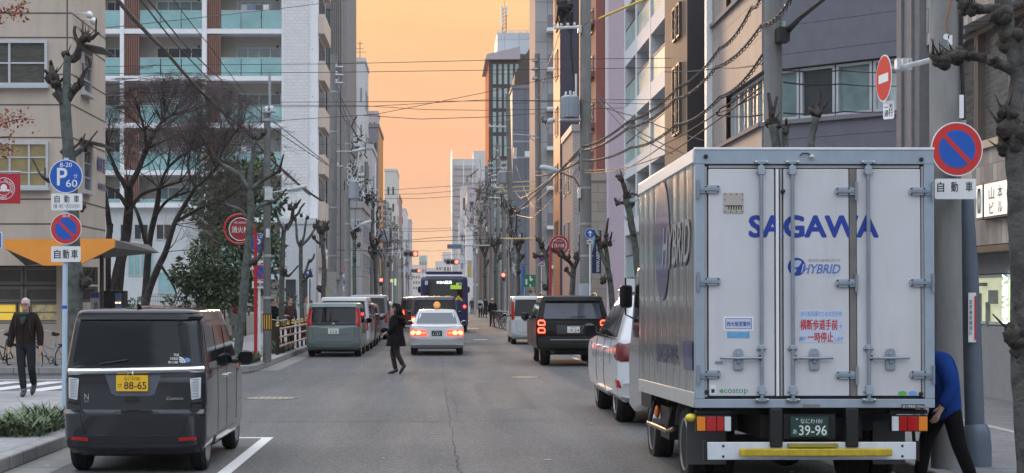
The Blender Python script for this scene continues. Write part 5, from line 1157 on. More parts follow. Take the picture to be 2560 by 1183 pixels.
lg.build('hybrid_emblem', trk, **TW)
x0, z0 = T(2000, 857); x1, z1 = T(2109, 776); wn = MB().prism(rect(x0, x1, z0, z1, .01), 'y', -.0145, -.0122, mat('sticker_pale', (.50, .56, .68), .4, var=.03)).build('warning_sticker', trk, **TW)
b = MB(); rdt = mat('sticker_red', (.50, .03, .03), .5, var=.03); mb_ = mat('sticker_midblue', (.12, .26, .62), .5, var=.03); fd2 = fl_(-.0152)
def tt(s_, px, py, w, h, m, bo): x, z = T(px, py); b.text(s_, x, z, w / TS, h / TS, fd2, m, bo)
tt('歩行者保護のため右左折時', 2054, 785, 104, 13, mb_, .0); tt('横断歩道手前', 2048, 812, 94, 27, rdt, .022); tt('で', 2102, 817, 8, 9, mb_, .01); tt('一時停止', 2052, 843, 64, 25, rdt, .022); tt('通行・', 2010, 847, 24, 10, mb_, .01); tt('します', 2098, 848, 20, 10, mb_, .01)
b.build('lettering', wn, **TW)
x0, z0 = T(1809, 827); x1, z1 = T(1884, 792); op = MB().prism(rect(x0, x1, z0, z1, .005), 'y', -.015, -.0122, whitep).prism(rect(x0 + .015, x1 - .015, z0 + .015, z1 - .015, .003), 'y', -.0158, -.0151, blue).prism(rect(x0 + .02, x1 - .02, z0 + .02, z1 - .02, .003), 'y', -.0165, -.0159, mat('sticker_pale', (.5, .56, .68))).build('office_plate', trk, **TW)
x, z = T(1847, 810); MB().text('西大阪営業所', x, z, 60 / TS, 12 / TS, fl_(-.0172), blue, .012).build('lettering', op, **TW)
x0, z0 = T(1818, 845); x1, z1 = T(1874, 830); MB().prism(rect(x0, x1, z0, z1), 'y', -.0145, -.0122, mat('tape_blue', (.12, .34, .58), .5, var=.15, scale=20)).build('blue_tape', trk, **TW)
b = MB(); x, z = T(1834, 979); b.text('ecostop', x, z, 70 / TS, 15 / TS, fd, mat('eco_green', (.06, .30, .17), .5), .008); x, z = T(1803, 978); b.prism(circ(x, z, .02, 14, .012), 'y', -.0142, -.013, mat('leaf_green', (.10, .42, .08), .5)); b.build('eco_lettering', trk, **TW)
for px, m_ in ((2257, mat('leaf_green', (.1, .42, .08))), (2283, mat('oval_blue', (.13, .32, .62), .5))):
    x, z = T(px, 984); MB().prism(circ(x, z, .041, 20, .022), 'y', -.0145, -.0122, m_).build('oval_sticker', trk, **TW)
x0, z0 = T(1775, 985); x1, z1 = T(1789, 962); MB().prism(rect(x0, x1, z0, z1), 'y', -.0145, -.0122, signwhite).box(x0 + .01, x1 - .01, -.0152, -.0146, z0 + .01, z0 + .045, ink).build('small_sticker', trk, **TW)
x0, z0 = T(2254, 1022); x1, z1 = T(2311, 1011); lbp = MB().prism(rect(x0, x1, z0, z1), 'y', -.026, -.0205, ink).build('load_plate', trk, **TW)
x, z = T(2283, 1016.5); MB().text('最大積載量 2950kg', x, z, 54 / TS, 8 / TS, fl_(-.0265), signwhite, .004).build('lettering', lbp, **TW)
for px, py in ((1765, 391), (2306, 398), (2303, 985), (1766, 980)):
    x, z = T(px, py); yb = -.02 if py < 400 else -.012; MB().lathe([(.02, yb), (.02, yb - .012), (.012, yb - .02), (0, yb - .02)], black, (x, 0, z), 'y', 14).build('marker_knob', trk, **TW)
x, z = T(1958, 478); MB().ell((x, -.03, z), (.022, .025, .022), black, 12, 8).build('door_buffer', trk, **TW)
x, z = T(2020, 389); MB().tube([(x - .07, -.03, z), (x - .05, -.035, z + .02), (x, -.035, z + .022), (x + .03, -.035, z - .0)], .006, black, 6).ell((x + .035, -.05, z - .01), (.025, .02, .018), mat('beige_cap', (.5, .48, .44), .5)).build('reversing_camera', trk, **TW)
x, z = T(1797, 907); MB().prism(rect(x - .037, x + .037, z - .014, z + .014, .012), 'y', -.016, -.0122, rod).build('small_plate', trk, **TW)
# chassis, lamps, bumper, plate
ch = MB()
for s_ in (-1, 1): ch.box(s_ * .42 - .05, s_ * .42 + .05, .15, 5.4, .52, .74, dark)
for y in (.2, 1.2, 2.2, 3.0): ch.box(-.37, .37, y, y + .08, .54, .7, dark)
for y in (.25, .9, 1.6, 2.4, 3.3): ch.box(-hx + .1, hx - .1, y, y + .07, .74, zb - .001, dark)
ch.box(.55, .95, 1.95, 2.7, .42, .72, black).cyl((-.9, 1.9, .6), (-.55, 1.9, .6), .18, dark).build('chassis', trk, **TW)
MB().box(-.85, .85, .95, 1.1, .3, .5, dark).cyl((-.85, 1.28, .37), (.85, 1.28, .37), .1, dark).ell((0, 1.28, .37), (.2, .22, .2), dark).build('rear_axle', trk, **TW)
for s_, pxs in ((-1, ((1743, 1764, amber), (1766, 1791, redl), (1793, 1810, redl), (1812, 1828, clear))), (1, ((2232, 2249, clear), (2251, 2270, redl), (2272, 2297, redl), (2299, 2321, amber)))):
    a, c = T(pxs[0][0] - 2, 0)[0], T(pxs[-1][1] + 2, 0)[0]; tl = MB().box(a, c, .02, .08, T(0, 1080)[1], T(0, 1039)[1], black).build('tail_lamp', trk, bevel=.005, **TW)
    for p0, p1, m_ in pxs: MB().prism(rect(T(p0, 0)[0], T(p1, 0)[0], T(0, 1078)[1], T(0, 1042)[1], .006), 'y', .004, .0195, m_).build('lens', tl, bevel=.004, **TW)
    MB().box(a, c, .03, .12, T(0, 1036)[1], T(0, 1026)[1], dark).build('lamp_bracket', trk, **TW)
    MB().box(a + .03, c + .08 if s_ < 0 else c, .75, .77, T(0, 1170)[1] - .03, T(0, 1080)[1] + .05, mat('mudflap_grey', (.085, .085, .088), .8, var=.12, dirt=.2)).build('mudflap', trk, **TW)
    px = T(1940 if s_ < 0 else 2130, 0)[0]; MB().box(px - .058, px + .058, -.03, .07, T(0, 1118)[1], zb - .002, black).build('bumper_post', trk, bevel=.012, **TW)
x, z = T(1732, 1046); MB().ell((x, .10, z), (.055, .05, .038), mat('amber_yellow', (.72, .55, .04), .3), 14, 8).build('side_marker', trk, smooth=True, **TW)
bw = mat('bumper_white', (.62, .65, .68), .45, var=.06, dirt=.2); byl = mat('bumper_yellow', (.50, .36, .015), .55, var=.2, scale=14, dirt=.35, dcol=(.05, .035, .01))
x0, z0 = T(1768, 1150); x1, z1 = T(2292, 1106); bp_ = MB().box(x0, x1, .0, .05, z0, z1, bw).build('rear_bumper', trk, bevel=.006, **TW)
MB().box(x0 - .03, x0 - .002, -.002, .06, z0 - .01, z1 + .01, black).box(x1 + .002, x1 + .03, -.002, .06, z0 - .01, z1 + .01, black).build('bumper_cap', bp_, **TW)
for px in (1808, 2257):
    for py in (1115, 1141): x, z = T(px, py); MB().ell((x, -.004, z), (.012, .008, .012), black, 8, 5).build('bolt', bp_, **TW)
x0, z0 = T(1846, 1139); x1, z1 = T(2226, 1121); MB().box(x0, x1, -.09, -.032, z0, z1, byl).build('step_bar', trk, bevel=.008, **TW)
x0, z0 = T(1968, 1118); x1, z1 = T(2093, 1108); MB().box(x0, x1, -.06, -.0, z0, z1, mat('step_olive', (.28, .24, .03), .6, var=.15)).build('step_plate', trk, bevel=.004, **TW)
x0, z0 = T(1976, 1092); x1, z1 = T(2071, 1042); npl = MB().prism(rect(x0, x1, z0, z1, .01), 'y', -.012, .0, mat('plate_dark_green', (.012, .045, .035))).build('number_plate', trk, **TW)
b = MB(); fp = fl_(-.0135); wht = mat('plate_white_ink', (.66, .72, .68), .5, var=0)
for s2, px, py, w, h, bo in (('なにわ101', 2028, 1053, 54, 12, .0), ('39-96', 2032, 1076, 70, 25, .015), ('あ', 1987, 1079, 10, 11, .0)): x, z = T(px, py); b.text(s2, x, z, w / TS, h / TS, fp, wht, bo)
x, z = T(1992, 1049); b.ell((x, -.013, z), (.011, .006, .011), alloy, 8, 5); b.build('lettering', npl, **TW)
MB().box(T(1960, 0)[0], T(2090, 0)[0], .01, .04, T(0, 1098)[1], T(0, 1036)[1], dark).build('plate_bracket', trk, **TW)
# wheels: twin rears, single fronts
def truck_wheel(x, y, R, W, sg, nm='wheel'): add_wheel(trk, x, y, R, W, sg, 8)
for s_ in (-1, 1):
    truck_wheel(s_ * .90, 1.30, .385, .21, s_); truck_wheel(s_ * .66, 1.30, .385, .21, s_); truck_wheel(s_ * .84, 4.05, .385, .22, s_)
for sg in (-1, 1):
    ma = MB()
    pts = [(1.30 + .47 * cos(a), .40 + .45 * sin(a)) for a in [radians(20 + 140 * i / 12) for i in range(13)]]
    ma.prism(pts + [(1.30 + .455 * cos(a), .40 + .435 * sin(a)) for a in [radians(20 + 140 * i / 12) for i in range(13)]][::-1], 'x', sg * .54 if sg > 0 else -1.02, 1.02 if sg > 0 else -.54, mat('mudflap_grey', (.085, .085, .088))); ma.build('mudguard', trk, **TW)
MB().tube([(-1.0, 1.95, .50), (-1.06, 2.05, .47), (-1.06, 3.5, .47)], .025, mat('bronze_reflection_tube', (.42, .30, .24), .25, .7), 8).tube([(-1.0, 2.05, .72), (-1.06, 2.05, .47)], .02, black, 6).tube([(-1.0, 3.4, .72), (-1.06, 3.4, .47)], .02, black, 6).build('side_guard', trk, **TW)  # tube colour includes the bronze reflection it shows
MB().ell((-1.03, 3.0, .62), (.03, .05, .07), mat('orange_lens', (.7, .14, .02), .2)).build('side_marker', trk, **TW)
MB().box(-1.0, -.62, 2.3, 2.95, .36, .70, black).build('battery_box', trk, **TW); MB().lathe([(0, 0), (.09, .02), (.12, .1)], alloy, (-1.02, 3.62, .52), 'x', 12).build('fuel_cap', trk, **TW)
# cab
cr = MB(); cabm = mat('cab_silver', (.42, .43, .45), .25, .4, coat=.5)
prof = [(4.15, .62), (5.35, .50), (5.75, .55), (5.78, 1.15), (5.55, 1.5), (5.1, 2.2), (4.9, 2.28), (4.15, 2.28)]
cr.prism(prof, 'x', -1.0, 1.0, cabm); cb_ = cr.build('cab', trk, bevel=.05, seg=3, **TW)
MB().prism([(4.05, .62), (4.13, .62), (4.13, 2.26), (4.05, 2.26)], 'x', -.98, .98, dark).build('cab_back', trk, **TW)
for s_ in (-1, 1):
    MB().prism(rpoly([(4.35, 1.42), (5.35, 1.42), (5.0, 2.05), (4.4, 2.1)], .05), 'x', s_ * 1.003 - .002, s_ * 1.003 + .002, glass).build('door_window', cb_, **TW)
    MB().prism(rpoly([(4.22, .75), (5.3, .72), (5.42, 1.4), (5.05, 2.15), (4.3, 2.2)], .05), 'x', s_ * 1.0 - .003, s_ * 1.0 + .0008, cabm).build('cab_door', cb_, **TW)
    MB().tube([(s_ * 1.0, 5.25, 2.15), (s_ * 1.09, 5.35, 2.15), (s_ * 1.09, 5.35, 1.7), (s_ * 1.0, 5.3, 1.65)], .012, black, 6).build('mirror_arm', cb_, **TW)
    MB().prism(rect(s_ * 1.09 - .075, s_ * 1.09 + .075, 1.78, 2.06, .04), 'y', 5.27, 5.34, black).prism(rect(s_ * 1.09 - .06, s_ * 1.09 + .06, 1.80, 2.04, .03), 'y', 5.262, 5.269, glass).build('door_mirror', cb_, **TW)
    MB().prism(rpoly([(3.62, .62), (3.6, .80), (3.75, .98), (4.35, .98), (4.5, .80), (4.5, .62)], .08), 'x', s_ * .75 if s_ > 0 else -1.01, 1.01 if s_ > 0 else -.75, black).build('front_mudguard', trk, **TW)
# ------------------------------------------------------------------ poles, lamps, wires
def mbw(*a): return MB()
def pole(name, label, px, Y, r, top, base_z=.146, lean=0., m=conc, cat='utility pole', group=None, rt=None, bands=()):
    x = PX(px, Y); zt_ = PZ(top, Y); t = thing(name, label, cat, (x, Y, base_z), group=group)
    n = 8; pts = [(x + lean * (i / n), Y, base_z + (zt_ - base_z) * i / n) for i in range(n + 1)]
    MB().tube(pts, [r * 1.06 + ((rt or r * .8) - r * 1.06) * i / n for i in range(n + 1)], m, 18).build('shaft', t, smooth='auto')
    for py in bands:
        z = PZ(py, Y); f = (z - base_z) / (zt_ - base_z); xx = x + lean * f; rr = r * (1.06 - .26 * f) + .008
        MB().lathe([(rr, z - .035), (rr + .006, z - .03), (rr + .006, z + .03), (rr, z + .035)], galv, (xx, Y, 0), 'z', 18).box(xx + rr, xx + rr + .06, Y - .03, Y + .03, z - .02, z + .02, galv).build('band', t, smooth='auto')
    return t
ins_m = mat('insulator_white', (.62, .63, .62), .35); trm = mat('transformer_grey', (.30, .34, .38), .5, .1, var=.08, dirt=.15)
def arm(par, px0, py0, px1, py1, Y, r=.04, m=galv, ins=3, name='cross_arm'):
    a, b = PP(px0, py0, Y), PP(px1, py1, Y); o = MB().cyl(a, b, r, m, n=8).build(name, par, smooth='auto')
    for i in range(ins):
        p = a + (b - a) * ((i + .15) / max(ins, 1)); MB().lathe([(.03, 0), (.06, .04), (.035, .07), (.06, .11), (.04, .15), (0, .17)], ins_m, p, 'z', 10).build('insulator', o, smooth=True)
    return o
def transformer(par, px, py, Y, w=.5, h=.75, ribs=True):
    c = PP(px, py, Y); k = MB().lathe([(w * .42, -h / 2), (w * .5, -h / 2 + .03), (w * .5, h / 2 - .05), (w * .4, h / 2), (0, h / 2 + .04)], trm, c, 'z', 18); o = k.build('transformer', par, smooth='auto')
    if ribs:
        b = MB()
        for i in range(14): a = 2 * pi * i / 14; d = Vector((cos(a), sin(a), 0)); p = c + d * w * .5; b.cyl(p + Vector((0, 0, -h * .36)), p + Vector((0, 0, h * .3)), .028, trm, n=5)
        b.build('cooling_rib', o)
    for i in range(3): a = 2 * pi * i / 3 + .5; p = c + Vector((cos(a) * w * .25, sin(a) * w * .25, h / 2)); MB().lathe([(.035, 0), (.05, .05), (.03, .09), (.045, .13), (0, .17)], ins_m, p, 'z', 8).build('bushing', o, smooth=True)
def lamp_head(par, p, q, w=.14, lit=False):
    p, q = Vector(p), Vector(q); d = q - p; o = MB().tube([p, p + d * .15, p + d * .5, p + d * .85, q], [.05, w * .75, w, w * .8, .05], mat('lamp_grey', (.42, .47, .50), .4, var=.06), 12).build('lamp_head', par, smooth=True)
    MB().ell((p + d * .45) + Vector((0, 0, -w * .6)), (d.length * .3, w * .7, w * .7), mat('lamp_lens', (.62, .60, .55), .2, var=.03)).build('lens', o, smooth=True)
def tangle(par, px, py, Y, w, h, n, seed=1):
    r = random.Random(seed); c = PP(px, py, Y); b = MB()
    for i in range(n):
        p = c + Vector((r.gauss(0, w * .4), r.gauss(0, .1), r.gauss(0, h * .4))); pts = [p]
        for j in range(4): p = p + Vector((r.gauss(0, w * .28), r.gauss(0, .06), r.gauss(0, h * .16))); pts.append(p)
        b.tube(pts, .02 + .03 * r.random(), (black, wire_m, galv, ins_m)[r.choice((0, 0, 1, 1, 2, 3))], 5)
    b.build('cable_bundle', par)
wire_m = mat('cable_black', (.010, .010, .011), .5, var=.15)
g_ = 'utility poles along the left kerb'
L1 = pole('utility_pole', 'grey steel pole with a black and yellow striped band on the left kerb', 668, 43.8, .105, 268, bands=(300, 470, 640, 745), m=mat('weathered_steel', (.15, .15, .145), .6, .2, var=.2, dirt=.3))
MB().cyl(PP(675, 300, 43.8), PP(674, 183, 43.8), .035, galv, n=8).build('thin_mast', L1)
sb_ = MB(); yz0, yz1 = PZ(826, 43.8), PZ(784, 43.8); xx = PX(668, 43.8); yel = mat('band_yellow', (.72, .40, .02), .5, var=.08)
sb_.lathe([(.119, yz0), (.119, yz1)], ink, (xx, 43.8, 0), 'z', 24); S1 = sb_.build('warning_band', L1, smooth='auto')
b = MB()
for k in (-2, -1, 0, 1, 2): a = -pi / 2 + k * .55; b.prism([(xx + .121 * cos(a - .11), 43.8 + .121 * sin(a - .11)), (xx + .121 * cos(a + .11), 43.8 + .121 * sin(a + .11)), (xx + .118 * cos(a), 43.8 + .118 * sin(a))], 'z', yz0 + .03, yz1 - .03, yel)
b.build('stripe', S1)
arm(L1, 664, 282, 690, 279, 43.7, .03, ins=2); lb_ = MB().box(PX(662, 43.6), PX(680, 43.6), 43.55, 43.75, PZ(500, 43.6), PZ(470, 43.6), ins_m).build('control_box', L1)
MB().cyl(PP(680, 482, 43.7), PP(735, 473, 43.7), .025, galv, n=8).build('lamp_arm', L1); lamp_head(L1, PP(730, 474, 43.7), PP(766, 466, 43.7), .06)
MB().box(PX(664, 43.6), PX(673, 43.6), 43.67, 43.69, PZ(594, 43.7), PZ(572, 43.7), signwhite).build('pole_notice', L1)
L2 = pole('utility_pole', 'concrete utility pole with three stubby insulator arms rising beside the white apartment block', 829, 72, .19, 138, lean=.1, bands=(230, 330, 520, 640, 690), group=None)
for py in (168, 188, 208): arm(L2, 838, py, 858, py, 71.9, .05, ins=1)
arm(L2, 826, 420, 858, 415, 72, .03, ins=2); MB().cyl(PP(840, 379, 71.8), PP(885, 379, 71.8), .03, galv, n=8).build('lamp_arm', L2); lamp_head(L2, PP(880, 379, 71.8), PP(914, 372, 71.8), .07)
MB().box(PX(818, 72), PX(842, 72), 71.75, 71.79, PZ(745, 72), PZ(680, 72), mat('pole_guard', (.36, .36, .34), .7, var=.1)).build('pole_sheet', L2)
MB().cyl(PP(817, 745, 71.8), PP(816, 715, 71.8), .03, mat('guy_yellow', (.7, .45, .03), .5), n=8).build('guy_guard', L2)
L3 = pole('utility_pole', 'slim concrete pole with a looped cable bracket, second beyond the white apartment block', 869, 83, .15, 300, bands=(360, 420, 560, 650))
transformer(L3, 884, 475, 83, .55, .9, False); MB().tube([PP(870, 360, 83), PP(872, 348, 83), PP(880, 344, 83), PP(925, 344, 83)], .025, galv, 8).build('lamp_arm', L3)
for k in range(4): MB().ring(PP(874, 415 + k * 14, 82.8), .12, .018, ins_m, 'y', 12, 5).build('cable_loop', L3)
MB().tube([PP(872, 580, 83), PP(885, 572, 83), PP(905, 562, 83)], .03, galv, 8).build('lower_lamp_arm', L3); lamp_head(L3, PP(900, 563, 83), PP(929, 553, 83), .1)
L4 = pole('utility_pole', 'dark pole with a tangle of pale cable clamps near its top on the left', 916, 108, .15, 405, bands=(480, 560)); arm(L4, 902, 478, 918, 474, 108, .04, ins=2); arm(L4, 900, 500, 918, 496, 108, .04, ins=2); arm(L4, 918, 520, 934, 524, 108, .03, ins=2)
tangle(L4, 922, 500, 107.8, .5, 1.0, 22)
MB().cyl(PP(938, 410, 107.9), PP(938, 600, 107.9), .05, whitep, n=8).build('conduit', L4)
for (px, Y, top, lb2, tr) in ((962, 142, 500, 'pole with a square grey transformer in the far left row', (962, 590)), (968, 160, 505, 'pole crowded with insulators next to the grey transformer pole on the far left', None), (986, 195, 540, 'thin distant pole beside the dusky red building on the left', None), (1000, 240, 575, 'smallest distant pole at the end of the left row of poles', None)):
    t = pole('utility_pole', lb2, px, Y, .16, top, bands=(600,))
    if tr: transformer(t, tr[0], tr[1], Y - .2, .8, 1.0, False)
    for k in range(4): arm(t, px - 10, top + 14 + k * 14, px + 12, top + 14 + k * 14, Y - .1, .04, ins=3)
gf, lf = 'far utility poles in the receding rows', 'thin far utility pole in the receding row, too distant to tell from its neighbours'
for px, Y, top in ((892, 95, 330), (905, 102, 430), (930, 122, 470), (948, 135, 520), (976, 178, 520), (993, 215, 560), (1008, 260, 590), (1016, 300, 600), (1022, 340, 615), (1262, 126, 400), (1236, 150, 430), (1228, 160, 400), (1208, 182, 470), (1186, 240, 520), (1176, 285, 530), (1162, 350, 570), (1155, 400, 590), (1148, 460, 600)):
    t = pole('utility_pole', lf, px, Y, .17, top, group=gf, lean=.5 * (rnd.random() - .5))
    for k in range(3): arm(t, px - 7, top + 10 + k * 13, px + 7, top + 9 + k * 13, Y - .2, .045, ins=3)
    tangle(t, px, top + 70, Y - .3, .7, 2.2, 14, px)
# right side
RY_ = 56.0
R1 = pole('utility_pole', 'thick concrete utility pole with a ribbed transformer and white cross-arm, centre right', 1464, RY_, .19, -60, rt=.18, bands=(20, 55, 150, 270, 297, 330, 372, 470, 560, 640))
transformer(R1, 1425, 268, RY_ - .1, .62, .74); MB().box(PX(1398, RY_), PX(1450, RY_), RY_ - .35, RY_ + .1, PZ(304, RY_), PZ(299, RY_), galv).build('transformer_shelf', R1)
arm(R1, 1384, 70, 1450, 68, RY_ - .1, .055, ins_m, 4); MB().box(PX(1443, RY_), PX(1452, RY_), RY_ - .25, RY_ - .1, PZ(84, RY_), PZ(66, RY_), ins_m).build('arm_bracket', R1)
b = MB(); r = random.Random(5)
for i in range(14): p = PP(1396 + r.random() * 36, 5 + r.random() * 28, RY_ - .2); b.tube([p, p + Vector((.1 * (r.random() - .5), .1, -.15 - .3 * r.random())), p + Vector((.25 * (r.random() - .5), .1, -.45 - .3 * r.random()))], .028, black, 6)
b.ell(PP(1413, 12, RY_ - .1), (.28, .2, .25), black, 12, 8, wob=.4, rg=r).build('cable_bundle', R1)
MB().cyl(PP(1440, 185, RY_ - .25), PP(1440, 240, RY_ - .25), .035, ins_m, n=10).build('cutout_fuse', R1)
MB().box(PX(1443, RY_), PX(1450, RY_), RY_ - .3, RY_ - .2, PZ(496, RY_), PZ(470, RY_), ins_m).build('meter_box', R1)
MB().tube([PP(1452, 500, RY_ - .2), PP(1450, 470, RY_ - .2), PP(1436, 445, RY_ - .2), PP(1395, 428, RY_ - .2)], .03, mat('rusty_arm', (.20, .12, .09), .6, .3), 8).build('lamp_arm', R1); lamp_head(R1, PP(1398, 429, RY_ - .2), PP(1350, 417, RY_ - .2), .11)
MB().lathe([(.222, .3), (.222, 2.3)], mat('pole_wrap', (.40, .45, .50), .5, var=.08, dirt=.2), (PX(1464, RY_), RY_, 0), 'z', 20).build('pole_wrap', R1, smooth='auto')
R2 = pole('utility_pole', 'concrete pole with side insulators in front of the blue-grey building', 1349, 84.5, .17, 135, lean=-.12, bands=(250, 345, 430, 520, 640))
for py in (150, 172, 195): arm(R2, 1330, py + 3, 1344, py, 84.3, .05, ins=1)
arm(R2, 1280, 336, 1345, 341, 84.6, .035, ins=0); MB().cyl(PP(1320, 340, 84.6), PP(1342, 358, 84.6), .025, galv, n=6).build('brace', R2)
b = MB(); r = random.Random(9)
for i in range(10): p = PP(1352 + r.random() * 30, 290 + r.random() * 30, 84.2); b.tube([p, p + Vector((.2 * (r.random() - .3), .1, -.2 * r.random())), p + Vector((.3 * (r.random() - .3), .1, .3 * (r.random() - .5)))], .03, galv if i % 2 else black, 6)
b.ell(PP(1378, 302, 84.2), (.2, .15, .14), ins_m, 10, 8).build('cable_joint', R2)
R3 = pole('utility_pole', 'leaning weathered pole with a black cable knot at mid height, right of the bus', 1284, 113, .19, 235, lean=-.4, bands=(300, 370, 430, 520, 640)); arm(R3, 1220, 316, 1272, 317, 113, .05, ins_m, 2); MB().box(PX(1284, 112.7), PX(1292, 112.7), 112.7, 112.8, PZ(398, 113), PZ(370, 113), ins_m).build('meter_box', R3)
tangle(R3, 1281, 530, 112.7, .5, .7, 26); tangle(R3, 1281, 600, 112.7, .6, 2.2, 22, 4); transformer(R3, 1258, 444, 113.2, .75, .8, False)
R4 = pole('utility_pole', 'slim pole with a lamp arm in front of the brown glass building', 1246, 142, .16, 358, bands=(420, 520, 600)); MB().cyl(PP(1222, 493, 141.8), PP(1270, 497, 141.8), .04, ins_m, n=8).build('lamp_arm', R4); arm(R4, 1234, 375, 1252, 380, 141.9, .03, ins=2); arm(R4, 1234, 395, 1252, 398, 141.9, .03, ins=2)
for (px, Y, top, lb2, tr) in ((1216, 168, 415, 'dark pole with stacked insulators at the edge of the brown glass building', None), (1200, 196, 452, 'pole topped with crowded insulators right of the pale far tower', None), (1192, 225, 470, 'pole with a barrel transformer above the bus on the right', (1186, 570)), (1180, 262, 500, 'thin pole between the bus and the barrel transformer pole', None), (1170, 310, 540, 'smallest distant pole above the right edge of the bus', None)):
    t = pole('utility_pole', lb2, px, Y, .2, top, bands=(560, 620)); r = random.Random(px)
    if tr: transformer(t, tr[0], tr[1], Y - .2, .9, 1.1, False)
    for k in range(5): arm(t, px - 8 - r.random() * 8, top + 10 + k * 22, px + 6 + r.random() * 10, top + 12 + k * 22, Y - .1, .05, ins=3)
    tangle(t, px - 2, top + 90, Y - .3, 1.2, 3.2, 34, px)
    for q in range(3): MB().box(PX(px - 7 + q * 5, Y), PX(px - 3 + q * 5, Y), Y - .5, Y - .2, PZ(top + 150 + q * 14, Y), PZ(top + 138 + q * 14, Y), (trm, ins_m, dkframe)[q]).build('switch_box', t)
R0 = pole('utility_pole', 'concrete pole with a black cable clamp rising behind the delivery truck roof', 1933, 24.9, .135, -90, rt=.128, bands=(57, 64, 96, 103))
b = MB().box(PX(1940, 24.7), PX(1968, 24.7), 24.5, 24.8, PZ(108, 24.7), PZ(72, 24.7), black).tube([PP(1968, 78, 24.6), PP(2000, 45, 24), PP(2070, -10, 23)], [.05, .035, .025], black, 8); b.build('cable_clamp', R0, smooth='auto')
R00 = pole('utility_pole', 'nearest wide concrete pole, behind the no-parking sign at the right', 2368, 16.5, .148, -60, rt=.142, lean=-.03, bands=(80, 105, 305))
MB().tube([PP(2403, -20, 16.4), PP(2404, 150, 16.4), PP(2410, 300, 16.4)], .02, black, 8).build('black_conduit', R00)
MB().box(PX(2398, 16.3), PX(2408, 16.3), 16.28, 16.3, PZ(296, 16.3), PZ(238, 16.3), signwhite).build('pole_notice', R00)
MB().prism(circ(PX(2366, 16.2), PZ(92, 16.2), .03, 12), 'y', 16.2, 16.205, signwhite).prism(rect(PX(2370, 16.2), PX(2381, 16.2), PZ(112, 16.2), PZ(88, 16.2), .005), 'y', 16.2, 16.205, signwhite).tube([PP(2378, -5, 16.25), PP(2366, 55, 16.22), PP(2370, 82, 16.2)], .012, mat('rust_strap', (.20, .09, .05), .7), 6).build('tags', R00)
stl = mat('blue_grey_steel', (.10, .125, .16), .5, .2, var=.14, dirt=.2); sp_ = thing('steel_pole', 'blue-grey steel pole with a flared foot and a white notice', 'pole', (PX(2440, 16.75), 16.75, .146))
MB().tube([PP(2440, 1172, 16.75), PP(2432, 900, 16.75), PP(2424, 700, 16.75), PP(2412, 480, 16.75)], [.098, .092, .088, .08], stl, 18).build('shaft', sp_, smooth='auto')
MB().lathe([(.15, 0), (.15, .18), (.135, .34), (.115, .4), (.1, .42)], stl, (PX(2440, 16.75), 16.75, .146), 'z', 20).build('foot', sp_, smooth='auto')
nb = MB().prism(rect(PX(2422, 16.62), PX(2441, 16.62), PZ(856, 16.62), PZ(732, 16.62)), 'y', 16.63, 16.64, signwhite).build('notice', sp_)
MB().box(PX(2437, 16.62), PX(2441, 16.62), 16.622, 16.628, PZ(850, 16.62), PZ(740, 16.62), signred).text('自転車放置禁止', PX(2429, 16.6), PZ(795, 16.6), .35, .03, lambda a, z: (PX(2429, 16.6) + (z - PZ(795, 16.6)), 16.625, PZ(795, 16.6) - (a - PX(2429, 16.6))), ink, .0).build('lettering', nb)

# cables
wire_m = mat('cable_black', (.022, .022, .025), .5, var=.15); wire_g = mat('cable_warm', (.022, .017, .014), .4, var=.3, scale=3)
def cable(pts, r=.014, label=None, group=None, sag=.0, m=wire_m, coil=0., n=10, name='overhead_cable'):
    ps = [PP(*p) for p in pts]; out = []
    for a, b in zip(ps, ps[1:]):
        for i in range(n): t = i / n; out.append(a + (b - a) * t - Vector((0, 0, sag * 4 * t * (1 - t))))
    out.append(ps[-1]); mb = MB().tube(out, r, m, 6)
    if coil:
        q = []; L_ = 0
        for a, b in zip(out, out[1:]):
            d = (b - a).length; k = max(2, int(d / .07))
            for i in range(k): p = a + (b - a) * i / k; th = (L_ + d * i / k) * 2 * pi / .30; q.append(p + Vector((cos(th) * coil, 0, sin(th) * coil - coil * .6)))
            L_ += d
        mb.tube(q, .008, m, 4)
    return solo(mb, name, label, 'cable', group, origin=tuple(out[0]))
gx = 'thin cables strung across the street'; gl_ = 'thin overhead cable strung straight across the street between the building fronts'
for pts in ([(-60, 172, 60), (540, 162, 60), (835, 160, 60), (1340, 148, 60), (1700, 146, 60), (2300, 150, 60)], [(-60, 186, 60), (835, 181, 60), (1475, 172, 60), (1900, 166, 60), (2300, 165, 60)], [(60, 252, 60), (600, 256, 60), (1060, 254, 60), (1475, 250, 60), (1950, 248, 60)], [(240, 268, 62), (910, 267, 62), (1210, 250, 62), (1700, 262, 62)],
            [(265, 330, 62), (940, 286, 62), (1210, 232, 62), (1400, 190, 62)], [(265, 262, 66), (900, 264, 66), (1060, 274, 66), (1210, 276, 66), (1560, 270, 66)], [(900, 288, 100), (1050, 298, 100), (1212, 293, 100), (1400, 280, 100)], [(960, 476, 150), (1040, 471, 150), (1135, 465, 150), (1230, 455, 150)], [(960, 486, 150), (1050, 485, 150), (1135, 478, 150)], [(960, 497, 150), (1060, 496, 150), (1150, 490, 150)],
            [(900, 600, 118), (1020, 601, 118), (1080, 595, 118), (1240, 586, 118)], [(870, 606, 112), (1020, 605, 112), (1100, 602, 112), (1240, 598, 112)], [(960, 571, 170), (1050, 573, 170), (1130, 570, 170)], [(960, 578, 170), (1060, 579, 170), (1150, 575, 170)], [(1015, 626, 230), (1080, 628, 230), (1140, 624, 230)], [(830, 625, 90), (930, 628, 90), (1000, 622, 90)], [(1100, 640, 240), (1180, 632, 240), (1230, 640, 240)]):
    cable(pts, .011 if pts[0][2] < 90 else .02, gl_, gx, n=4)
for a, b_ in ((998, 155), (1080, 156), (1175, 154), (845, 158), (570, 160)): pass
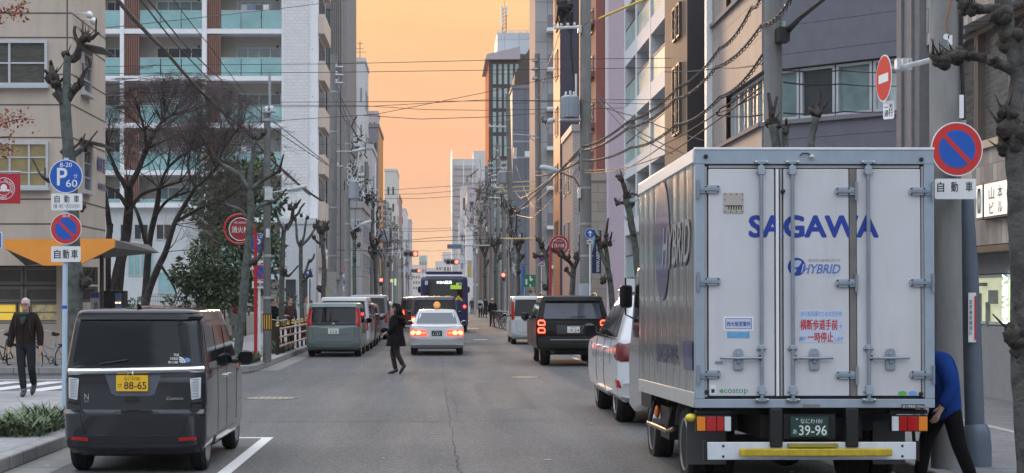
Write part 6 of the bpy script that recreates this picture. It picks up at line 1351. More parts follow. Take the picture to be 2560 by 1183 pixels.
gn = 'heavy coiled cables from the thick right-hand pole'
for i, pts in enumerate(([(1282, 535, 84), (1454, 366, 56), (1571, 302, 44), (1698, 215, 36), (1800, 118, 31), (1880, 15, 27), (1910, -40, 25)], [(1300, 500, 84), (1454, 376, 56), (1571, 318, 44), (1690, 245, 36), (1790, 165, 30), (1905, 60, 25), (1990, -30, 22)], [(1340, 440, 84), (1454, 400, 56), (1580, 366, 44), (1690, 310, 36), (1800, 240, 30), (1905, 138, 25)])):
    cable(pts, .018, 'heavy black cable with a spiral hanger wire climbing over the truck', gn, .12, wire_g if i == 1 else wire_m, .034)
ga2 = 'plain black cables on the right-hand poles'; lb3 = 'plain black overhead cable sagging between the right-hand concrete poles'
for pts in ([(1454, 432, 56), (1560, 425, 46), (1665, 358, 36), (1790, 284, 30), (1905, 230, 25)], [(1454, 425, 56), (1560, 420, 46), (1680, 380, 36), (1905, 215, 25)], [(1282, 530, 113), (1340, 505, 84), (1452, 395, 56)], [(1284, 535, 113), (1330, 545, 84), (1400, 480, 62), (1452, 410, 56)], [(1460, 60, 56), (1475, 50, 54), (1505, 42, 50)], [(1455, 250, 56), (1590, 292, 48), (1760, 352, 40)], [(1490, 240, 54), (1560, 320, 46), (1680, 385, 38)], [(1490, 232, 54), (1600, 330, 46), (1730, 392, 38)],
            [(1960, 175, 25), (2100, 176, 30), (2275, 180, 36)], [(1960, 206, 25), (2100, 210, 30), (2275, 214, 36)], [(1905, 287, 25), (1800, 288, 27), (1790, 280, 27), (1800, 272, 27), (1905, 200, 25)], [(1960, 283, 25), (2110, 279, 30), (2275, 275, 36)], [(1662, 180, 40), (1800, 170, 34), (1905, 160, 25)]):
    cable(pts, .013, lb3, ga2, .03, n=6)
for pts in ([(1282, 530, 113), (1262, 590, 112), (1246, 640, 112)], [(1284, 540, 113), (1306, 590, 112), (1330, 600, 100)], [(1290, 415, 113), (1310, 470, 100), (1335, 520, 84)], [(1284, 470, 113), (1302, 495, 100), (1345, 460, 84)], [(1245, 440, 142), (1230, 520, 160), (1214, 560, 168)], [(835, 190, 72), (860, 260, 78), (905, 330, 100)], [(838, 212, 72), (870, 300, 85), (915, 372, 108)], [(835, 215, 72), (850, 270, 80), (868, 310, 83)], [(1405, 60, 56), (1370, 160, 70), (1345, 250, 84)], [(1432, 40, 56), (1425, 120, 56), (1440, 230, 56)], [(1424, 40, 56), (1432, 150, 56), (1436, 240, 56)]):
    cable(pts, .016, 'slack black cable drooping beside one of the utility poles', 'slack cables beside the utility poles', .1, n=6)
cable([(290, -5, 30), (405, 118, 40), (520, 246, 54), (610, 322, 62), (705, 425, 66), (760, 470, 70), (806, 502, 72)], .042, 'thick black cable with three warm splice sleeves descending across the left apartment block', None, .04, wire_g, .03)
for i, ((a, b, y0), (c, d, y1)) in enumerate((((517, 244, 54), (541, 268, 55.5)), ((602, 316, 61), (628, 338, 63)), ((704, 422, 65.6), (775, 488, 70.5)))):
    p, q = PP(a, b, y0), PP(c, d, y1); solo(MB().tube([p, p + (q - p) * .1, p + (q - p) * .85, q], [.03, .10, .10, .03] if i < 2 else [.03, .055, .05, .03], mat('splice_sleeve', (.055, .04, .03), .3, var=.3, coat=.3), 10), 'cable_splice', ['upper warm-edged splice sleeve on the thick cable in front of the apartment balconies', 'middle splice sleeve on the thick cable near the steel pole top', 'long slim splice sleeve at the lower end of the thick cable'][i], 'cable splice', origin=tuple(p), smooth='auto')
for pts in ([(350, -5, 34), (440, 110, 48), (540, 215, 62), (640, 292, 70), (830, 420, 74)], [(368, -5, 36), (470, 120, 50), (560, 205, 62), (820, 410, 74)], [(430, -5, 42), (520, 110, 52), (640, 270, 64), (668, 300, 44)]):
    cable(pts, .013, 'thin cable slanting down across the white apartment block to the left poles', 'thin slanting cables over the apartment block', .02, wire_m, .018 if pts[0][0] < 400 else 0, n=6)
cable([(265, 70, 40), (700, 22, 60), (870, 0, 70), (1000, -20, 80)], .012, 'single thin cable rising to the right in front of the top apartment balconies', None, n=5)
cable([(1500, 46, 50), (1560, 20, 47), (1640, -12, 44)], .035, 'yellow sleeved cable at the top right of the thick pole', None, .0, mat('sleeve_yellow', (.72, .48, .02), .45, var=.08))
for py in (616, 600, 591): pass
gy = 'yellow guard pipes on the cables beyond the bus'
for (a, b, y) in ((1240, 458, 114), (1240, 470, 114), (1240, 481, 114), (1250, 596, 112), (1262, 597, 90)): cable([(a, b, y), (a + 98, b - 5 + (0 if b < 590 else 4), y)], .04, 'pale yellow guard pipe on a cable in front of the blue-grey building', gy, 0, mat('pipe_yellow', (.62, .52, .25), .5), n=3)

# ------------------------------------------------------------------ road signs
def frs(px, py, Y, yaw=0.):
    c = PP(px, py, Y); u = Vector((cos(yaw), sin(yaw), 0)); n = Vector((sin(yaw), -cos(yaw), 0))
    return lambda a, z, d=0.: c + u * a + n * d + Vector((0, 0, z))
def plate_geo(fr, poly, m, d0, d1, mb=None):
    mb = mb or MB(); n = len(poly); vs = [fr(a, z, d1) for a, z in poly] + [fr(a, z, d0) for a, z in poly]
    return mb.add(vs, [tuple(range(n)), tuple(range(2 * n - 1, n - 1, -1))] + [(i, n + i, n + (i + 1) % n, (i + 1) % n) for i in range(n)], m)
def no_parking(par, px, py, Y, r, yaw=0, top=None):
    f = frs(px, py, Y, yaw); mb = plate_geo(f, circ(0, 0, r, 40), signwhite, 0, .004); plate_geo(f, circ(0, 0, r * .955, 40), signred, .0041, .006, mb); plate_geo(f, circ(0, 0, r * .70, 40), signblue, .0061, .0075, mb)
    c, s_ = cos(-pi / 4), sin(-pi / 4); w, L_ = r * .085, r * .72; plate_geo(f, [(c * a - s_ * b, s_ * a + c * b) for a, b in ((-L_, -w), (L_, -w), (L_, w), (-L_, w))], signred, .0076, .009, mb)
    if top: mb.text(top, 0, r * .82, r * .5, r * .17, lambda a, z: f(a, z, .0095), signwhite, .01)
    return mb.build('no_parking_disc', par)
def p_sign(par, px, py, Y, r, yaw=0, detail=True, top='8-20'):
    f = frs(px, py, Y, yaw); mb = plate_geo(f, circ(0, 0, r, 40), signwhite, 0, .004); plate_geo(f, circ(0, 0, r * .95, 40), signblue, .0041, .006, mb); g2 = lambda a, z: f(a, z, .007)
    if detail: mb.text('P', -r * .22, -r * .02, r * .62, r * 1.05, g2, signwhite, .02).text('60', r * .34, -r * .42, r * .68, r * .44, g2, signwhite, .015).text(top, 0, r * .68, r * .72, r * .27, g2, signwhite, .012).text('分', r * .58, r * .02, r * .24, r * .26, g2, signwhite, .005)
    else: mb.text('P', -r * .1, 0, r * .7, r * 1.1, g2, signwhite, .03).text('60', r * .45, -r * .35, r * .5, r * .35, g2, signwhite, .02)
    return mb.build('parking_disc', par)
def tag_plate(par, x0, y0, x1, y1, Y, lines, yaw=0, name='text_plate', m=signwhite, fg=ink, rnd_=.02):
    f = frs((x0 + x1) / 2, (y0 + y1) / 2, Y, yaw); w, h = abs(PX(x1, Y) - PX(x0, Y)) / 2, abs(PZ(y1, Y) - PZ(y0, Y)) / 2
    mb = plate_geo(f, rect(-w, w, -h, h, rnd_), m, 0, .004)
    for s_, cx, cz, tw, th, bo in lines: mb.text(s_, cx * w, cz * h, tw * w * 2, th * h * 2, lambda a, z: f(a, z, .005), fg, bo)
    return mb.build(name, par)
SY = 22.0; sgn = thing('parking_sign_post', 'pale blue post with a blue P60 disc, a no-parking disc and two text plates', 'road sign', (PX(161, SY), SY, .146))
MB().tube([PP(160, 1073, SY), PP(162, 850, SY), PP(163, 650, SY), PP(166, 395, SY)], .034, mat('post_pale_blue', (.42, .55, .66), .4, var=.05, dirt=.08), 14).build('post', sgn, smooth='auto')
MB().lathe([(.036, PZ(772, SY)), (.036, PZ(764, SY))], signblue, (PX(162, SY), SY, 0), 'z', 14).build('post_sticker', sgn)
p_sign(sgn, 165, 441, SY - .05, .22); tag_plate(sgn, 128, 484, 206, 526, SY - .05, [('自', -.62, .35, .17, .44, .012), ('動', 0, .35, .17, .44, .012), ('車', .62, .35, .17, .44, .012), ('日曜・休日・1月2日3日を除く', 0, -.5, .86, .27, .0)])
no_parking(sgn, 165, 572, SY - .05, .205, 0, '20-8'); tag_plate(sgn, 128, 616, 202, 655, SY - .05, [('自', -.58, 0, .22, .58, .018), ('動', 0, 0, .22, .58, .018), ('車', .58, 0, .22, .58, .018)])
s2 = thing('parking_sign_post', 'white post with a half-hidden blue P disc, behind the red hydrant pole', 'road sign', (PX(648, 45.2), 45.2, .146))
MB().cyl(PP(648, 895, 45.2), PP(648, 590, 45.2), .035, whitep, n=12).build('post', s2, smooth='auto'); p_sign(s2, 649, 609, 45.1, .27, .25, True, '8-20'); tag_plate(s2, 628, 640, 664, 658, 45.1, [('自動車', 0, .2, .7, .5, .02)], .25); no_parking(s2, 650, 681, 45.1, .21, .25); tag_plate(s2, 630, 703, 664, 721, 45.1, [('自動車', 0, 0, .75, .55, .02)], .25)
redp = mat('hydrant_red', (.50, .025, .03), .4, var=.08, dirt=.1)
def hydrant(label, px, py, Y, r, polepx, base, flip=1):
    t = thing('fire_hydrant_sign', label, 'fire hydrant sign', (PX(polepx, Y), Y, .146)); xp = PX(polepx, Y); c = PP(px, py, Y)
    MB().tube([(xp, Y, .146), (xp, Y, c.z - r * .2)], .045 if Y < 50 else .06, redp, 12).build('post', t, smooth='auto')
    MB().ring(c, r * 1.25, .03 if Y < 50 else .045, redp, 'y', 36, 8).build('hoop', t, smooth=True)
    f = frs(px + (3 if Y < 50 else 0), py, Y - .03); mb = plate_geo(f, circ(0, 0, r, 36), signwhite, 0, .004); plate_geo(f, circ(0, 0, r * .93, 36), mat('hydrant_disc', (.30, .02, .025), .4, var=.06), .0041, .006, mb)
    mb.text('消火栓', 0, -.04 * r, r * 1.5, r * .56, lambda a, z: f(a, z, .007), signwhite, .012).text('FIRE HYDRANT', 0, r * .55, r * 1.05, r * .16, lambda a, z: f(a, z, .007), signwhite, .01); mb.build('disc', t)
hydrant('red fire hydrant sign partly behind the slanting street tree', 598, 573, 44.4, .31, 639, 895)
hydrant('red fire hydrant sign with a hoop, left of the thick right-hand pole', 1398, 613, 76, .32, 1376, 745)
s3 = thing('no_parking_sign', 'large weathered no-parking disc with a white text plate right beside the truck box', 'road sign', (PX(2392, 16.2), 16.2, PZ(498, 16.2)))
no_parking(s3, 2392, 373, 16.2, .262, .12); tag_plate(s3, 2337, 447, 2440, 498, 16.18, [('自', -.72, .18, .17, .5, .018), ('動', -.05, .2, .17, .5, .018), ('車', .66, .22, .17, .5, .018)], .0)
MB().cyl(PP(2396, 505, 16.28), PP(2394, 310, 16.28), .022, galv, n=10).box(PX(2370, 16.3), PX(2400, 16.3), 16.22, 16.36, PZ(420, 16.3), PZ(414, 16.3), galv).build('bracket', s3)
s4 = thing('no_entry_sign', 'red and white no-entry disc seen almost edge-on on a galvanised arm', 'road sign', (PX(2212, 17.6), 17.6, PZ(300, 17.6)))
f = frs(2210, 196, 17.6, radians(-86)); mb = plate_geo(f, circ(0, 0, .245, 36), signwhite, 0, .004); plate_geo(f, circ(0, 0, .232, 36), signred, .0041, .006, mb); plate_geo(f, rect(-.15, .15, -.045, .045), signwhite, .0061, .0075, mb); mb.build('disc', s4)
tag_plate(s4, 2206, 252, 2238, 298, 17.6, [('一方', 0, .3, .8, .35, .01), ('通行', 0, -.35, .8, .35, .01)], radians(-50))
MB().cyl(PP(2218, 178, 17.7), PP(2330, 150, 16.6), .028, galv, n=10).cyl(PP(2222, 190, 17.7), PP(2222, 280, 17.65), .02, galv, n=8).build('arm', s4, smooth='auto')
for px in (2236, 2250, 2263): MB().prism(rect(PX(px, 17.4), PX(px + 11, 17.4), PZ(178, 17.4), PZ(148, 17.4), .02), 'y', 17.3, 17.4, mat('lamp_grey', (.42, .47, .50))).build('clamp_block', s4)
def small_post(label, px, Y, items, base=None, name='road_sign', r=.03):
    t = thing(name, label, 'road sign', (PX(px, Y), Y, .146)); top = min(i[2] for i in items) - 12
    MB().cyl((PX(px, Y), Y, .146), PP(px, top, Y), r, whitep, n=8).build('post', t)
    for k, x, y, r_ in [i[:4] for i in items]:
        if k == 'n': no_parking(t, x, y, Y - .05, r_)
        elif k == 'p': p_sign(t, x, y, Y - .05, r_, 0, False)
        elif k == 'b': f = frs(x, y, Y - .05); m_ = plate_geo(f, circ(0, 0, r_, 30), signwhite, 0, .004); plate_geo(f, circ(0, 0, r_ * .93, 30), signblue, .0041, .006, m_); m_.add([f(a, z, .007) for a, z in ((-r_ * .5, r_ * .1), (-r_ * .1, r_ * .1), (-r_ * .1, -r_ * .6), (r_ * .15, -r_ * .6), (r_ * .15, r_ * .1), (r_ * .5, r_ * .1), (0, r_ * .6))], [tuple(range(7))], signwhite); m_.build('arrow_disc', t)
        elif k == 't': w, h = r_; tag_plate(t, x - w, y - h, x + w, y + h, Y - .06, [('自動車', 0, 0, .75, .6, .02)])
        elif k == '6': tag_plate(t, x - 17, y - 10, x + 5, y + 10, Y - .06, [('60分', 0, 0, .8, .5, .015)]); tag_plate(t, x + 5.3, y - 10, x + 18, y + 10, Y - .06, [('P', 0, .15, .5, .6, .02)], m=signblue, fg=signwhite, name='p_plate')
    return t
small_post('wide white and blue 60 minute parking board half hidden by the left concrete pole', 829, 76, [('6', 822, 636, 0)])
small_post('small no-parking disc above a small P disc, nearer of two such posts', 866, 88, [('n', 866, 673, .19), ('t', 866, 689, (9, 4)), ('p', 866, 706, .19), ('t', 866, 721, (9, 4))])
small_post('small sign post with discs under a white 60 minute board', 918, 104, [('6', 908, 678, 0), ('n', 918, 697, .16), ('t', 918, 708, (6, 3)), ('p', 918, 720, .17), ('t', 918, 732, (6, 3))])
small_post('round blue bicycle arrow sign near the people by the pale wall on the left', 771, 66, [('b', 771, 684, .17)])
small_post('round blue arrow disc with a white plate on the thick right-hand pole', 1475, 55.6, [('b', 1475, 584, .17), ('t', 1474, 605, (7, 5))])
small_post('no-parking disc behind the bare tree, left of the right-hand hydrant sign', 1354, 82, [('n', 1354, 645, .18), ('t', 1354, 661, (8, 4))])
small_post('distant dark no-parking disc above the right edge of the bus', 1188, 168, [('n', 1188, 700, .2), ('t', 1188, 712, (6, 3))])
t = thing('banner', 'navy vertical banner with white lettering beside the thick right-hand pole', 'banner', (PX(1491, 58), 58, 2.2)); bx0, bx1, bz0, bz1 = PX(1480, 58), PX(1503, 58), PZ(685, 58), PZ(575, 58)
MB().box(bx0, bx1, 58, 58.02, bz0, bz1, mat('banner_navy', (.008, .018, .09), .6, var=.06)).add([(bx0, 57.997, bz1), (bx0, 57.997, PZ(632, 58)), (bx0 + .2, 57.997, bz1)], [(0, 1, 2)], mat('banner_sky', (.25, .5, .62), .6)).build('cloth', t)
MB().text('WWW.AIRBUGGY.COM', 0, 0, bz1 - bz0 - .12, .12, lambda a, z: (PX(1495, 58) - z, 57.995, (bz0 + bz1) / 2 + a), signwhite, .025).build('lettering', t)
MB().cyl((bx1 + .02, 58.01, bz1), (bx0 - .4, 58.01, bz1), .02, galv, n=6).cyl((bx1 + .02, 58.01, bz0), (bx0 - .4, 58.01, bz0), .02, galv, n=6).build('bracket', t)
t = thing('direction_board', 'green parking board with white arrows and lettering ahead of the white minivan', 'sign', (PX(1325, 100), 100, .146))
MB().box(PX(1309, 100), PX(1340, 100), 100, 100.05, PZ(718, 100), PZ(687, 100), mat('board_green', (.015, .16, .075), .5)).build('board', t); MB().box(PX(1314, 100), PX(1318, 100), 99.98, 99.995, PZ(712, 100), PZ(698, 100), signwhite).prism([(PX(a, 100), PZ(c, 100)) for a, c in ((1324, 690), (1327, 690), (1327, 696), (1333, 698), (1327, 704), (1324, 700))], 'y', 99.98, 99.995, signwhite).box(PX(1324, 100), PX(1327, 100), 99.98, 99.995, PZ(717, 100), PZ(711, 100), signwhite).build('arrow', t)
for px in (1311, 1338): MB().cyl(PP(px, 800, 100.06), PP(px, 700, 100.06), .04, galv, n=8).build('post', t)
t = thing('blue_pipe_stack', 'two upright bright blue pipes against the blue-grey building', 'pipes', (PX(1300, 110), 110, .146))
for a, c in ((1296, 640), (1308, 664)): MB().cyl(PP(a, 735, 110), PP(a, c, 110), .1, mat('pipe_blue', (.03, .16, .55), .5), n=10).build('pipe', t)
t = thing('street_name_board', 'long blue-grey street name board on an arm above the bus', 'sign', (PX(1240, 150), 150, .146)); MB().prism(rect(PX(1118, 150), PX(1155, 150), PZ(622, 150), PZ(611, 150), .05), 'y', 150, 150.1, mat('board_slate', (.12, .17, .25), .5)).build('board', t); MB().cyl(PP(1155, 614, 150.05), PP(1232, 614, 150.05), .06, galv, n=8).cyl(PP(1232, 800, 150.05), PP(1232, 600, 150.05), .1, galv, n=8).build('arm', t)
# red hanging banner at the left edge
t = thing('red_banner', 'red hanging banner with a round white emblem at the left edge', 'banner', (PX(20, 31), 31, PZ(508, 31))); f = frs(18, 472, 31); w, h = PX(51, 31) - PX(18, 31), (PZ(433, 31) - PZ(508, 31)) / 2
MB().add([], [], signred); plate_geo(f, rect(-w * 1.4, w, -h, h), mat('banner_red', (.40, .012, .03), .65, var=.08), 0, .01).build('cloth', t)
b = MB(); em = lambda a, z: f(a - .06, z, .014); b.ring(f(-.06, 0, .014), .2, .006, signwhite, 'y', 30, 4).ring(f(-.06, 0, .014), .125, .005, signwhite, 'y', 24, 4); plate_geo(lambda a, z, d=0: f(a - .06, z, d), circ(0, .015, .06, 16, .07), signwhite, .0101, .012, b)
for k in (-1, 1): plate_geo(lambda a, z, d=0: f(a - .06, z, d), circ(k * .07, -.03, .04, 12, .02), signwhite, .0101, .012, b)
for i, ch_ in enumerate('PUBLIC GLAMOUR'): a = radians(200 - i * 17); b.text(ch_, .162 * cos(a), .162 * sin(a), .035, .045, lambda u, z: f(u - .06, z, .014), signwhite, .03) if ch_ != ' ' else None
b.text('MINT', 0, -.165, .12, .045, em, signwhite, .03).build('emblem', t); MB().cyl(PP(-30, 430, 31), PP(53, 430, 31), .018, galv, n=8).build('rod', t)
t = thing('blue_edge_sign', 'sliver of a blue sign with a white border beside the orange canopy', 'sign', (PX(0, 38), 38, PZ(620, 38))); MB().box(PX(-40, 38), PX(5, 38), 38, 38.04, PZ(621, 38), PZ(580, 38), signwhite).box(PX(-40, 38), PX(3, 38), 37.98, 37.998, PZ(619, 38), PZ(582, 38), mat('edge_sign_blue', (.04, .16, .5), .4)).build('panel', t)

# ------------------------------------------------------------------ traffic lights
tlm = mat('signal_grey', (.16, .18, .20), .5, var=.06); offm = mat('signal_off', (.02, .012, .012), .3, var=0); redsig = mat('signal_red', (1, .1, .05), .3, var=0, emit=6, ecol=(1, .10, .06))
def signal(label, px, py, Y, armx, vertical=False, n=3, w=.36, name='traffic_light'):
    t = thing(name, label, 'traffic light', (PX(armx, Y), Y, .146)); c = PP(px, py, Y)
    MB().cyl((PX(armx, Y), Y, .146), (PX(armx, Y), Y, c.z + .6), .11 if not vertical else .06, galv, n=10).build('post', t)
    if not vertical:
        for dz in (.12, -.1): MB().cyl((PX(armx, Y), Y, c.z + dz), (c.x, Y, c.z + dz), .035, galv, n=8).build('arm', t)
    hw = w * n / 2 + .04
    if vertical: hs = MB().prism(rect(c.x - w * .55, c.x + w * .55, c.z - hw, c.z + hw, .05), 'y', Y - .18, Y, tlm)
    else: hs = MB().prism(rect(c.x - hw, c.x + hw, c.z - w * .6, c.z + w * .6, .12), 'y', Y - .18, Y, tlm)
    hs = hs.build('housing', t)
    for i in range(n):
        o_ = (i - (n - 1) / 2) * w; p = (c.x, Y - .185, c.z - o_) if vertical else (c.x + o_, Y - .185, c.z); lit = (i == 0) if vertical else (i == n - 1)
        MB().ell(p, (w * .42, .05, w * .42), redsig if lit else offm, 14, 8).build('lens', hs, smooth=True)
        MB().ring((p[0], p[1] - .04, p[2]), w * .46, .02, tlm, 'y', 18, 6, 0, pi).build('visor', hs)
signal('horizontal traffic light showing red on a long arm from the left, above the bus', 1027, 635, 150, 944, w=.42)
signal('farther horizontal traffic light showing red, just below the arm above the bus', 1040, 677, 215, 988, w=.40)
signal('horizontal traffic light showing red on an arm from the right above the bus', 1131, 655, 165, 1188, w=.42)
signal('small upright red signal in front of the 60 minute board post on the left', 900, 700, 98, 893, True, 2, .28, 'pedestrian_signal')
signal('small upright red signal farther left of the dark trees beyond the parked van', 953, 705, 128, 946, True, 2, .30, 'pedestrian_signal')
signal('small upright red signal on a post right of the bus', 1258, 693, 118, 1262, True, 2, .30, 'pedestrian_signal')
t = thing('shop_lantern', 'round amber lit shop lantern over the parked cars on the left', 'lantern', (PX(888, 96), 96, PZ(728, 96))); MB().ell(PP(888, 719, 96), (.12, .12, .14), mat('lantern_amber', (1, .6, .15), .4, emit=2.2, ecol=(1, .55, .12))).cyl(PP(888, 714, 96), PP(888, 690, 96), .015, black, n=6).build('lantern_globe', t)
t = thing('lit_shop_sign', 'small yellow-green lit sign boards on a post in the far left row', 'sign', (PX(985, 150), 150, .146)); MB().cyl(PP(985, 780, 150), PP(985, 660, 150), .09, mat('post_teal', (.12, .2, .22), .5), n=8).build('post', t); MB().box(PX(976, 150), PX(983, 150), 149.8, 149.9, PZ(706, 150), PZ(698, 150), mat('sign_lime', (.6, .7, .35), .5, emit=.5)).build('board', t); MB().box(PX(986, 150), PX(991, 150), 149.8, 149.9, PZ(714, 150), PZ(697, 150), mat('sign_lime', (.6, .7, .35))).build('board', t)

# ------------------------------------------------------------------ fence, low walls, small furniture
t = thing('pedestrian_railing', 'black posts with gold caps and three copper rails along the left kerb', 'railing', (-4.78, 49.4, .146)); cop = mat('copper_rail', (.72, .40, .27), .35, .3, var=.1); gold = mat('gold_cap', (.62, .46, .14), .3, .7)
for i in range(7):
    y = 49.4 + i * 1.75; MB().cyl((-4.78, y, .146), (-4.78, y, .98), .055 if i == 0 else .04, black, n=12).build('post', t, smooth='auto'); MB().lathe([(.05, .98), (.06, 1.0), (.05, 1.02), (.06, 1.05), (.05, 1.1), (0, 1.12)], gold, (-4.78, y, 0), 'z', 12).build('post_cap', t, smooth='auto')
for z in (.40, .66, .90): MB().cyl((-4.71, 49.45, z), (-4.71, 60, z), .034, cop, n=8).build('rail', t, smooth='auto')
t = thing('park_wall', 'low beige wall with a handrail along the park edge behind the pedestrians', 'wall', (-8.9, 60, .146)); MB().box(-9.0, -8.7, 49, 96, .146, 1.12, mat('park_wall_beige', (.36, .34, .29), .85, var=.08, dirt=.3)).build('wall', t, bevel=.02); MB().cyl((-8.85, 49, 1.55), (-8.85, 70, 1.55), .03, cop, n=8).cyl((-8.85, 49, 1.35), (-8.85, 70, 1.35), .02, cop, n=8).build('handrail', t)
for i in range(10): MB().cyl((-8.85, 49 + i * 2.33, 1.12), (-8.85, 49 + i * 2.33, 1.55), .02, galv, n=6).build('rail_post', t)
t = thing('mesh_fence', 'dark wire mesh fence at the park edge behind the grey van roof', 'fence', (PX(400, 60), 60, .146)); b = MB()
for i in range(46): x = PX(372, 60) + i * .06; b.cyl((x, 60, .7), (x, 60, PZ(734, 60)), .006, black, n=4)
for i in range(8): z = .75 + i * .16; b.cyl((PX(372, 60), 60, z), (PX(372, 60) + 2.7, 60, z), .006, black, n=4)
b.build('mesh', t)
for i in range(3): MB().cyl((PX(372, 60) + i * 1.35, 60.02, .146), (PX(372, 60) + i * 1.35, 60.02, PZ(732, 60)), .03, black, n=8).build('post', t)
t = thing('vending_box', 'black display box with a small lit window beside the corner office door', 'display box', (PX(284, 44), 44, .146)); MB().box(PX(256, 44), PX(309, 44), 44, 44.6, .146, PZ(727, 44), black).build('cabinet', t, bevel=.015); w_ = MB().box(PX(288, 44), PX(305, 44), 43.985, 43.997, PZ(790, 44), PZ(733, 44), mat('display_blue', (.10, .14, .22), .15)).build('display_window', t)
for a in (290, 298): MB().ell(PP(a + 1, 757, 43.97), (.035, .01, .02), mat('warm_lamp', (1, .75, .45), .3, emit=3, ecol=(1, .7, .4))).build('lamp', w_)
t = thing('poster_board', 'poster board with a navy and grey poster at the corner office entrance', 'poster board', (PX(240, 43), 43, .146)); MB().box(PX(228, 43), PX(254, 43), 42.9, 42.95, .5, PZ(730, 43), mat('poster_grey', (.34, .30, .30), .6)).build('board', t); MB().box(PX(229, 43), PX(249, 43), 42.88, 42.898, PZ(745, 43), PZ(731, 43), mat('poster_navy', (.03, .035, .12), .5)).text('診', PX(242, 43), PZ(765, 43), .12, .22, lambda a, z: (a, 42.895, z), mat('poster_navy', (.03, .035, .12)), .02).build('print', t); MB().box(PX(228, 43), PX(254, 43), 42.9, 42.95, .146, .499, black).build('stand', t)
t = thing('teal_canopy_sign', 'white fascia sign panel seen between the left street trees', 'sign', (PX(688, 80), 80, PZ(699, 80))); MB().box(PX(674, 80), PX(702, 80), 80, 80.3, PZ(698, 80), PZ(682, 80), mat('fascia_white', (.6, .66, .7), .4)).box(PX(674, 80), PX(702, 80), 79.97, 79.998, PZ(684.5, 80), PZ(682, 80), signblue).build('panel', t)
# ------------------------------------------------------------------ street trees
def bark(name, a, b_, sc=9):
    m = mat(name, a, .85, var=0); nt = m.node_tree; N = nt.nodes; K = nt.links; bs = N['Principled BSDF']; tc = N.new('ShaderNodeTexCoord')
    n = N.new('ShaderNodeTexNoise'); n.inputs['Scale'].default_value = sc; n.inputs['Detail'].default_value = 7; K.new(tc.outputs['Object'], n.inputs[0])
    cr = N.new('ShaderNodeValToRGB'); K.new(n.outputs[0], cr.inputs[0]); e = cr.color_ramp.elements; e[0].position = .40; e[0].color = (*b_, 1); e[1].position = .56; e[1].color = (*a, 1)
    K.new(cr.outputs[0], bs.inputs['Base Color']); n2 = N.new('ShaderNodeTexNoise'); n2.inputs['Scale'].default_value = sc * 5; n2.inputs['Detail'].default_value = 4; K.new(tc.outputs['Object'], n2.inputs[0])
    bp = N.new('ShaderNodeBump'); bp.inputs['Strength'].default_value = .7; bp.inputs['Distance'].default_value = .02; K.new(n2.outputs[0], bp.inputs['Height']); K.new(bp.outputs[0], bs.inputs['Normal']); return m
plane_b = bark('plane_bark', (.10, .112, .098), (.058, .064, .058)); near_b = bark('near_bark', (.085, .082, .072), (.042, .04, .036), 7); knob_b = bark('knob_bark', (.055, .045, .036), (.022, .018, .016), 14); cherry_b = bark('cherry_bark', (.034, .027, .025), (.014, .012, .011)); twig_b = mat('fine_twig', (.095, .077, .076), .85, var=0)
def px_path(pts, Y, j=0., rg=rnd): return [PP(p[0], p[1], Y + (rg.random() - .5) * j) for p in pts]
def limb(mb, pts, Y, m, j=.0, n=10, rg=rnd):
    """a branch through photo points (px, py, radius in px) standing at distance Y, smoothed"""
    P_ = px_path(pts, Y, j, rg); R_ = [p[2] * Y / F * (.70 if m is cherry_b else 1) for p in pts]; out, rr = [], []
    for i in range(len(P_) - 1):
        p0, p1, p2, p3 = P_[max(i - 1, 0)], P_[i], P_[i + 1], P_[min(i + 2, len(P_) - 1)]
        for k in range(4):
            t = k / 4; out.append(.5 * ((2 * p1) + (p2 - p0) * t + (2 * p0 - 5 * p1 + 4 * p2 - p3) * t * t + (3 * p1 - p0 - 3 * p2 + p3) * t ** 3)); rr.append((R_[i] + (R_[i + 1] - R_[i]) * t) * (1 + .10 * (rg.random() - .5)))
    out.append(P_[-1]); rr.append(R_[-1]); mb.tube(out, rr, m, n)
def knob(mb, px, py, r, Y, rg, twigs=5, m=knob_b, tw=1.):
    c = PP(px, py, Y); s = Y / F
    for i in range(7): a = Vector((rg.gauss(0, 1), rg.gauss(0, 1), rg.gauss(0, 1))).normalized() * r * s * .55; mb.ell(c + a, [r * s * (.45 + .3 * rg.random()) for _ in range(3)], m, 9, 6, wob=.45, rg=rg)
    for i in range(twigs):
        a = rg.random() * 2 * pi; d = Vector((cos(a) * .8, sin(a) * .5, .3 + rg.random())).normalized(); p = c + d * r * s * .6; L_ = r * s * (.7 + 1.1 * rg.random()) * tw
        mb.tube([p, p + d * L_ * .5 + Vector((0, 0, L_ * .1)), p + d * L_ + Vector((0, 0, L_ * .3))], [r * s * .16, r * s * .10, r * s * .05], m, 5)
def pollard(label, Y, base, limbs, knobs, seed, group=None, bz=.146):
    rg = random.Random(seed); bk_ = near_b if Y < 15 else plane_b; t = thing('street_tree', label, 'tree', (PX(base, Y), Y, bz)); b = MB(); k = MB()
    limb(b, limbs[0], Y, bk_, 0, 14, rg)
    b.build('trunk', t, smooth=True)
    for l in limbs[1:]: b = MB(); limb(b, l[0] if isinstance(l, tuple) else l, Y, l[1] if isinstance(l, tuple) else bk_, .12, 9, rg); b.build('branch', t, smooth=True)
    for kb in knobs: k = MB(); knob(k, kb[0], kb[1], kb[2], Y + (rg.random() - .5) * .15, rg, kb[3] if len(kb) > 3 else 5); k.build('knob', t, smooth=True)
    return t
K_ = lambda l: (l, knob_b)
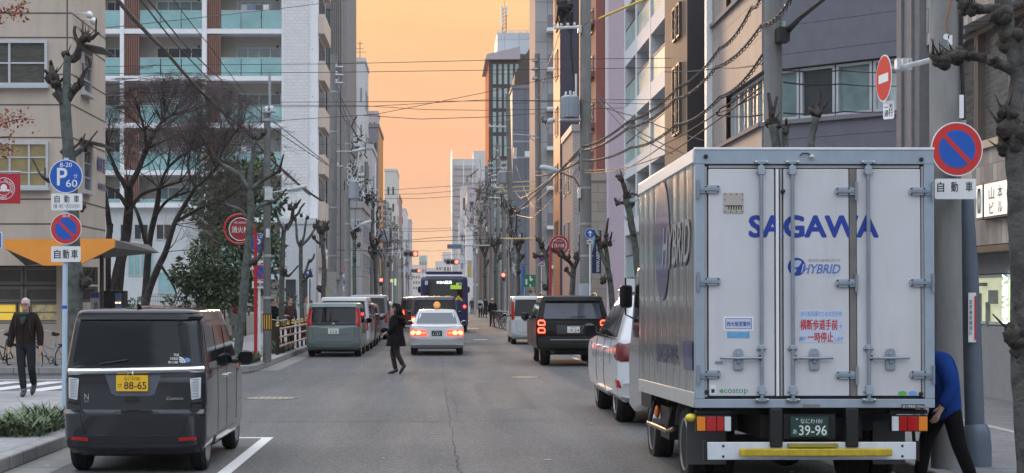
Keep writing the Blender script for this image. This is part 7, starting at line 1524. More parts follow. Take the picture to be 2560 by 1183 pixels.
pollard('tall pollarded plane tree behind the pale blue parking sign post in the left foreground', 23.5, 182, [
    [(184, 1085, 21), (186, 900, 19), (189, 740, 18), (187, 690, 24), (184, 640, 17), (180, 500, 16), (172, 384, 16), (167, 330, 14), (163, 262, 15), (166, 235, 11), (168, 160, 9), (172, 142, 11)],
    K_([(172, 146, 10), (182, 148, 11), (192, 140, 11), (197, 122, 8), (203, 105, 9), (214, 92, 9), (228, 96, 6), (240, 86, 4), (247, 82, 3)]), K_([(198, 112, 5), (190, 95, 5), (186, 80, 4), (188, 66, 4)]), K_([(206, 88, 3), (207, 70, 2), (207, 54, 2)]), K_([(240, 84, 3), (240, 65, 2.2), (241, 47, 2)]),
    K_([(160, 262, 11), (150, 235, 9), (142, 212, 10), (134, 195, 11), (130, 180, 9), (128, 162, 5), (127, 152, 3)]), K_([(140, 200, 5), (150, 204, 4), (157, 196, 3)]), K_([(154, 255, 7), (142, 242, 6), (135, 233, 6)]),
    K_([(170, 248, 11), (184, 228, 9), (198, 214, 9), (203, 200, 7), (206, 190, 5), (216, 174, 3.5), (229, 155, 2.5)]), K_([(207, 192, 3), (208, 175, 2.5), (207, 158, 2)]),
    ([(174, 400, 11), (183, 390, 8), (198, 378, 7), (210, 370, 6)], plane_b), K_([(210, 370, 6), (224, 352, 2.5), (243, 328, 2)]), K_([(209, 368, 4), (208, 350, 2.5), (213, 334, 2)]), K_([(176, 382, 5), (184, 370, 4), (198, 358, 3), (205, 343, 2)]),
    K_([(170, 462, 7), (148, 458, 5), (122, 452, 5), (104, 440, 3), (90, 415, 2), (80, 396, 2)]), K_([(112, 446, 3), (113, 420, 2)])],
    [(165, 140, 12, 4), (216, 92, 13, 7), (202, 100, 9, 3), (130, 192, 17, 8), (140, 212, 12, 4), (190, 220, 11, 4), (203, 208, 10, 5), (209, 372, 9, 5), (156, 380, 6, 3), (200, 706, 18, 3), (216, 705, 15, 4), (186, 690, 16, 2), (124, 452, 7, 3), (207, 520, 9, 4)], 3)
pollard('slanting grey street tree with upraised bare limbs in front of the hydrant sign', 43, 593, [
    [(590, 910, 12), (598, 850, 11), (607, 760, 11), (614, 680, 10.5), (622, 600, 9.5), (627, 530, 8.5), (626, 474, 8), (626, 438, 6.5), (631, 400, 5.5), (636, 350, 6)],
    [(626, 476, 7), (604, 446, 6), (584, 428, 6), (566, 418, 5.5), (554, 412, 5)], K_([(554, 412, 5), (545, 404, 4.5), (540, 396, 4), (548, 350, 2.5), (555, 297, 2)]), K_([(540, 398, 4), (530, 380, 2), (522, 372, 1.5)]), [(628, 472, 6), (642, 462, 5), (655, 452, 4.5)], K_([(655, 452, 5), (676, 440, 4.5), (696, 428, 4), (703, 410, 3), (709, 386, 2)]), K_([(680, 438, 3), (690, 410, 2), (680, 380, 1.5)]),
    [(618, 545, 5), (606, 530, 4), (590, 520, 3.5), (564, 512, 3)], [(624, 545, 5.5), (636, 530, 5), (648, 516, 5), (668, 509, 4)], K_([(668, 509, 4), (688, 503, 3), (703, 488, 2.5), (716, 472, 2)]), K_([(636, 350, 6), (650, 344, 5), (662, 332, 5), (664, 322, 3)]), K_([(637, 345, 4), (628, 330, 2), (622, 312, 2)]), K_([(618, 660, 8), (634, 655, 7), (650, 640, 5), (656, 612, 4), (660, 588, 2.5)])],
    [(637, 345, 8, 3), (660, 332, 8, 4), (541, 400, 7, 4), (697, 428, 6, 5), (686, 504, 6, 4), (636, 655, 9, 2), (655, 620, 6, 4), (563, 512, 4, 3)], 5)
pollard('pale street tree with a knotted fork in front of the apartment wall', 55, 704, [
    [(703, 818, 7), (704, 760, 7), (706, 645, 6.5), (709, 582, 6), (714, 572, 6)], [(712, 578, 5), (700, 560, 4), (694, 545, 3.5)], [(716, 574, 5.5), (724, 562, 5), (730, 548, 5)], K_([(730, 548, 5), (733, 525, 4), (740, 515, 3.5), (748, 505, 2.5), (752, 498, 1.5)]), K_([(730, 545, 4), (745, 535, 3), (752, 520, 2.5), (762, 508, 2)]), K_([(694, 545, 3.5), (688, 530, 2.5), (686, 518, 2)]), K_([(706, 682, 5), (720, 690, 4), (732, 680, 2), (746, 664, 2)])],
    [(726, 520, 8, 8), (740, 514, 7, 6), (716, 566, 7, 3), (752, 540, 5, 4), (712, 681, 9, 4), (690, 528, 5, 4)], 8)
pollard('thin pale three-forked street tree beside the blue bicycle arrow sign', 62, 753, [
    [(756, 815, 6), (754, 760, 5.5), (752, 690, 5), (752, 615, 5)], [(751, 618, 4), (743, 600, 3.5), (741, 570, 3), (738, 545, 2.5)], [(752, 616, 4), (760, 590, 3), (764, 560, 2.5), (768, 540, 2)], [(754, 614, 4), (772, 596, 3.5), (786, 574, 2.5)], K_([(786, 574, 3), (792, 560, 2.5), (790, 548, 1.5)]), [(757, 695, 4), (765, 676, 3.5), (772, 655, 3)], K_([(772, 655, 3), (782, 648, 2.5), (786, 635, 2)]), K_([(756, 706, 4), (772, 690, 3), (776, 672, 2)])],
    [(751, 608, 6, 3), (788, 566, 6, 6), (738, 548, 5, 5), (768, 545, 5, 5), (775, 654, 5, 5), (777, 688, 5, 4), (764, 698, 5, 3)], 9)
pollard('street tree with a black knotted head half behind the left concrete pole', 70, 808, [
    [(808, 810, 6), (808, 745, 6), (810, 660, 5.5), (806, 610, 5), (804, 585, 6)], K_([(804, 590, 5), (795, 570, 4), (797, 550, 2.5)]), K_([(806, 585, 5), (815, 566, 4), (822, 552, 2.5)]), K_([(806, 612, 4), (792, 604, 3), (782, 590, 2)])], [(800, 575, 9, 7), (816, 568, 8, 6), (797, 724, 9, 4), (784, 594, 6, 5), (808, 600, 6, 3)], 12)
pollard('dark leafless street tree before the farther left poles', 100, 940, [
    [(942, 790, 5), (940, 720, 5), (938, 660, 5), (936, 625, 5)], K_([(936, 630, 4), (928, 600, 3), (925, 580, 2)]), K_([(937, 628, 4), (946, 600, 3), (956, 585, 2)]), K_([(936, 650, 3), (922, 628, 2.5), (915, 610, 2)])], [(930, 612, 8, 6), (944, 606, 7, 6), (920, 622, 6, 5), (936, 632, 7, 3)], 14)
pollard('bent dark pollarded tree leaning beside the front of the truck box', 36, 1595, [
    [(1598, 845, 9), (1596, 740, 9), (1594, 672, 9), (1586, 600, 8.5), (1578, 560, 9), (1574, 530, 8), (1566, 505, 7.5), (1566, 485, 7)], K_([(1566, 487, 7), (1560, 465, 6), (1552, 448, 5), (1540, 440, 3.5)]), K_([(1556, 450, 4), (1553, 436, 2), (1551, 425, 1.5)]), K_([(1574, 512, 6), (1556, 507, 4), (1543, 510, 3), (1536, 495, 2)]), K_([(1568, 490, 4), (1582, 484, 3), (1596, 490, 2)])],
    [(1552, 446, 9, 5), (1568, 490, 10, 4), (1578, 512, 9, 4), (1545, 508, 7, 5), (1575, 556, 9, 3), (1585, 586, 8, 3)], 15)
pollard('twin-stemmed pale pollarded tree right of the black off-road car', 50, 1530, [
    [(1534, 890, 8), (1533, 800, 8), (1530, 755, 7.5), (1525, 700, 7), (1519, 670, 6)], [(1519, 672, 5.5), (1510, 650, 5.5), (1500, 625, 5)], K_([(1500, 628, 5), (1494, 604, 4), (1490, 592, 3), (1484, 575, 2)]), [(1522, 690, 6), (1519, 650, 5.5), (1514, 615, 5.5)], K_([(1514, 617, 5), (1515, 590, 4), (1518, 565, 3), (1521, 545, 2)]), K_([(1514, 618, 4), (1524, 606, 3), (1530, 580, 2)])],
    [(1494, 598, 8, 6), (1510, 612, 10, 5), (1524, 610, 7, 4), (1516, 590, 6, 4), (1508, 702, 9, 4), (1524, 698, 7, 2)], 17)
pollard('brown forked pollarded tree between the hydrant sign and the thick pole', 64, 1430, [
    [(1428, 850, 8), (1429, 760, 7.5), (1432, 700, 7), (1434, 670, 7)], K_([(1434, 672, 6), (1444, 650, 5.5), (1452, 630, 4.5), (1456, 605, 3)]), K_([(1434, 672, 6), (1424, 655, 5), (1410, 644, 5), (1402, 632, 4)]), K_([(1402, 634, 3), (1388, 628, 3), (1376, 620, 2)]), [(1430, 690, 5), (1420, 680, 4), (1414, 668, 3.5)]],
    [(1404, 636, 9, 6), (1418, 645, 8, 5), (1440, 640, 8, 5), (1452, 622, 7, 6), (1416, 674, 6, 4), (1383, 625, 5, 5)], 19)
pollard('stubby dark tree by the small no-parking disc on the right pavement', 81, 1378, [
    [(1374, 815, 6), (1372, 740, 6), (1372, 690, 6), (1366, 650, 5.5), (1360, 625, 5)], K_([(1360, 628, 5), (1350, 608, 4), (1342, 596, 3)]), K_([(1362, 640, 4), (1376, 612, 3), (1384, 596, 2)]), K_([(1360, 640, 4), (1342, 640, 3), (1332, 632, 2)])], [(1354, 615, 8, 5), (1345, 600, 6, 5), (1338, 640, 6, 4), (1366, 640, 6, 3), (1366, 718, 9, 3)], 21)
pollard('three stubby pollarded stems showing above the delivery truck roof', 22, 1950, [
    [(1952, 900, 16), (1950, 640, 15), (1948, 500, 14), (1945, 400, 12), (1938, 345, 11), (1932, 312, 12)], K_([(1930, 312, 10), (1927, 275, 6), (1921, 232, 4)]), K_([(1932, 290, 5), (1938, 262, 4), (1942, 242, 3)]), [(1950, 480, 9), (1962, 420, 8), (1964, 370, 7), (1962, 330, 7)], K_([(1962, 332, 6), (1965, 315, 4), (1966, 298, 3)]), [(1952, 560, 10), (1995, 470, 10), (2022, 400, 9.5), (2030, 340, 9), (2040, 292, 10)], K_([(2042, 290, 9), (2048, 262, 4), (2050, 228, 3)]), K_([(2044, 285, 7), (2060, 268, 4), (2070, 248, 3)]), K_([(2036, 286, 5), (2026, 278, 4), (2024, 270, 3)])],
    [(1931, 308, 16, 5), (1943, 318, 10, 4), (1962, 328, 10, 5), (2042, 280, 15, 7)], 23)
pollard('nearest knobbly plane tree filling the right edge of the picture', 13.6, 2560, [
    [(2598, 1300, 46), (2580, 1100, 42), (2566, 900, 38), (2556, 700, 30), (2548, 560, 28), (2543, 460, 25), (2538, 380, 27), (2534, 320, 24), (2536, 250, 20), (2546, 200, 20), (2540, 150, 22), (2526, 110, 20), (2514, 80, 22), (2510, 40, 24), (2506, -20, 20), (2500, -60, 18)],
    [(2540, 182, 15), (2516, 168, 13), (2488, 156, 13), (2460, 146, 11)], K_([(2462, 147, 12), (2430, 140, 12), (2395, 138, 14), (2365, 150, 14), (2340, 146, 10), (2326, 138, 6)]), K_([(2334, 140, 4), (2332, 118, 3), (2334, 98, 2)]), K_([(2360, 148, 4), (2356, 120, 2.5)]), [(2504, 30, 16), (2478, 22, 13), (2450, 24, 13)], K_([(2452, 24, 14), (2424, 20, 14), (2406, 14, 12)]), K_([(2530, 300, 18), (2516, 276, 14), (2506, 268, 10)]), K_([(2530, 380, 16), (2512, 374, 12), (2500, 362, 6)]), [(2546, 196, 18), (2570, 120, 18), (2600, 40, 18)]],
    [(2528, 340, 40, 4), (2514, 285, 26, 4), (2508, 372, 20, 5), (2520, 100, 34, 3), (2506, 40, 30, 4), (2408, 14, 22, 6), (2434, 22, 18, 4), (2390, 140, 22, 4), (2355, 150, 22, 5), (2338, 144, 12, 5), (2484, 155, 16, 2), (2430, 142, 14, 3), (2548, 838, 36, 2), (2558, 800, 32, 2), (2556, 890, 28, 2)], 25)

for px, Y, h, lb_ in ((886, 92, 560, 'dark leafless pruned tree beside the amber shop lantern'), (958, 150, 610, 'small far pruned tree at the end of the parked row'), (1240, 120, 590, 'far pruned tree behind the person in black on the right'), (1212, 160, 600, 'far pruned tree by the two walkers on the right pavement'), (1296, 92, 590, 'bare pruned tree ahead of the white minivan, by the blue pipes')):
    pollard(lb_, Y, px, [[(px, 790, 5), (px, 720, 4.5), (px - 1, 660, 4), (px, h + 40, 4)], K_([(px, h + 42, 4), (px - 8, h + 18, 3), (px - 12, h, 2)]), K_([(px, h + 42, 4), (px + 8, h + 14, 3), (px + 10, h - 8, 2)]), K_([(px, h + 70, 3), (px + 12, h + 50, 2)])], [(px - 6, h + 20, 8, 6), (px + 7, h + 14, 8, 6), (px + 11, h + 52, 6, 5), (px, h + 90, 6, 3)], px)

# ------------------------------------------------------------------ bare cherry trees in the park
def cherry(label, Y, base, limbs, seeds, seed, tw=1.):
    rg = random.Random(seed); t = thing('bare_tree', label, 'tree', (PX(base, Y), Y, .146)); b = MB()
    for l in limbs: limb(b, l, Y, cherry_b, .6, 9, rg)
    b.build('trunk', t, smooth=True); tb = MB(); s = Y / F; zm = PZ(205, Y); xm = PX(470, Y)
    def grow(p, d, L_, r, k):
        n = 3; pts = [p]; q = p; dd = d
        for i in range(n): dd = (dd + Vector((rg.gauss(0, .16), rg.gauss(0, .2), rg.gauss(0, .12) + .03))).normalized(); lim = zm - ((q.x - xm) / (230 * s)) ** 2 * 120 * s + rg.gauss(0, 14 * s); dd.z = dd.z if q.z < lim else dd.z * .25 - .1; q = q + dd * L_ / n; pts.append(q)
        tb.tube(pts, [r, r * .85, r * .72, r * .6], cherry_b if k > 2 else twig_b, 5 if k > 2 else 3, caps=False)
        if k == 0: return
        for i in range(2 if k > 3 else 3 if k == 3 else 5):
            f = pts[rg.choice((1, 2, 3))] if i else pts[-1]; a = rg.gauss(0, .55 if i else .22); c, s_ = cos(a), sin(a)
            nd = Vector((dd.x * c - dd.z * s_, dd.y + rg.gauss(0, .3), dd.x * s_ + dd.z * c)).normalized(); grow(f, nd, L_ * (.70 + .2 * rg.random()), max(r * (.62 if i == 0 else .5), .0036), k - 1)
    for (px, py, ang, L_, r, k) in seeds: grow(PP(px, py, Y), Vector((cos(radians(ang)), rg.gauss(0, .3), sin(radians(ang)))).normalized(), L_ * s * 46, r * s * .62, k)
    tb.build('crown', t); return t
def fan(pts, a0, a1, n, L_, r, k, rg): return [(*pts[rg.randrange(len(pts))], a0 + (a1 - a0) * (i + rg.random()) / n, L_ * (.8 + .4 * rg.random()), r * (.8 + .4 * rg.random()), k) for i in range(n)]
rg = random.Random(31)
cherry('big bare cherry tree with a thick dark trunk right beside the beige corner building', 56, 300, [
    [(288, 790, 24), (294, 700, 22), (304, 640, 19), (316, 585, 17), (323, 505, 16), (321, 468, 15)], [(322, 480, 11), (305, 450, 9), (293, 432, 8), (278, 395, 6), (266, 372, 4)], [(322, 470, 12), (346, 425, 10), (366, 373, 9), (387, 332, 7), (405, 306, 6), (427, 290, 5), (453, 281, 3)], [(366, 376, 6), (362, 330, 5), (352, 292, 4), (338, 250, 3)], [(320, 520, 10), (292, 480, 6), (270, 470, 5)], [(318, 540, 8), (350, 490, 6), (400, 470, 5), (450, 455, 4)], [(275, 580, 12), (268, 520, 9), (262, 480, 7)], [(270, 770, 16), (268, 650, 13), (276, 560, 11)]],
    fan([(266, 372), (278, 395), (293, 432)], 50, 150, 7, 1.3, 3, 4, rg) + fan([(387, 332), (366, 373), (405, 306), (427, 290)], 20, 140, 14, 1.5, 3.2, 5, rg) + fan([(453, 281), (430, 289)], -10, 80, 6, 1.2, 2.6, 4, rg) + fan([(338, 250), (352, 292), (362, 330)], 40, 150, 9, 1.2, 2.5, 4, rg) + fan([(346, 425), (400, 470), (450, 455), (321, 468)], 0, 100, 9, 1.4, 2.8, 4, rg) + fan([(270, 470), (262, 480)], 60, 150, 4, 1.2, 2.4, 4, rg), 32)
cherry('bare cherry tree leaning right, second from the corner building', 58, 366, [
    [(360, 800, 17), (364, 740, 15), (370, 640, 12), (378, 580, 11), (392, 520, 10), (398, 470, 8)], [(372, 640, 8), (352, 560, 7), (338, 520, 5), (325, 500, 4)], [(385, 545, 7), (420, 500, 5), (470, 480, 4)], [(398, 472, 6), (420, 420, 5), (470, 380, 4), (510, 360, 3)]],
    fan([(398, 470), (420, 420), (470, 380)], 20, 130, 12, 1.3, 2.8, 5, rg) + fan([(510, 360), (490, 370)], 0, 100, 6, 1.2, 2.4, 4, rg) + fan([(470, 480), (420, 500)], -10, 80, 6, 1.3, 2.3, 4, rg), 34)
cherry('bare cherry tree with a strongly slanted trunk above the dark shrub', 54, 370, [
    [(358, 790, 15), (372, 730, 13), (395, 670, 12), (414, 630, 11), (436, 560, 9), (462, 512, 8), (488, 470, 6)], [(440, 555, 6), (500, 520, 5), (560, 500, 3.5), (600, 470, 2.5)], [(488, 470, 5), (540, 420, 4), (560, 370, 3), (590, 330, 2.5)], [(400, 660, 6), (440, 730, 3), (425, 770, 2)], [(488, 470, 5), (470, 420, 4), (480, 360, 3)]],
    fan([(488, 470), (540, 420), (560, 370)], 20, 140, 11, 1.2, 2.4, 5, rg) + fan([(590, 330)], 0, 120, 5, 1.1, 2.2, 4, rg) + fan([(500, 520), (560, 500), (600, 470)], -25, 60, 10, 1.1, 2, 4, rg) + fan([(470, 420), (480, 360)], 50, 150, 6, 1.2, 2.2, 4, rg) + fan([(414, 630), (436, 560)], -20, 50, 6, 1.3, 2, 3, rg), 36)

# ------------------------------------------------------------------ leafy plants
def leafm(name, a, b_):
    m = mat(name, a, .55, var=0); nt = m.node_tree; N = nt.nodes; K = nt.links; bs = N['Principled BSDF']; g_ = N.new('ShaderNodeNewGeometry'); cr = N.new('ShaderNodeValToRGB'); K.new(g_.outputs['Random Per Island'], cr.inputs[0])
    cr.color_ramp.elements[0].color = (*b_, 1); cr.color_ramp.elements[1].color = (*a, 1); K.new(cr.outputs[0], bs.inputs['Base Color']); return m
lf_dk = leafm('shrub_leaf', (.085, .125, .055), (.014, .03, .015)); lf_ev = leafm('evergreen_leaf', (.085, .135, .04), (.014, .034, .014)); lf_yl = leafm('young_leaf', (.19, .20, .045), (.05, .08, .025)); lf_gr = leafm('strap_leaf', (.13, .18, .07), (.02, .045, .018)); lf_rd = leafm('autumn_leaf', (.36, .11, .045), (.17, .05, .03))
def foliage(mb, c, r, n, size, m, rg, fill=.45):
    c = Vector(c)
    for i in range(n):
        d = Vector((rg.gauss(0, 1), rg.gauss(0, 1), rg.gauss(0, 1))).normalized(); k = fill + (1 - fill) * rg.random() ** .6; p = c + Vector((d.x * r[0], d.y * r[1], d.z * r[2])) * k
        u = (d + Vector((rg.gauss(0, .7), rg.gauss(0, .7), rg.gauss(0, .7) - .2))).normalized(); w = u.cross(Vector((rg.gauss(0, 1), rg.gauss(0, 1), rg.gauss(0, 1)))).normalized(); s = size * (.6 + .8 * rg.random())
        mb.add([p, p + u * s * .5 + w * s * .24, p + u * s, p + u * s * .5 - w * s * .24], [(0, 1, 2, 3)], m)
def clumps(name, label, cat, Y, base, cl, n, size, m, seed, stems=(), depth=1., fill=.4):
    rg = random.Random(seed); t = thing(name, label, cat, (PX(base, Y), Y, .146)); b = MB(); s = Y / F
    if stems:
        tb = MB()
        for l in stems: limb(tb, l, Y, cherry_b, .3, 8, rg)
        tb.build('trunk', t, smooth=True)
    for (px, py, rx, rz, *mm) in cl: foliage(b, PP(px, py, Y + rg.uniform(-1, 1) * depth * .5), (rx * s, rx * s * .9, rz * s), int(n * rx * rz / 900), size, mm[0] if mm else m, rg, fill)
    b.build('crown', t); return t
rg = random.Random(77)
cl = [(525 + rg.gauss(0, 42), 690 + rg.gauss(0, 36), rg.uniform(18, 34), rg.uniform(14, 26)) for i in range(34)] + [(470, 650, 26, 20), (590, 690, 24, 24), (530, 636, 30, 20), (450, 700, 20, 18), (600, 730, 20, 24), (480, 740, 30, 24), (560, 750, 34, 22), (520, 770, 40, 20), (440, 672, 12, 10), (505, 622, 16, 10)]
clumps('shrub', 'large dense glossy dark shrub left of the slanting street tree', 'shrub', 51, 525, cl, 190, .15, lf_dk, 41, [[(525, 880, 5), (522, 800, 5), (515, 720, 3)], [(530, 880, 4), (545, 780, 4), (570, 700, 2)]])
cl = [(585 + rg.gauss(0, 48), max(430, 520 + rg.gauss(0, 75)), rg.uniform(22, 42), rg.uniform(20, 34)) for i in range(40)] + [(640, 440, 40, 36), (690, 500, 24, 40), (660, 400, 30, 24, lf_yl), (520, 460, 34, 30), (500, 380, 26, 20, lf_yl), (560, 390, 24, 20, lf_yl), (660, 600, 34, 40), (600, 620, 40, 40), (690, 620, 20, 40), (540, 580, 36, 34), (650, 700, 30, 50), (690, 660, 16, 30), (480, 520, 18, 20)]
clumps('evergreen_tree', 'tall dark evergreen tree filling the gap behind the fire hydrant sign', 'tree', 68, 610, cl, 120, .24, lf_ev, 43, [[(610, 840, 9), (608, 700, 8), (600, 520, 6), (590, 430, 3)]], 3.)
clumps('hedge', 'low clipped hedge behind the grey van roof, right of the display box', 'hedge', 56, 340, [(318 + i * 8, 756 + (i % 3) * 3, 12, 14) for i in range(6)] + [(318 + i * 8, 775, 12, 14) for i in range(6)], 160, .1, lf_gr, 45)
clumps('round_bush', 'rounded olive bush behind the person by the fence posts', 'bush', 74, 694, [(694, 740, 22, 26), (690, 765, 20, 20), (700, 725, 14, 12)], 150, .14, lf_ev, 47)
clumps('round_bush', 'dark clipped bush in front of the pale apartment wall near the walkers', 'bush', 78, 735, [(733, 752, 14, 16), (745, 760, 10, 12), (726, 765, 12, 14)], 150, .14, lf_dk, 48)
clumps('pot_plant', 'bushy green plant beside the green parking board on the right', 'plant', 96, 1333, [(1334, 728, 6, 9), (1338, 720, 5, 6)], 300, .2, lf_dk, 49)
clumps('round_bush', 'small green bush below the left 60 minute board', 'bush', 100, 902, [(902, 732, 6, 14), (904, 720, 5, 8)], 260, .2, lf_gr, 50)
t = thing('autumn_tree', 'branch tips with brown-red autumn leaves reaching in at the left edge', 'tree', (PX(-180, 27), 27, .146)); b = MB(); rg = random.Random(51)
limb(b, [(-190, 1060, 18), (-180, 600, 15), (-150, 300, 12), (-90, 60, 7)], 27, cherry_b, 0, 10, rg); b.build('trunk', t, smooth=True); b = MB(); q = MB()
for l in ([(-170, 420, 6), (-90, 340, 4), (0, 312, 2.5), (50, 298, 1.6), (88, 300, 1)], [(-160, 480, 6), (-90, 400, 4), (-20, 352, 2), (30, 340, 1.2)], [(-60, 360, 3), (10, 375, 1.6), (36, 372, 1)], [(-120, 160, 5), (-60, 60, 3), (0, 34, 2), (50, 14, 1), (78, 6, .8)], [(-20, 40, 2), (20, 30, 1.4), (60, 28, .8)], [(-30, 318, 2), (20, 296, 1.4), (60, 290, .8)]):
    limb(b, l, 27, cherry_b, .3, 6, rg)
    for i in range(46):
        k = rg.randrange(1, len(l)); f_ = rg.random(); a, c = l[k - 1], l[k]; p = PP(a[0] + (c[0] - a[0]) * f_ + rg.gauss(0, 9), a[1] + (c[1] - a[1]) * f_ + rg.gauss(3, 9), 27 + rg.gauss(0, .15)); foliage(q, p, (.05, .05, .05), 2, .075, lf_rd, rg)
b.build('branches', t, smooth=True); q.build('leaves', t)
def strap(label, x0, x1, y0, y1, n, h, seed, z=.146):
    rg = random.Random(seed); mb = MB()
    for i in range(n):
        x, y = rg.uniform(x0, x1), rg.uniform(y0, y1); a = rg.random() * 2 * pi; L_ = h * rg.uniform(.6, 1.15); out = Vector((cos(a), sin(a), 0)); w = Vector((-sin(a), cos(a), 0)) * .013; p = Vector((x, y, z)); lean = rg.uniform(.5, 1.25)
        pts = [p + out * lean * L_ * t_ ** 1.5 + Vector((0, 0, L_ * (t_ - .5 * lean * t_ * t_))) for t_ in (0, .35, .7, 1)]; vs = []
        for k, v in enumerate(pts): ww = w * (1, 1.1, .8, .1)[k]; vs += [v - ww, v + ww]
        mb.add(vs, [(0, 1, 3, 2), (2, 3, 5, 4), (4, 5, 7, 6)], lf_gr)
    return solo(mb, 'strap_leaf_plant', label, 'plant')
strap('thick clump of strap-leaved grass at the foot of the left foreground sign post', -5.55, -4.82, 20.2, 22.6, 900, .40, 61)
strap('clump of strap-leaved grass at the foot of the slanting street tree', -5.35, -4.55 - .25, 41.9, 45, 900, .38, 63)
strap('clump of strap-leaved grass along the foot of the copper-railed fence', -5.3, -4.8, 50.2, 54.5, 700, .42, 65)
strap('tuft of low green plants at the foot of the park wall beside the walker', -8.6, -8.0, 62, 68, 500, .3, 67)

# ------------------------------------------------------------------ people
skin = mat('skin', (.48, .28, .20), .55, var=.08, scale=20); hair_g = mat('grey_hair', (.42, .42, .41), .6, var=.25, scale=30); hair_b = mat('black_hair', (.012, .010, .010), .45, var=.2)
def cloth(name, col, rough=.85): return mat(name, col, rough, var=.16, scale=7, bump=.5, bscale=14, spec=.12)
def skin_mesh(nodes, edges, name, par, m, sub=2):
    """nodes: {key: (x, y, z, rx, ry)}; a skinned, subdivided surface grown over the joints"""
    ks = list(nodes); me = bpy.data.meshes.new(name); me.from_pydata([nodes[k][:3] for k in ks], [(ks.index(a), ks.index(b)) for a, b in edges], []); o = bpy.data.objects.new(name, me); COL.objects.link(o)
    md = o.modifiers.new('s', 'SKIN'); md.use_smooth_shade = True
    sv = me.skin_vertices[0].data
    for i, k in enumerate(ks): sv[i].radius = (nodes[k][3], nodes[k][4] if len(nodes[k]) > 4 else nodes[k][3]); sv[i].use_root = (i == 0)
    if sub: s2 = o.modifiers.new('u', 'SUBSURF'); s2.levels = s2.render_levels = sub
    dg = bpy.context.evaluated_depsgraph_get(); dg.update(); m2 = bpy.data.meshes.new_from_object(o.evaluated_get(dg)); o.modifiers.clear(); o.data = m2; m2.materials.clear(); m2.materials.append(m)
    m2.polygons.foreach_set('use_smooth', [True] * len(m2.polygons)); o.parent = par; return o
BASE = dict(pel=(0, 0, .95), waist=(0, 0, 1.08), chest=(0, -.01, 1.28), neck=(0, 0, 1.44), head=(0, -.015, 1.56), top=(0, -.01, 1.66),
            shl=(-.17, 0, 1.39), ell=(-.23, .03, 1.12), wrl=(-.25, -.04, .88), shr=(.17, 0, 1.39), elr=(.23, .03, 1.12), wrr=(.25, -.04, .88),
            hil=(-.09, 0, .92), knl=(-.10, -.02, .50), anl=(-.10, .02, .09), tol=(-.115, -.14, .035), hir=(.09, 0, .92), knr=(.10, -.02, .50), anr=(.10, .02, .09), tor=(.115, -.14, .035))
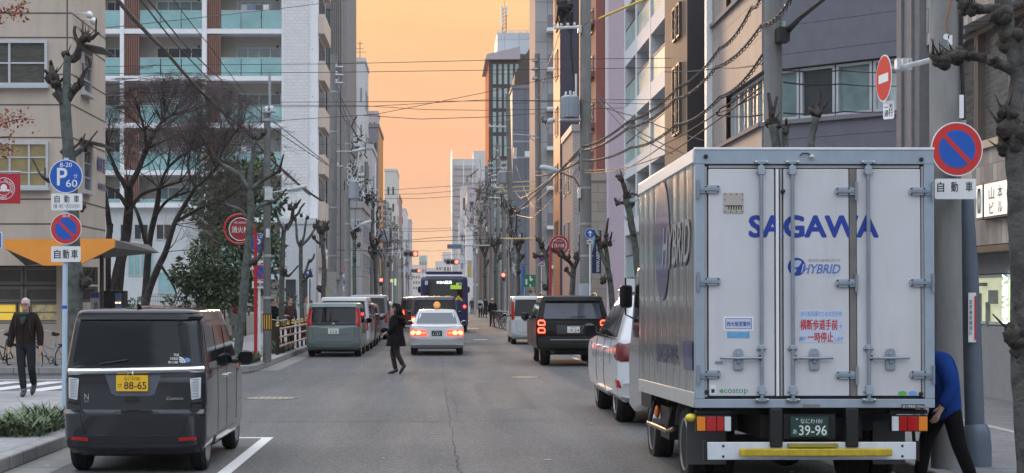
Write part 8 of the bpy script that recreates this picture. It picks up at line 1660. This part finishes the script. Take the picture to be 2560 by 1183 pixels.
def person(label, loc, rz, h, pose={}, top=None, topz=.86, bottom=None, shoes=ink, hair='short', hairm=hair_b, fingers=False, bulk=1., coat=None, tilt=None, extras=None, face=True, sub=1):
    k = h / 1.70; J = {a: Vector(b) * k for a, b in {**BASE, **pose}.items()}; t = thing('person', label, 'person', loc, rz)
    R = dict(pel=(.11, .09), waist=(.115, .085), chest=(.13, .10), neck=(.05, .05), head=(.07, .085), top=(.06, .07), shl=(.055,), ell=(.042,), wrl=(.028,), shr=(.055,), elr=(.042,), wrr=(.028,), hil=(.08,), knl=(.055,), anl=(.038,), tol=(.03,), hir=(.08,), knr=(.055,), anr=(.038,), tor=(.03,))
    E = [('pel', 'waist'), ('waist', 'chest'), ('chest', 'neck'), ('neck', 'head'), ('head', 'top'), ('chest', 'shl'), ('shl', 'ell'), ('ell', 'wrl'), ('chest', 'shr'), ('shr', 'elr'), ('elr', 'wrr'), ('pel', 'hil'), ('hil', 'knl'), ('knl', 'anl'), ('anl', 'tol'), ('pel', 'hir'), ('hir', 'knr'), ('knr', 'anr'), ('anr', 'tor')]
    N = {a: (*J[a], *[q * k for q in R[a]]) for a in J}
    for s_ in 'lr':
        w = J['wr' + s_]; d = (w - J['el' + s_]).normalized(); sd = Vector((1 if s_ == 'l' else -1, 0, 0)); sd = (sd - d * sd.dot(d)).normalized(); fw = d.cross(sd).normalized(); p = w + d * .075 * k; N['pa' + s_] = (*p, .030 * k, .020 * k); E.append(('wr' + s_, 'pa' + s_))
        if fingers:
            for i, (o_, L_) in enumerate(((-.024, .062), (-.008, .072), (.008, .068), (.024, .052))):
                a = p + fw * o_ + d * .03; b_ = a + d * L_ * .5 + sd * .012; c = b_ + d * L_ * .4 + sd * .028
                for nm, v, r_ in (('a', a, .010), ('b', b_, .0085), ('c', c, .0075)): N[f'f{s_}{i}{nm}'] = (*v, r_ * k)
                E += [('pa' + s_, f'f{s_}{i}a'), (f'f{s_}{i}a', f'f{s_}{i}b'), (f'f{s_}{i}b', f'f{s_}{i}c')]
            a = w + d * .03 - fw * .035; b_ = a + d * .035 - fw * .012 + sd * .01; N[f't{s_}a'] = (*a, .011 * k); N[f't{s_}b'] = (*b_, .0085 * k); E += [('wr' + s_, f't{s_}a'), (f't{s_}a', f't{s_}b')]
        else: q = p + d * .07 * k; N['fi' + s_] = (*q, .022 * k, .016 * k); E.append(('pa' + s_, 'fi' + s_))
    body = skin_mesh(N, E, 'body', t, skin, sub)
    if top:
        b = bulk; T_ = {'pel': (*J['pel'].lerp(J['waist'], -1.5 if topz > .84 else -2.), .168 * k * b, .125 * k * b), 'waist': (*J['waist'], .17 * k * b, .125 * k * b), 'chest': (*J['chest'], .175 * k * b, .13 * k * b), 'neck': (*J['chest'].lerp(J['neck'], .86), .075 * k, .07 * k)}
        for s_ in 'lr': T_['sh' + s_] = (*J['sh' + s_], .078 * k * b); T_['el' + s_] = (*J['el' + s_], .064 * k * b); T_['wr' + s_] = (*J['wr' + s_], .05 * k * b)
        skin_mesh(T_, [('pel', 'waist'), ('waist', 'chest'), ('chest', 'neck'), ('chest', 'shl'), ('shl', 'ell'), ('ell', 'wrl'), ('chest', 'shr'), ('shr', 'elr'), ('elr', 'wrr')], 'jacket', t, top, 2)
    if bottom:
        B_ = {'pel': (*J['pel'], .145 * k, .11 * k), 'wa': (*J['pel'].lerp(J['waist'], .8), .13 * k, .1 * k)}
        for s_ in 'lr': B_['hi' + s_] = (*J['hi' + s_].lerp(J['kn' + s_], .15), .098 * k, .1 * k); B_['kn' + s_] = (*J['kn' + s_], .072 * k); B_['an' + s_] = (*J['an' + s_].lerp(J['kn' + s_], .03), .062 * k)
        skin_mesh(B_, [('pel', 'wa'), ('pel', 'hil'), ('hil', 'knl'), ('knl', 'anl'), ('pel', 'hir'), ('hir', 'knr'), ('knr', 'anr')], 'trousers', t, bottom, 2)
    if coat:
        m_, rings = coat; vs = []; n = 18; mb = MB()
        for (z, cx, cy, rx, ry) in rings: vs += [Vector(((cx + rx * cos(2 * pi * i / n)) * k, (cy + ry * sin(2 * pi * i / n)) * k, z * k)) for i in range(n)]
        mb.add(vs, [(j * n + i, j * n + (i + 1) % n, (j + 1) * n + (i + 1) % n, (j + 1) * n + i) for j in range(len(rings) - 1) for i in range(n)] + [tuple(range(n - 1, -1, -1)), tuple(range(len(vs) - n, len(vs)))], m_).build('coat', t, smooth='auto', world=False)
    for s_ in 'lr':
        a, b_ = J['an' + s_], J['to' + s_]; d = (b_ - a); y = Vector((d.x, d.y, 0)).normalized() if hypot(d.x, d.y) > .02 else Vector((0, -1, 0)); f = d.normalized(); c = a.lerp(b_, .42) - Vector((0, 0, .012 * k)); X = f.cross(Vector((0, 0, 1))).normalized(); U = X.cross(f); R3 = Matrix((X, f, U)).transposed()
        MB().ell(c, (.050 * k, .145 * k, .045 * k), shoes, 14, 9, R3).ell(a - f * .01, (.05 * k, .055 * k, .06 * k), shoes, 12, 8).build('shoe', t, smooth=True, world=False)
    hd = J['head'].lerp(J['top'], .35); up = (J['top'] - J['neck']).normalized(); X = Vector((1, 0, 0)); X = (X - up * X.dot(up)).normalized(); Yv = up.cross(X); HR = Matrix((X, Yv, up)).transposed()
    h_ = .93 * k; fp = lambda x, y, z: hd + HR @ (Vector((x, y, z)) * h_)
    MB().ell(fp(0, 0, .0), (.072 * k, .088 * k, .110 * k), skin, 18, 12, HR).ell(fp(0, -.03, -.06), (.056 * k, .062 * k, .062 * k), skin, 14, 9, HR).build('head', t, smooth=True, world=False)
    if face:
        f_ = MB().ell(fp(0, -.100, -.025), (.012 * k, .018 * k, .022 * k), skin, 8, 6, HR); dk_ = mat('face_dark', (.05, .03, .025), .6)
        f_.ell(fp(0, -.084, -.068), (.022 * k, .008 * k, .005 * k), mat('lip', (.32, .13, .11), .5), 8, 5, HR)
        for x in (-.03, .03): f_.ell(fp(x, -.085, .008), (.012 * k, .006 * k, .005 * k), dk_, 8, 5, HR).ell(fp(x, -.085, .026), (.016 * k, .006 * k, .004 * k), hairm, 8, 5, HR)
        for x in (-.078, .078): f_.ell(fp(x, .0, -.01), (.01 * k, .018 * k, .03 * k), skin, 8, 6, HR)
        f_.build('face', t, smooth=True, world=False)
    hb = MB().ell(fp(0, .014, .028), (.078 * k, .088 * k, .096 * k), hairm, 18, 10, HR, .08, rnd)
    if hair == 'long':
        hb.tube([fp(0, .04, .06), fp(0, .06, -.05), fp(0, .07, -.18), fp(0, .07, -.30)], [.085 * k, .095 * k, .10 * k, .06 * k], hairm, 12)
    hb.build('hair', t, smooth=True, world=False)
    if extras: extras(t, J, fp, k)
    return t
brj = cloth('brown_jacket', (.026, .018, .015)); gtr = cloth('charcoal_trousers', (.020, .021, .027)); blkc = cloth('black_cloth', (.006, .0055, .0065)); drkc = cloth('dark_cloth', (.03, .03, .034))
def man_x(t, J, fp, k):
    g = MB()
    for x in (-.032, .032): g.ring(fp(x, -.098, .006), .024 * k, .0035, ink, 'y', 14, 5)
    g.tube([fp(-.012, -.1, .008), fp(.012, -.1, .008)], .003, ink, 5).tube([fp(-.056, -.095, .01), fp(-.078, 0, .01)], .003, ink, 5).tube([fp(.056, -.095, .01), fp(.078, 0, .01)], .003, ink, 5).build('glasses', t, world=False)
    MB().ring(J['neck'] + Vector((0, -.01, .0)), .075 * k, .032 * k, cloth('green_scarf', (.05, .085, .08)), 'z', 18, 8).build('scarf', t, smooth=True, world=False)
    c = J['chest']; MB().prism([(c.x - .05, c.z + .10), (c.x - .02, c.z - .03), (c.x + .02, c.z - .0), (c.x + .06, c.z + .12)], 'y', c.y - .145 * k, c.y - .11 * k, cloth('green_scarf', (.05, .085, .08))).build('scarf_end', t, world=False)
    z = J['waist'].z; MB().box(-.004, .004, c.y - .152 * k, c.y - .11 * k, z - .15, c.z + .05, black).build('zip', t, world=False)
    for s_ in (-1, 1): MB().tube([c + Vector((s_ * .12, -.13, .1)), c + Vector((s_ * .125, -.14, -.1)), c + Vector((s_ * .15, -.09, -.22))], .012, black, 6).build('bag_strap', t, world=False)
person('grey-haired man in a brown zipped jacket and scarf walking past the zebra crossing', (PX(64, 28.7), 28.7, .146), radians(-6), 1.66, dict(wrl=(-.27, -.06, .84), ell=(-.245, .01, 1.12), wrr=(.265, -.0, .86), elr=(.25, .04, 1.13), knl=(-.04, -.10, .50), anl=(.03, -.17, .10), tol=(.06, -.33, .04), knr=(.14, -.09, .49), anr=(.08, .20, .19), tor=(.085, .10, .06)), brj, .86, gtr, mat('shoe_black', (.02, .02, .02), .4), 'short', hair_g, True, 1.12, extras=man_x, sub=2)
# woman crossing the road, walking left, dark silhouette
def woman_x(t, J, fp, k):
    MB().ell(J['waist'] + Vector((.0, -.27, -.02)), (.04, .11, .07), blkc, 12, 8).build('handbag', t, smooth=True, world=False)
    MB().tube([fp(0, -.01, .125), fp(0, .09, .06), fp(0, .12, -.06), fp(0, .10, -.18)], [.05, .095, .10, .12], blkc, 14).build('hood', t, smooth=True, world=False)
    MB().tube([J['shr'] + Vector((0, .05, .02)), J['shr'] + Vector((0, .18, -.06)), J['shr'] + Vector((-.02, .16, -.2))], [.05, .06, .05], blkc, 10).build('shoulder_bag', t, smooth=True, world=False)
person('woman in a black hooded coat walking left across the road', (PX(990, 40.3), 40.3, 0), radians(-90), 1.66, dict(knl=(-.08, -.09, .51), anl=(-.08, -.01, .085), tol=(-.08, -.16, .03), knr=(.08, .03, .50), anr=(.08, .19, .19), tor=(.08, .11, .05), ell=(-.20, -.02, 1.12), wrl=(-.12, -.22, 1.04), elr=(.2, -.05, 1.12), wrr=(.12, -.22, 1.02), head=(0, -.05, 1.55), top=(0, -.05, 1.65), neck=(0, -.02, 1.44)),
       blkc, .8, mat('brown_tights', (.016, .010, .008), .8), mat('shoe_black', (.02, .02, .02)), 'long', hair_b, False, 1.05, coat=(blkc, [(.68, 0, .0, .24, .25), (.80, 0, .0, .225, .23), (1.0, 0, .0, .20, .19), (1.2, 0, 0, .20, .175), (1.36, 0, 0, .19, .15), (1.45, 0, 0, .09, .08)]), extras=woman_x, sub=2)
# delivery worker bending behind the truck
bluej = cloth('blue_work_jacket', (.008, .04, .19))
person('worker in a bright blue jacket bending beside the delivery truck', (PX(2350, 15.95), 15.95, .0), radians(-88), 1.72, dict(pel=(0, .05, .84), waist=(0, .04, .98), chest=(0, -.02, 1.16), neck=(0, -.17, 1.27), head=(0, -.28, 1.30), top=(0, -.37, 1.34), shl=(-.19, -.08, 1.21), ell=(-.24, -.18, .96), wrl=(-.2, -.38, .88), shr=(.19, -.04, 1.22), elr=(.25, .04, .98), wrr=(.22, -.06, .78), hil=(-.09, .06, .80), knl=(-.11, -.10, .45), anl=(-.11, -.16, .09), tol=(-.11, -.32, .03), hir=(.09, .07, .80), knr=(.12, .13, .44), anr=(.12, .27, .10), tor=(.12, .15, .03)), bluej, .86, blkc, mat('shoe_black', (.02, .02, .02)), 'short', hair_b, True, 1.18, sub=2)
# walkers on the left pavement
def back_x(t, J, fp, k): MB().ell(J['chest'] + Vector((0, .14, -.02)), (.13, .08, .2), cloth('maroon_bag', (.16, .03, .035)), 12, 8).build('backpack', t, smooth=True, world=False); MB().ell(J['waist'] + Vector((-.22, .03, .05)), (.05, .12, .14), drkc, 10, 7).build('shoulder_bag', t, smooth=True, world=False)
person('walker in an olive-grey coat with a maroon backpack seen from behind', (PX(590, 64), 64, .146), radians(180), 1.70, dict(anl=(-.08, .06, .09), anr=(.08, -.05, .09), tor=(.09, -.2, .035)), cloth('olive_coat', (.12, .13, .115)), .7, cloth('pale_jeans', (.2, .21, .24)), whitep, 'short', hair_b, coat=(cloth('olive_coat', (.12, .13, .115)), [(.62, 0, 0, .26, .2), (.9, 0, 0, .22, .17), (1.2, 0, 0, .2, .155), (1.42, 0, 0, .12, .1)]), extras=back_x)
person('dark-haired person in a black jacket reaching out behind the striped steel pole', (PX(683, 56), 56, .146), radians(70), 1.66, dict(wrl=(-.15, -.42, 1.12), ell=(-.2, -.2, 1.15), wrr=(.15, -.42, 1.12), elr=(.2, -.2, 1.15)), blkc, .86, cloth('olive_trousers', (.06, .058, .04)), ink, 'short', hair_b)
person('person in a dark brown jacket walking by the railing behind the pale tree', (PX(725, 60), 60, .146), radians(30), 1.66, dict(knl=(-.1, -.08, .5), anl=(-.1, -.12, .09), tol=(-.1, -.28, .04), anr=(.1, .14, .1), tor=(.1, .0, .04)), cloth('dark_brown_jacket', (.06, .035, .032)), .86, blkc, ink, 'short', hair_b)
person('man in an open beige jacket and white shirt behind the sage green minivan', (PX(766, 68), 68, .146), radians(30), 1.72, {}, cloth('beige_jacket', (.30, .26, .23)), .8, drkc, ink, 'short', hair_b, extras=lambda t, J, fp, k: MB().prism([(-.05, 1.0), (.05, 1.0), (.07, 1.42), (-.07, 1.42)], 'y', -.16, -.13, cloth('white_shirt', (.6, .6, .6))).build('shirt', t, world=False))
person('smaller dark-haired companion right behind the man in the beige jacket', (PX(777, 71), 71, .146), radians(150), 1.58, {}, cloth('grey_knit', (.2, .18, .18)), .86, drkc, ink, 'long', hair_b)
# far right pavement
person('person in black clothes and a white cap standing beside the parked bicycles', (PX(1231, 106), 106, 0), radians(200), 1.76, dict(anl=(-.13, 0, .09), anr=(.13, 0, .09)), blkc, .86, blkc, ink, 'short', hair_b, bulk=1.2, extras=lambda t, J, fp, k: MB().ell(fp(0, 0, .07), (.092, .105, .07), signwhite, 12, 8).build('cap', t, smooth=True, world=False))
person('person with a pale top over dark trousers seen from behind on the right pavement', (PX(1201, 140), 140, .146), radians(170), 1.70, {}, cloth('pale_top', (.45, .5, .52)), .9, blkc, ink, 'short', hair_b, extras=lambda t, J, fp, k: MB().ell(J['waist'] + Vector((.02, .12, .05)), (.17, .09, .12), blkc, 10, 7).build('bag', t, smooth=True, world=False))
person('person all in black walking just right of the one in the pale top', (PX(1213, 143), 143, .146), radians(150), 1.72, dict(knl=(-.1, -.1, .5), anr=(.1, .15, .1)), blkc, .86, blkc, ink)
person('most distant walker in dark clothes beside the bus on the right pavement', (PX(1180, 170), 170, .146), radians(10), 1.68, {}, cloth('plum_cloth', (.07, .05, .06)), .86, blkc, ink)

# ------------------------------------------------------------------ bicycles
def bicycle(label, loc, rz, col, basket=True, group=None, lean=0., step=True):
    t = thing('bicycle', label, 'bicycle', loc, rz, group); t.rotation_euler[1] = lean; fm_ = mat('bike_' + label.split()[0], col, .35, .3, var=.05)
    wm = None
    for y in (-.54, .54):
        w = MB().ring((0, y, .33), .315, .018, rubber, 'x', 30, 6).ring((0, y, .33), .295, .008, alloy, 'x', 30, 5)
        for i in range(14): a = 2 * pi * i / 14; w.cyl((0, y, .33), (0, y + .29 * cos(a), .33 + .29 * sin(a)), .002, alloy, n=3)
        w.cyl((-.05, y, .33), (.05, y, .33), .02, alloy, n=8).build('wheel', t, world=False)
        MB().ring((0, y, .33), .345, .014, fm_, 'x', 16, 5, radians(20), radians(190)).build('mudguard', t, world=False)
    f = MB()
    for a, b_ in (((0, -.40, .86), (0, .02, .30)), ((0, .22, .80), (0, .05, .28)), ((0, -.38, .72), (0, .18, .55)), ((0, .05, .29), (0, .54, .33)), ((0, .20, .7), (0, .54, .33)), ((0, -.42, .90), (0, -.54, .33))): f.cyl(a, b_, .016, fm_, n=8)
    f.build('frame', t, world=False); MB().cyl((0, .21, .78), (0, .24, .90), .012, alloy, n=8).ell((0, .25, .92), (.08, .14, .04), black, 12, 7).build('saddle', t, world=False, smooth='auto')
    MB().tube([(-.28, -.22, .98), (-.24, -.34, 1.02), (0, -.42, .98), (.24, -.34, 1.02), (.28, -.22, .98)], .013, alloy, 8).cyl((0, -.42, .98), (0, -.41, .86), .014, alloy, n=8).cyl((-.28, -.22, .98), (-.29, -.12, .97), .018, black, n=8).cyl((.28, -.22, .98), (.29, -.12, .97), .018, black, n=8).build('handlebar', t, world=False)
    MB().ring((.03, .05, .29), .09, .01, black, 'x', 16, 5).cyl((.05, .05, .29), (.08, .14, .18), .012, black, n=6).cyl((-.05, .05, .29), (-.08, -.04, .40), .012, black, n=6).box(.06, .16, .11, .17, .165, .185, black).box(-.16, -.06, -.07, -.01, .39, .41, black).build('crank', t, world=False)
    if basket:
        b = MB()
        for z in (.74, .82, .90, .98): s_ = .13 + .06 * (z - .74) / .24; b.tube([(-s_, -.46, z), (s_, -.46, z), (s_, -.72, z), (-s_, -.72, z)], .007, black, 5, close=True)
        for i in range(7): x = -.15 + i * .05; b.cyl((x * .8, -.46, .74), (x, -.46, .98), .005, black, n=4).cyl((x * .8, -.70, .74), (x, -.72, .98), .005, black, n=4)
        b.box(-.13, .13, -.71, -.46, .735, .745, black).build('basket', t, world=False)
    MB().box(-.06, .06, .40, .78, .66, .68, black).cyl((.05, .54, .35), (.05, .74, .67), .007, alloy, n=5).cyl((-.05, .54, .35), (-.05, .74, .67), .007, alloy, n=5).build('rear_rack', t, world=False)
    MB().tube([(.08, .54, .30), (.12, .66, .01), (-.12, .66, .01), (-.08, .54, .30)], .008, alloy, 6).build('stand', t, world=False); return t
bicycle('silver bicycle with a wide dark basket beside the walking man at the left', (PX(122, 41.2), 41.2, .0), radians(-28), (.35, .38, .42))
bicycle('black bicycle cut off by the left edge of the picture', (PX(6, 41.4), 41.4, .0), radians(-14), (.03, .03, .035))
bicycle('dark bicycle leaning at the railing behind the first gold-capped post', (PX(697, 51.5), 51.5, .146), radians(8), (.03, .035, .04))
bicycle('grey bicycle with a white rim half hidden behind the worker by the truck', (PX(2312, 18.6), 18.6, .146), radians(-24), (.3, .31, .32))
gb2 = 'bicycles parked in the row on the right pavement'
B0 = None
for i, (px, Y, rz, lb2, col) in enumerate(((1246, 104, -30, 'red bicycle nearest the person in black in the right-hand row', (.25, .02, .02)), (1256, 101, -40, 'black bicycle second in the right-hand row, with a crate-like basket', (.02, .02, .022)), (1266, 98, -34, 'dark blue bicycle in the middle of the right-hand row', (.02, .03, .08)), (1278, 96, -44, 'silver bicycle nearest the white minivan in the right-hand row', (.35, .36, .37)), (1262, 110, -30, 'maroon bicycle at the back of the right-hand row by the poles', (.10, .02, .03)))):
    bicycle(lb2, (PX(px, Y), Y, .02), radians(rz), col, i != 3, gb2)
t = thing('fallen_litter', 'white plastic bag lying by the far right kerb', 'litter', (PX(1212, 150), 150, .146)); MB().ell((PX(1212, 150), 150, .2), (.35, .2, .1), signwhite, 12, 8, wob=.4, rg=rnd).build('bag', t)
t = thing('street_bollard_sign', 'low yellow guy-wire guard at the foot of the right-hand poles', 'guard', (PX(1282, 112), 112, .146)); MB().cyl((PX(1282, 112) + .4, 111.5, .146), (PX(1282, 112) + .3, 111.8, 2), .05, mat('guy_yellow', (.7, .45, .03)), n=8).build('tube', t)
# ------------------------------------------------------------------ haze
hz = MB().box(-420, 420, -60, 1320, -1.2, 95, mat('haze_air', (.8, .8, .8))).build('haze'); tag(hz, kind='stuff')
hm = bpy.data.materials.new('haze'); hm.use_nodes = True; hn = hm.node_tree; hn.nodes.remove(hn.nodes['Principled BSDF'])
pv = hn.nodes.new('ShaderNodeVolumePrincipled'); pv.inputs['Color'].default_value = (.93, .86, .80, 1); pv.inputs['Density'].default_value = .00024; pv.inputs['Anisotropy'].default_value = .35
hn.links.new(pv.outputs[0], hn.nodes['Material Output'].inputs['Volume']); hz.data.materials.clear(); hz.data.materials.append(hm)
